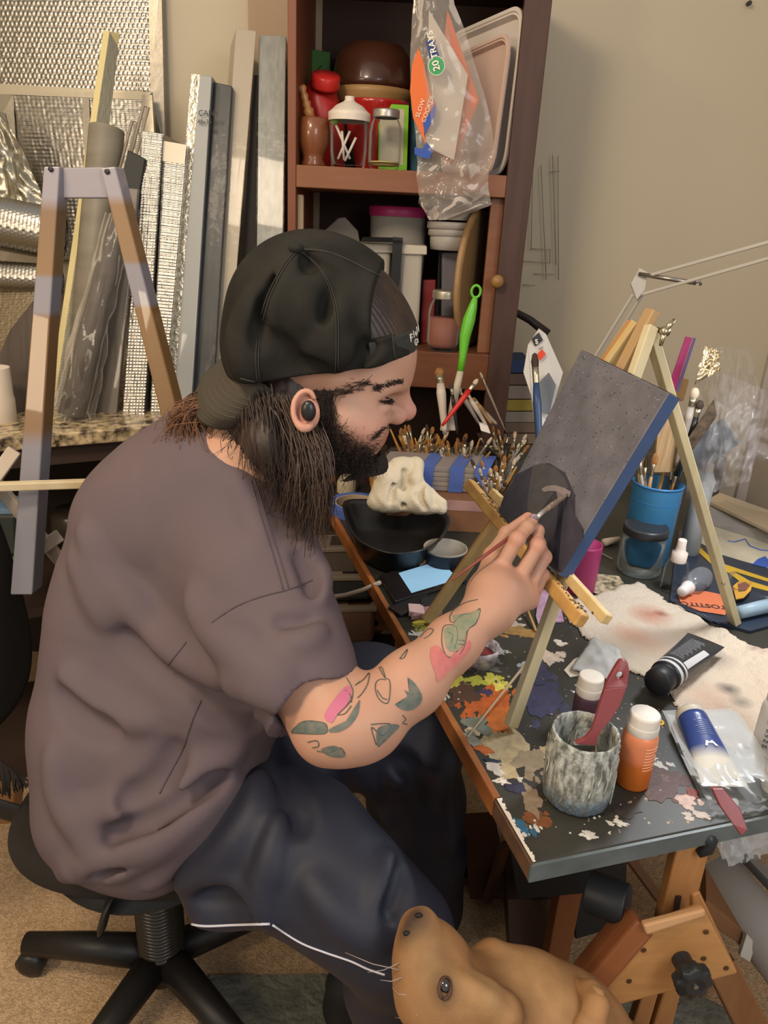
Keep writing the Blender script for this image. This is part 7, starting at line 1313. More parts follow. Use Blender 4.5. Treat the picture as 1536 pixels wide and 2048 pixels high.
nt = SHM.node_tree; _n = [q for q in nt.nodes if q.type == 'TEX_NOISE'][-1]; _n.inputs['Scale'].default_value = 520
shirt = sculpt('t_shirt', shirt_fn, V(-0.68, 0.62, 0.42), V(0.02, 1.40, 1.24), 0.0042, SHM, man, label='faded purple-brown cotton T-shirt')
def seam(pts, base, r=0.0011, lift=0.0, n=None):
    q = [(hit(base, x, y)) for x, y in cr_(pts, n or max(8, 6 * len(pts)))]
    return [z - unit(z - CC) * lift for z in q if z is not None]
SM = mat('seam_thread', '4d4247', 0.9)
g = G()
for pts in ([(500,960),(512,1000),(527,1050),(545,1105),(566,1178)], [(508,958),(522,1000),(537,1050),(556,1105),(577,1176)], [(423,1245),(470,1214),(520,1194),(580,1178),(625,1160)],
            [(335,1330),(352,1310),(372,1285)], [(402,1400),(385,1440),(365,1500),(346,1536),(319,1587)]):
    g.tube(seam(pts, shirt_fn), 0.0009, 5)
obj('seam', g, SM, shirt, smooth=True, kind='stuff')
# --- trousers
def pants_base(P):
    d = chainS(P, [(400, 1590, 1.10, 130), (500, 1645, 1.05, 150), (600, 1705, .985, 142), (700, 1790, .945, 122), (792, 1872, .925, 104)], 0.03)
    d = smin(d, chainS(P, [(792, 1872, .925, 102), (788, 1965, 1.0, 92), (790, 2110, 1.12, 78), (775, 2260, 1.27, 76)], 0.03), 0.04)
    d = smin(d, chainS(P, [(430, 1725, 1.02, 70), (440, 1778, 1.0, 62), (500, 1790, .99, 52)], 0.03), 0.03)
    d = smin(d, chainS(P, [(420, 1500, 1.18, 150), (620, 1450, 1.22, 130), (735, 1425, 1.23, 125), (822, 1478, 1.22, 98)], 0.05), 0.05)
    d = smin(d, chainS(P, [(822, 1490, 1.22, 98), (832, 1600, 1.30, 92), (843, 1700, 1.40, 84), (850, 1810, 1.52, 76)], 0.03), 0.03)
    d = smin(d, chainS(P, [(300, 1560, 1.12, 160), (420, 1500, 1.2, 150)], 0.05), 0.05)
    return d
for pts, r, k, sg in (
    ([(548,1475),(560,1540),(590,1600),(600,1650)], .010, .03, -1), ([(545,1700),(527,1760),(530,1820),(545,1840)], .008, .022, 1), ([(560,1640),(545,1700),(548,1760)], .005, .02, 1),
    ([(355,1775),(430,1762),(500,1800),(540,1838)], .008, .02, 1), ([(400,1790),(450,1795),(500,1825)], .010, .03, -1), ([(380,1845),(450,1850),(540,1845)], .005, .014, 1),
    ([(520,1560),(500,1640),(440,1720),(370,1770)], .008, .03, 1), ([(780,1720),(765,1780),(750,1830)], .005, .025, 1), ([(800,1730),(790,1790),(775,1830)], .005, .02, -1),
    ([(700,1500),(730,1560),(780,1640)], .005, .03, 1), ([(870,1430),(850,1520),(790,1560)], .008, .03, 1), ([(900,1500),(890,1600),(900,1700)], .008, .03, 1), ([(800,1520),(840,1560),(850,1620)], .007, .03, -1),
    ([(620,1770),(690,1850),(760,1890)], .006, .03, 1)):
    fold(pts, r, k, sign=sg, base=pants_base, sink=(0.005 if sg > 0 else -0.001))
PF = list(FOLDS); FOLDS.clear()
def pants_fn(P): return np.maximum(apply_folds(P, pants_base(P), PF), 0.045 - P[:, 2])
PM = mat('trouser_polyester', '1d202e', 0.6, var=0.3, col2='171925', scale=6, bump=0.25, dist=0.0005, spec=0.45)
[q for q in PM.node_tree.nodes if q.type == 'TEX_NOISE'][-1].inputs['Scale'].default_value = 700
pants = sculpt('trousers', pants_fn, V(-0.60, 0.52, 0.03), V(0.30, 1.42, 0.80), 0.0052, PM, man, label='dark navy tracksuit trousers with pale piping')
g = G()
g.tube(seam([(346,1782),(356,1815),(372,1842),(405,1852),(470,1850),(540,1848)], pants_fn), 0.0016, 6)
g.tube(seam([(545,1850),(600,1885),(650,1905),(700,1922),(735,1938),(770,1950)], pants_fn), 0.0013, 6)
obj('piping', g, mat('piping_white', 'b8b8c2', 0.7), pants, smooth=True)
# --- shoes on the carpet
def shoe(c, ax, ay):
    fr = unit(V(ax, ay, 0)); 
    def fn(P):
        d = d_chain(P, [c + V(0, 0, 0.045), c + fr * 0.12 + V(0, 0, 0.035), c + fr * 0.19 + V(0, 0, 0.03)], [0.042, 0.040, 0.032], 0.02)
        d = smin(d, d_cap(P, c + V(0, 0, 0.05), c + V(0, 0, 0.10), 0.04, 0.042), 0.02)
        return np.maximum(d, 0.006 - P[:, 2])
    return sculpt('shoe', fn, c - V(0.25, 0.25, 0.02), c + V(0.25, 0.25, 0.17), 0.005, mat('shoe_black', '202022', 0.7), man)
shoe(V(-0.02, 0.93, 0), 1, -0.1); shoe(V(0.07, 1.28, 0), 1, 0.1)
# --- beard and hair
HM = mat('hair_brown', '271d18', 0.5, var=0.6, col2='3f2e24', scale=60, stretch=(1, 1, 0.15), spec=0.5)
HM2 = mat('hair_tips', '7a5236', 0.5, var=0.6, col2='3c281c', scale=80, spec=0.5)
BM = mat('beard_dark', '221a17', 0.8, var=0.5, col2='3a2c24', scale=160, bump=0.8, dist=0.003)
def beard_fn(P):
    d = None
    for s in (1, -1):
        e = d_chain(P, [mid(628, 845, s * 0.066), mid(650, 905, s * 0.057), mid(690, 938, s * 0.036), mid(726, 934, s * 0.008)], [0.013, 0.017, 0.020, 0.0215], 0.02)
        d = e if d is None else smin(d, e, 0.03)
    d = smin(d, d_cap(P, mid(672, 925), mid(722, 930), 0.030, 0.024), 0.03)
    d = smax(d, -(head_fn(P) + 0.0005), 0.0015)
    q = P * 900; return d + 0.0012 * np.sin(q[:, 0]) * np.sin(q[:, 1] * 1.1) * np.sin(q[:, 2] * 0.7)
beard = sculpt('beard', beard_fn, HC - V(0.11, 0.12, 0.17), HC + V(0.12, 0.12, 0.02), 0.0026, BM, man)
def strands(name, roots, tips, n, r, m, parent, sag=0.0, jit=0.004, curl=0.0, seg=7, mids=None, label=None):
    g = G()
    for i in range(n):
        a = RNG.random(); j = a * (len(roots) - 1); k = min(int(j), len(roots) - 2); t = j - k
        b = min(max(a + RNG.normal() * 0.05, 0), 1); jb = b * (len(tips) - 1); kb = min(int(jb), len(tips) - 2); tb = jb - kb
        p0 = roots[k] * (1 - t) + roots[k+1] * t + RNG.normal(size=3) * jit; p1 = tips[kb] * (1 - tb) + tips[kb+1] * tb + RNG.normal(size=3) * jit * 1.6
        p1 = p0 + (p1 - p0) * (0.62 + 0.42 * RNG.random()); c = RNG.normal(size=3) * curl; ph = RNG.random() * 6.3
        pts = []
        for s in range(seg):
            u = s / (seg - 1); q = p0 * (1 - u) + p1 * u + V(0, 0, -sag) * math.sin(math.pi * u) + c * math.sin(u * 4.5 + ph) * u
            if mids is not None: q = q + mids * math.sin(math.pi * u)
            pts.append(q)
        g.tube(pts, [r * (1 - 0.6 * (s / (seg - 1))) for s in range(seg)], 4, caps=False)
    return obj(name, g, m, parent, smooth=True, kind='stuff', label=label)
# beard whiskers along the cheek and chin line
rt = [hit(head_fn, x, y, 0.6, 1.2) for x, y in ((640,845),(655,880),(675,905),(700,915),(722,918),(742,915))]
rt = [q for q in rt if q is not None]
strands('beard_whisker', rt, [q + hu * -0.022 + hf * 0.004 - CF * 0.004 for q in rt], 900, 0.00035, BM, beard, jit=0.007, curl=0.002, seg=4)
rt = [q for q in [hit(head_fn, x, y, 0.6, 1.2) for x, y in ((792,846),(780,850),(770,855),(760,862),(751,873))] if q is not None]
strands('mustache', rt, [q + hu * -0.005 - hf * 0.006 - CF * 0.002 for q in rt], 300, 0.00035, BM, man, jit=0.0022, curl=0.001, seg=4)
rt = [q for q in [hit(head_fn, x, y, 0.6, 1.2) for x, y in ((742,905),(728,895),(700,880),(672,862),(652,842))] if q is not None]
strands('cheek_stubble', rt, [q + hu * -0.007 - hf * 0.002 for q in rt], 700, 0.00028, BM, man, jit=0.008, curl=0.001, seg=3)
rt = [q for q in [hit(head_fn, x, y, 0.6, 1.2) for x, y in ((752,780),(765,775),(780,769),(795,765),(806,763))] if q is not None]
rt2 = [q for q in [hit(head_fn, x, y, 0.6, 1.2) for x, y in ((632,786),(660,786),(690,782),(720,772),(745,762))] if q is not None]
strands('sideburn', rt2[:2], [q - CU * .040 + CR * .002 - CF * .002 for q in rt2[:2]], 240, 0.0004, BM, man, jit=0.0035, curl=0.003, seg=5)
strands('temple_hair', rt2, [q - CU * .010 - hf * .018 - CF * .003 for q in rt2], 110, 0.0004, HM, man, jit=0.003, curl=0.002, seg=5)
strands('eyebrow', rt, [q - hf * 0.006 + hu * 0.0015 - CF * 0.0014 for q in rt], 260, 0.0004, BM, man, jit=0.0015, seg=4)
# eye: glimpse of the eyeball under lowered lids, with lashes
eyec = mid(766, 797, 0.0315)
e_ = hit(head_fn, 778, 800, 0.6, 1.2)
g = G(); g.ball(e_ + hf * -0.0022 + CF * 0.0022, (0.0034, 0.0034, 0.0034)); obj('eyeball', g, mat('eye_dark', '3a2d2a', 0.15, coat=1), man, smooth=True)
rt = [q for q in [hit(head_fn, x, y, 0.6, 1.2) for x, y in ((759,801),(768,802),(777,801),(783,798))] if q is not None]
strands('eyelash', rt, [q + hf * 0.007 - hu * 0.003 - CF * 0.003 for q in rt], 80, 0.0003, BM, man, jit=0.0006, seg=4)
g = G(); g.tube([q - CF * 0.0004 for q in rt], 0.0006, 5); obj('lid_line', g, mat('lid_line', '6b453e', 0.7), man, smooth=True)
# hair: mass under the cap plus loose strands
def hair_fn(P):
    d = d_chain(P, [mid(590, 770, 0.03), at_depth(560, 880, .885), at_depth(596, 950, .895), at_depth(618, 1000, .90)], [0.046, 0.036, 0.022, 0.008], 0.03)
    d = smin(d, d_chain(P, [mid(560, 760, -0.02), at_depth(520, 850, .93), at_depth(515, 890, .95)], [0.050, 0.034, 0.022], 0.03), 0.03)
    d = smin(d, d_cap(P, at_depth(640, 850, .90), at_depth(618, 925, .90), 0.020, 0.016), 0.02)
    q = P * 1.0; return d + 0.0010 * np.sin((P @ CR) * 700 + np.sin((P @ CU) * 60) * 3) * np.sin((P @ CU) * 90 + (P @ CR) * 200)
hair = sculpt('hair', hair_fn, at_depth(560, 900, .9) - 0.17, at_depth(560, 900, .9) + 0.17, 0.003, HM, man)
def rpx(L): return [at_depth(*q) for q in L]
strands('hair_strand', rpx([(520,790,.86),(560,800,.84),(600,860,.83),(640,880,.85)]), rpx([(550,990,.90),(585,1050,.885),(615,1085,.875),(645,1050,.87)]), 620, 0.0008, HM, hair, jit=0.005, curl=0.006, mids=-CF * 0.012 + CR * 0.008)
strands('hair_strand', rpx([(560,800,.838),(600,850,.832),(625,870,.832)]), rpx([(590,1030,.86),(622,1080,.86),(650,1030,.86)]), 240, 0.00065, mat('hair_light', '463427', 0.42, spec=0.6), hair, jit=0.006, curl=0.009, mids=-CF * 0.014 + CR * 0.012)
strands('hair_strand', rpx([(486,790,.885),(515,795,.865),(550,795,.845)]), rpx([(505,915,.92),(540,980,.89),(580,1020,.875)]), 420, 0.0008, HM, hair, jit=0.005, curl=0.005, mids=-CF * 0.014)
strands('hair_strand', rpx([(470,800,.90),(500,830,.88),(520,850,.87)]), rpx([(430,895,.93),(480,930,.92),(540,950,.88)]), 160, 0.0007, HM, hair, jit=0.006, curl=0.008)
strands('hair_tip', rpx([(440,820,.93),(410,805,.95),(400,800,.96)]), rpx([(330,880,.965),(350,905,.95),(400,925,.945),(440,930,.94)]), 260, 0.00075, HM2, hair, jit=0.007, curl=0.010, mids=-CF * 0.02 - CR * 0.012 + CU * 0.010, label='lighter brown hair ends spread over the shoulder')
# --- cap worn backwards
CAPM = mat('cap_black', '1f1e1b', 0.85, var=0.6, col2='302e29', scale=14, bump=0.5, dist=0.0008, spec=0.12)
[q for q in CAPM.node_tree.nodes if q.type == 'TEX_NOISE'][-1].inputs['Scale'].default_value = 420
pa, pb = mid(455, 742), mid(826, 698)
capn = unit(np.cross(pb - pa, hr)); capn = capn if capn @ hu > 0 else -capn
capf = unit(pb - pa); capc = (pa + pb) / 2
CAX = np.array([capf, hr, capn])
def cap_base(P):
    d = d_ell(P, mid(640, 655), (0.1135, 0.0925, 0.104), CAX)
    d = smin(d, d_ell(P, mid(610, 612), (0.085, 0.075, 0.080), CAX), 0.03)
    d = smin(d, d_ell(P, mid(560, 705), (0.066, 0.088, 0.060), CAX), 0.03); d = smin(d, d_ell(P, mid(680, 712), (0.092, 0.0865, 0.055), CAX), 0.02)
    return d
def cut_pts(P): return -((P - pa.astype(np.float32)) @ capn.astype(np.float32))
def open_d(P):      # opening above the strap, now over the forehead
    q = (P - pb.astype(np.float32)); f_ = q @ capf.astype(np.float32); u_ = q @ capn.astype(np.float32); s_ = q @ hr.astype(np.float32)
    return np.maximum(-(f_ + 0.038 - 0.30 * (u_ - 0.03) ** 2 * 10), -(u_ - 0.030))
for pts, r, k, sg in (
    ([(600,500),(650,520),(690,545),(705,570)], .006, .02, 1), ([(690,590),(668,640),(672,700)], .006, .025, 1), ([(590,520),(560,590),(520,640)], .006, .03, 1), ([(610,520),(640,580),(650,640)], .005, .02, -1),
    ([(505,600),(490,680),(500,750)], .006, .025, 1), ([(600,720),(650,700),(720,720),(760,700)], .006, .025, 1), ([(700,740),(740,690),(750,650)], .005, .02, -1), ([(560,560),(530,620),(515,690)], .005, .02, -1),
    ([(730,560),(745,600),(750,660)], .005, .025, 1), ([(560,690),(580,730),(640,740)], .006, .025, -1), ([(640,560),(610,600),(600,660)], .004, .02, 1), ([(480,640),(478,700),(488,745)], .004, .02, 1)):
    fold(pts, r, k, sign=sg, base=cap_base, sink=(0.003 if sg > 0 else -0.001))
CFD = list(FOLDS); FOLDS.clear()
def cap_fn(P):
    d = apply_folds(P, cap_base(P), CFD)
    d = np.maximum(d, -(d_ell(P, HC, (0.103, 0.0795, 0.097), HAX)) - 0.0) if False else d
    d = smax(d, cut_pts(P), 0.003)
    return smax(d, -open_d(P), 0.002)
cap = sculpt('cap', cap_fn, HC - V(0.17, 0.17, 0.14), HC + V(0.16, 0.16, 0.17), 0.0026, CAPM, man, label='worn black cotton cap turned backwards')
def strap_fn(P):
    q = (P - pb.astype(np.float32)); u_ = q @ capn.astype(np.float32); f_ = q @ capf.astype(np.float32)
    d = np.abs(d_ell(P, mid(652, 672), (0.1105, 0.0885, 0.112), CAX)) - 0.0016
    d = np.maximum(d, np.abs(u_ - 0.0135) - 0.0135); return np.maximum(d, -(f_ + 0.042))
strap = sculpt('strap', strap_fn, HC - 0.15, HC + 0.15, 0.0018, mat('cap_strap', '2f302d', 0.8, bump=0.3, scale=300), cap)
def fhair_fn(P): return np.maximum(np.maximum(smin(head_fn(P), d_ell(P, HC, (0.100, 0.077, 0.094), HAX), .02) - .005, -((P - mid(742, 600)) @ capf)), -((P - pb) @ capn) + 0.021) + 0.0005 * np.sin((P @ hr) * 1700 + 3 * np.sin((P @ capf) * 80))
sculpt('front_hair', fhair_fn, HC - 0.15, HC + 0.15, 0.0022, HM, hair)
g = G()
for L in ([(592,497),(560,540),(528,610),(512,700),(515,770)], [(592,497),(640,540),(668,610),(672,700),(668,772)], [(592,497),(660,505),(735,540),(783,566)]):
    for o_ in (0, 5): g.tube(seam([(x + o_, y + o_ * .3) for x, y in L], cap_fn, lift=.0002), .0006, 4)
g.tube(seam([(786,566),(783,610),(784,663),(790,722)], cap_fn), .0012, 5); g.tube(seam([(480,757),(540,770),(617,776),(690,768),(746,750),(790,724)], cap_fn), .0009, 5)
obj('cap_seam', g, mat('cap_thread', '35332d', 0.9), cap, smooth=True, kind='stuff')
g = G(); bt = hit(cap_fn, 592, 496, 0.6, 1.2); g.ball(bt, (0.0085, 0.0085, 0.006)); obj('button', g, CAPM, cap, smooth=True)
# brim: a curved plate behind the neck
bl = [((466,700,.935),(500,745,.865),(560,790,.86)), ((440,722,.945),(462,785,.872),(540,806,.872)), ((408,752,.955),(424,822,.888),(505,838,.885)), ((390,790,.965),(402,842,.91),(462,856,.905))]
gb = G(); RW = [[at_depth(*q) for q in r] for r in bl]
def bez(P3, t): return P3[0] * (1-t)**2 + P3[1] * 2*t*(1-t) * 1.0 + P3[2] * t*t
def rowi(u):
    j = u * (len(RW) - 1); k = min(int(j), len(RW) - 2); t = j - k; return [RW[k][i] * (1 - t) + RW[k+1][i] * t for i in range(3)]
def brim_fn(u, v):
    r_ = rowi(u); c = 2 * r_[1] - 0.5 * (r_[0] + r_[2]); e = math.sqrt(max(0, 1 - ((v - 0.5) * 2) ** 2)) 
    return bez([r_[0], c, r_[2]], v)
gb.grid(brim_fn, 20, 22)
brim = obj('brim', gb, mat('cap_brim', '3c362c', 0.85, bump=0.2, scale=400), cap, smooth=True, solid=0.004)
gs = G()
for u in np.linspace(0.08, 0.95, 12): gs.tube([brim_fn(u, v) - CF * 0.0024 for v in np.linspace(0.04, 0.96, 16)], 0.0007, 5)
obj('brim_stitch', gs, mat('brim_thread', '4b4438', 0.9), brim, smooth=True, kind='stuff')
# lettering on the strap
LM = mat('strap_lettering', 'c9c6b8', 0.7)
def on_strap(x, y): 
    q = hit(strap_fn, x, y, 0.6, 1.3); return q
for ch_, x, y, sz in (('F', 820, 684, .0125), ('i', 826.5, 675, .0115), ('e', 830, 672, .010), ('l', 833.5, 668, .012), ('d', 836, 664, .011), ('G', 829, 692, .0105), ('u', 834, 686, .010), ('i', 837.5, 680, .010)):
    q = hit(strap_fn, x, y, 0.6, 1.3)
    if q is None: continue
    nrm = unit(np.array([float(strap_fn((q + np.eye(3)[i] * .002).astype(np.float32)[None])[0] - strap_fn((q - np.eye(3)[i] * .002).astype(np.float32)[None])[0]) for i in range(3)]))
    if nrm @ CF > 0.3: nrm = -nrm
    xd = unit(np.cross(capn, nrm)); text(ch_, 'lettering', LM, q + nrm * .0006, xd, capn, sz, strap, ext=.0003, bold=.0003)
# earbud
g = G(); eb = at_depth(617, 822, 0.812); g.ball(eb, (0.0085, 0.006, 0.012)); obj('earbud', g, mat('earbud_black', '151515', 0.35, spec=0.6), man, smooth=True)
g = G(); nl = at_depth(1067, 1036, 0.978); g.ball(nl, (0.0062, 0.0035, 0.0062)); obj('thumbnail', g, mat('nail_painted', '6d5f68', 0.4, var=0.6, col2='a38a8a', scale=300), man, smooth=True)
# --- tattoos: flat ink on the skin of the right arm
INK = mat('tattoo_ink', '47504c', 0.6); PNK = mat('tattoo_pink', 'b0605f', 0.6, var=.5, col2='c07c70', scale=70); GRN = mat('tattoo_green', '6f7862', 0.6, var=.8, col2='8c8468', scale=90); DGR = mat('tattoo_teal', '4e5a56', 0.6, var=.8, col2='6d6a60', scale=90)
def ink_line(L, m=None, r=0.00055):
    s_ = seam(L, rarm_fn)
    if len(s_) > 2: g = G(); g.tube(s_, r, 5); obj('tattoo', g, m or INK, man, smooth=True)
def ink_fill(L, m, n=6, lift=0.0004, label=None):
    g = G(); pts = np.array(cr_(L, 34, True)); c = pts.mean(0); rings = []
    for k in range(n + 1):
        t = k / n; row = []
        for i in range(len(pts)):
            x, y = c * (1 - t) + pts[i] * t; h_ = hit(rarm_fn, x, y, 0.6, 1.2)
            if h_ is None: h_ = row[-1] if row else (rings[-1][i] if rings else CC)
            row.append(h_ - unit(h_ - CC) * lift)
        rings.append(row)
    m_ = len(rings[0]); vs = [q for r_ in rings for q in r_]
    g.add(vs, [(a*m_+i, a*m_+(i+1) % m_, (a+1)*m_+(i+1) % m_, (a+1)*m_+i) for a in range(n) for i in range(m_)]); obj('tattoo', g, m, man, smooth=True, label=label)
Z5 = lambda L: [(540 + x / 3.2, 1180 + y / 3.2) for x, y in L]
ink_fill(Z5([(1030,370),(1080,360),(1110,440),(1170,455),(1230,420),(1275,320),(1285,370),(1240,430),(1150,520),(1075,590),(1062,540),(1030,450)]), PNK, 6, 0.0003, 'red curved tattoo on the forearm')
ink_fill(Z5([(1215,155),(1290,140),(1345,130),(1320,200),(1260,260),(1240,320),(1215,380),(1150,390),(1120,330),(1120,240),(1180,225),(1170,165)]), GRN, 6, 0.0005, 'green forearm tattoo with a dark outline')
for L in ([(1150,170),(1180,120),(1250,80),(1330,60)], [(1180,205),(1230,160),(1300,150),(1345,120),(1320,210),(1270,250),(1255,310),(1235,380),(1190,430),(1130,420),(1100,340),(1108,240),(1150,222),(1190,235),(1200,300),(1180,380)],
          [(1205,320),(1245,325)], [(1200,345),(1245,350)], [(1140,270),(1170,290),(1160,340)], [(1150,170),(1155,200),(1180,210)],
          [(700,500),(735,560),(765,580),(768,660),(750,725),(700,700),(675,640),(680,590),(710,570),(740,575)], [(685,640),(720,690),(750,700)], [(695,500),(715,495),(738,555)],
          [(560,600),(600,570),(635,530),(625,600),(590,660),(560,690)], [(545,610),(575,585)], [(830,440),(860,400),(880,380),(860,430),(830,440)], [(960,300),(1010,250),(1045,255),(1020,290),(985,310)],
          [(645,860),(770,858),(720,930),(650,880),(680,990)], [(240,975),(300,965),(310,1000),(270,1010)], [(300,1030),(380,1040),(450,1010),(480,1050)], [(480,640),(520,700),(430,800)], [(490,560),(530,640),(520,720)],
          [(850,800),(870,830),(850,850),(880,860)], [(430,800),(480,790),(520,740)], [(140,915),(180,860),(240,838),(340,850),(365,880),(340,920),(140,915)]): ink_line(Z5(L))
for L in ([(880,560),(930,600),(975,690),(930,760),(860,770),(800,730),(870,740),(880,680),(860,640),(900,660),(935,650),(915,600)], [(690,890),(770,860),(830,870),(780,930),(720,985),(690,1000)], [(140,915),(180,860),(240,838),(340,850),(365,880),(340,920)],
          [(380,890),(440,880),(520,830),(560,770),(575,700),(565,790),(520,860),(450,905),(385,912)], [(330,1020),(420,1000),(480,1060),(440,1075),(370,1060)]): ink_fill(Z5(L), DGR, 5)
ink_fill(Z5([(350,790),(480,620),(520,640),(500,720),(430,800),(390,850)]), mat('tattoo_rose', 'b0607a', 0.6), 5, 0.0003, 'pink tattoo under the sleeve hem')
# ================================================================ held brush
hb = thing('held_brush', 'fine round brush with a white ferrule held against the canvas by the painter', 'paintbrush', rp(905, 1160, .93))
ta_, tb_, tc_ = rp(905, 1160, .915), rp(1072, 1038, .990), rp(1136, 988, onc(1136, 988) @ CF if False else 1.0)
tip = onc(1136, 988, .001); fer = tip * .38 + rp(1066, 1042, .985) * .62 if False else rp(1080, 1030, .993)
g = G(); g.tube([ta_, rp(990, 1096, .950), rp(1070, 1038, .988)], [.0013, .0024, .0028], 8); obj('handle', g, mat('held_handle', '7a3b30', 0.4), hb, smooth=True)
g = G(); g.tube([rp(1070, 1038, .988), rp(1087, 1023, .994)], [.0034, .0034], 12); obj('ferrule', g, mat('held_ferrule', 'c4c0b8', 0.3, metal=0.6), hb, smooth=True)
g = G(); m0 = rp(1087, 1023, .994); g.tube([m0, m0 * .6 + tip * .4, m0 * .15 + tip * .85, tip], [.0032, .0042, .0028, .0008], 10); obj('bristles', g, mat('held_bristle', '8a7864', 0.8, var=0.8, col2='4a4040', scale=200), hb, smooth=True)
# ================================================================ office chair
ch = thing('office_chair', 'black fabric office chair with a star base, under the painter', 'chair', (-0.37, 1.0, 0))
CB = mat('chair_plastic', '1e1c1b', 0.45, spec=0.4, bump=0.2, scale=200, dist=0.0005); CFB = mat('chair_fabric', '24201d', 0.95, bump=0.7, scale=420, dist=0.001)
HB = V(-0.375, 0.985, 0)
def seat_fn(P):
    q = P - V(-0.375, 0.985, 0.425).astype(np.float32); d = (np.power(np.power(np.abs(q[:, 0]) / .222, 2.6) + np.power(np.abs(q[:, 1]) / .160, 2.6), 1 / 2.6) - 1) * .21
    dz = np.abs(q[:, 2]) - .034 + .10 * np.clip(d + .10, 0, 1) ** 1.3; return smax(d, dz, .03)
sculpt('seat', seat_fn, V(-.70, .68, .36), V(-.08, 1.28, .50), .005, CFB, ch)
g = G(); g.lathe([(0, 0), (.14, 0), (.165, .012), (.17, .022), (0, .022)], V(-0.375, .985, .372), n=40); obj('seat_pan', g, CB, ch, smooth=True)
def back_fn(P):
    c = V(-.735, 1.06, .74); ax = np.array([unit(V(.25, 1, 0)), unit(V(.96, -.24, .16)), unit(np.cross(unit(V(.25, 1, 0)), unit(V(.96, -.24, .16))))]); q = (P - c.astype(np.float32)) @ ax.T.astype(np.float32)
    q1 = q[:, 1] + .9 * q[:, 0] ** 2
    d = (np.power(np.power(np.abs(q[:, 0]) / .215, 3) + np.power(np.abs(q[:, 2]) / .235, 3), 1 / 3) - 1) * .21; return smax(d, np.abs(q1) - .026, .02)
sculpt('backrest', back_fn, V(-1.0, .75, .45), V(-.42, 1.4, 1.05), .006, CFB, ch)
g = G(); g.tube([V(-.77, 1.06, .66), V(-.76, 1.05, .50), V(-.68, 1.03, .38), V(-.50, 1.0, .362)], [.022, .022, .022, .02], 12, flat=(0, 1, 0)); obj('back_bracket', g, CB, ch, smooth=True)
g = G(); g.lathe([(.034, .09), (.039, .12), (.039, .30), (.044, .36), (.02, .372), (0, .372)], HB, n=32); obj('column', g, CB, ch, smooth=True)
g = G()
for i in range(26): z = .10 + i * .0085; g.lathe([(.0395, z), (.0435, z + .003), (.0395, z + .006)], HB, n=32)
obj('bellows', g, mat('bellows_black', '26241f', 0.3, spec=0.6), ch, smooth=True, kind='stuff')
g = G(); g.lathe([(.045, .05), (.05, .06), (.046, .10), (.036, .115), (0, .115)], HB, n=28); obj('hub', g, CB, ch, smooth=True)
for k_, an in enumerate((176, 104, 32, -40, -112)):
    a_ = math.radians(an); d_ = V(math.cos(a_), math.sin(a_), 0); g = G(); g.tube([HB + d_ * .02 + V(0, 0, .088), HB + d_ * .14 + V(0, 0, .082), HB + d_ * .27 + V(0, 0, .070)], [.032, .027, .021], 14); 
    g.v = [(x, y, z) for x, y, z in g.v]; leg = obj('base_arm', g, CB, ch, smooth=True)
    e_ = HB + d_ * .262; g = G(); g.lathe([(0, -.022), (.016, -.022), (.026, -.018), (.027, .018), (.016, .022), (0, .022)], V(e_[0], e_[1], .028) , (-d_[1], d_[0], 0), 24); g.tube([V(e_[0], e_[1], .05), V(e_[0], e_[1], .075)], [.014, .012], 10); obj('caster', g, mat('caster_black', '22211f', 0.4), leg, smooth=True)
g = G(); p0, p1, p2 = at_depth(222, 1775, 1.13), at_depth(215, 1815, 1.13), at_depth(205, 1850, 1.13); g.tube([at_depth(270, 1740, 1.24), p0, p1, p2, at_depth(200, 1862, 1.132)], [.006, .012, .022, .024, .012], 14, flat=CF); obj('height_lever', g, CB, ch, smooth=True)
g = G()
for i in range(26):
    x = 2 + i * 2.0; y0 = 1520 - x * .9; p_ = at_depth(x - 8, 1545 + i * 1.6 - 30, 1.22); q_ = at_depth(x + 2 + RNG.normal() * 2, 1590 + RNG.normal() * 5 - i * .6, 1.21); g.tube([p_, (p_ + q_) / 2 + V(.003 * RNG.normal(), 0, 0), q_], [.0022, .002, .0012], 5)
tag(obj('fringe', g, mat('fringe_black', '1d1816', 0.9), smooth=True, kind='stuff'), 'black fringe of a throw hanging from the chair back at the left edge', 'fringe', kind='stuff')
g = G(); g.hexa(pd([(-30, 1650, 1.55), (24, 1648, 1.55), (30, 1585, 1.5), (-30, 1580, 1.5)]), V(0, .04, -.01)); tag(obj('furniture_leg', g, mat('foot_wood', '8a6440', 0.6), bevel=.003), 'end of a pale wooden furniture leg at the left edge', 'furniture')  # only the end of some furniture leg, the rest unseen
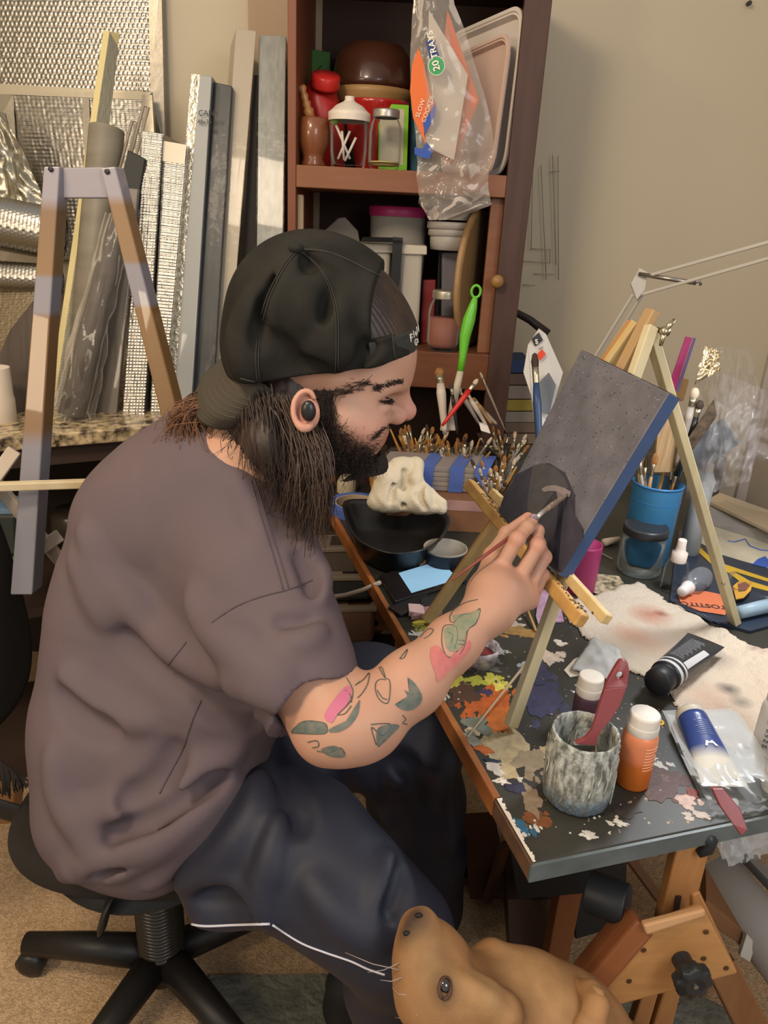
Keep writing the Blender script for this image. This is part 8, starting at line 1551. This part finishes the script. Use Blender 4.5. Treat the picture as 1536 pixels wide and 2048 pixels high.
# ================================================================ dog
DOGC = {'tan': '9c7148', 'dark': '6e4a2c', 'light': 'b08a5e', 'nose': '2a211e'}
def DP(x, y, d): return at_depth(x, y, d)
dogp = [(806, 1880, .800), (815, 1905, .80)]
def dog_fn(P):
    S_ = lambda x, y, d, r: (at_depth(x, y, d), r * d / FPX)
    def ch_(L, k): c = [S_(*q) for q in L]; return d_chain(P, [q[0] for q in c], [q[1] for q in c], k)
    d = ch_([(840, 1864, .830, 40), (862, 1918, .835, 66), (905, 1975, .835, 70)], .02)             # muzzle seen from above its side
    d = smin(d, ch_([(836, 1922, .80, 46), (855, 1995, .79, 52), (905, 2060, .80, 70)], .03), .03)                # near lip
    d = smin(d, ch_([(965, 1995, .85, 84), (1040, 2045, .855, 112), (1110, 2120, .86, 132)], .03), .02)          # skull
    d = smin(d, ch_([(985, 1916, .875, 36), (1052, 1962, .88, 50), (1120, 2035, .885, 62)], .02), .014)            # far brow and cheek
    d = smin(d, ch_([(938, 1966, .783, 17), (970, 1990, .782, 26), (1010, 2025, .785, 36)], .02), .03)              # near brow
    d = smin(d, ch_([(832, 1846, .835, 22), (845, 1838, .83, 20)], .01), .012)                                     # nose pad
    d = smax(d, -ch_([(925, 1905, .790, 9), (985, 1945, .783, 9), (1035, 1990, .778, 9), (1080, 2040, .772, 8)], .01), .022)              # furrow
    d = smax(d, -ch_([(884, 1985, .742, 9), (892, 1968, .742, 9)], .01), .016)                                     # eye socket
    d = smin(d, ch_([(1120, 2110, .88, 150), (1180, 2260, .95, 190), (1150, 2500, 1.1, 240)], .06), .05)           # neck and chest
    return d
def DH(x, y):
    q = hit(dog_fn, x, y, .5, 1.2); return q if q is not None else DP(x, y, .8)
def dog_col(P):
    c = np.tile(np.array(srgb('946c45')[:3]), (len(P), 1)); n_ = np.array([noise.noise(Vector(q * 22)) for q in P[::1]])[:, None]
    c = c * (1 + .22 * n_)
    return blend(c, P, [(DH(832, 1832), .019, '1d1817', 1.2), (DH(820, 1850), .022, '3a2c25', 1), (DH(815, 1870), .018, '3c2e26', .8), (DH(845, 1850), .02, '4a382c', .6), (DH(960, 1920), .032, '6a4526', .8), (DH(1000, 1955), .028, '5c3c22', .9), (DH(1050, 2005), .028, '5e3e24', .8), (DH(889, 1978), .021, '4a3425', 1.1), (DH(850, 1960), .05, '755a3a', .5), (DH(975, 1990), .045, '9a7c54', .8), (DH(1070, 1940), .055, 'a88458', .9), (DH(870, 1900), .04, '8c7350', .5), (DH(1130, 2020), .04, 'a38056', .7)])
dog = thing('dog', 'tan short-haired dog looking up at the painter from below the table corner', 'dog', (0.18, 0.36, 0))
DM = mat('dog_fur', 'a3784c', 0.8, var=0.25, col2='6e4f30', scale=60, bump=0.5, dist=0.001, attr='tint')
[q for q in DM.node_tree.nodes if q.type == 'TEX_NOISE'][-1].inputs['Scale'].default_value = 500
d_lo = np.min([DP(780, 1800, .7), DP(1400, 2600, 1.1), DP(780, 2600, .7)], 0); 
sculpt('body', dog_fn, V(-.02, .16, .20), V(.52, .74, .80), .0034, DM, dog, dog_col)
g = G(); eb_ = hit(dog_fn, 889, 1978, .5, 1.1); g.ball(eb_ + CF * .0064, (.0088, .0088, .0088)); ey = obj('eye', g, mat('dog_eye', '1d1410', 0.08, spec=0.8, coat=1), dog, smooth=True)
g = G(); g.tube([q - CF * .0006 for q in [hit(dog_fn, x, y, .5, 1.1) for x, y in cr_([(884, 1996), (878, 1976), (887, 1956), (898, 1958), (901, 1978), (895, 1994)], 24, True)] if q is not None], .0019, 8); obj('eyelid', g, mat('dog_lid', '4a3324', 0.6), dog, smooth=True)
for x, y in ((814, 1868), (838, 1832)): g = G(); h_ = hit(dog_fn, x, y, .5, 1.1); g.ball(h_ + CF * .001, (.0045, .003, .0028)); obj('nostril', g, mat('nostril', '120d0c', 0.6), dog, smooth=True)
def ear_dog(P): 
    c = [DP(1150, 1978, .86), DP(1182, 1985, .84), DP(1192, 2010, .82), DP(1178, 2070, .80), DP(1150, 2140, .80)]; return d_chain(P, c, [.012, .011, .012, .016, .012], .01)
sculpt('ear', ear_dog, np.min([DP(1140, 1960, .8), DP(1220, 2160, .8)], 0) - .05, np.max([DP(1140, 1960, .88), DP(1220, 2160, .8)], 0) + .05, .0025, DM, dog, dog_col)
g = G(); g.tube([DP(1158, 1972, .85), DP(1180, 1975, .84), DP(1200, 1990, .82), DP(1203, 2006, .815)], [.004, .006, .006, .004], 8); obj('ear_fold', g, mat('ear_inner', '94714a', 0.7), dog, smooth=True)
g = G()
for (x, y), (x2, y2) in (((800, 1925), (735, 1945)), ((800, 1940), (690, 1905)), ((805, 1955), (760, 1960)), ((910, 1845), (925, 1842)), ((903, 1850), (920, 1858)), ((835, 2030), (790, 2035)), ((812, 1990), (784, 1975))):
    a_ = hit(dog_fn, x, y, .5, 1.2); b_ = DP(x2, y2, .78)
    if a_ is not None: g.tube([a_, (a_ + b_) / 2 - V(0, 0, .004), b_], [.0006, .0005, .0002], 4)
obj('whisker', g, mat('whisker', '9a8a84', 0.4), dog, smooth=True, kind='stuff')
for sx, sy in ((.10, .30), (.30, .34)):
    g = G(); g.tube([V(sx + .08, sy, .42), V(sx, sy - .02, .22), V(sx - .02, sy, .03)], [.05, .032, .024], 14); g.ball(V(sx - .035, sy, .022), (.045, .03, .022)); obj('leg', g, DM, dog, smooth=True)
def haunch(P): return smin(d_chain(P, [V(.30, .33, .45), V(.42, .30, .25), V(.45, .28, .14)], [.12, .15, .13], .06), d_cap(P, V(.40, .20, .10), V(.28, .18, .03), .06, .028), .05)
sculpt('hindquarters', haunch, V(.1, .02, 0.001), V(.68, .55, .62), .01, DM, dog, dog_col)
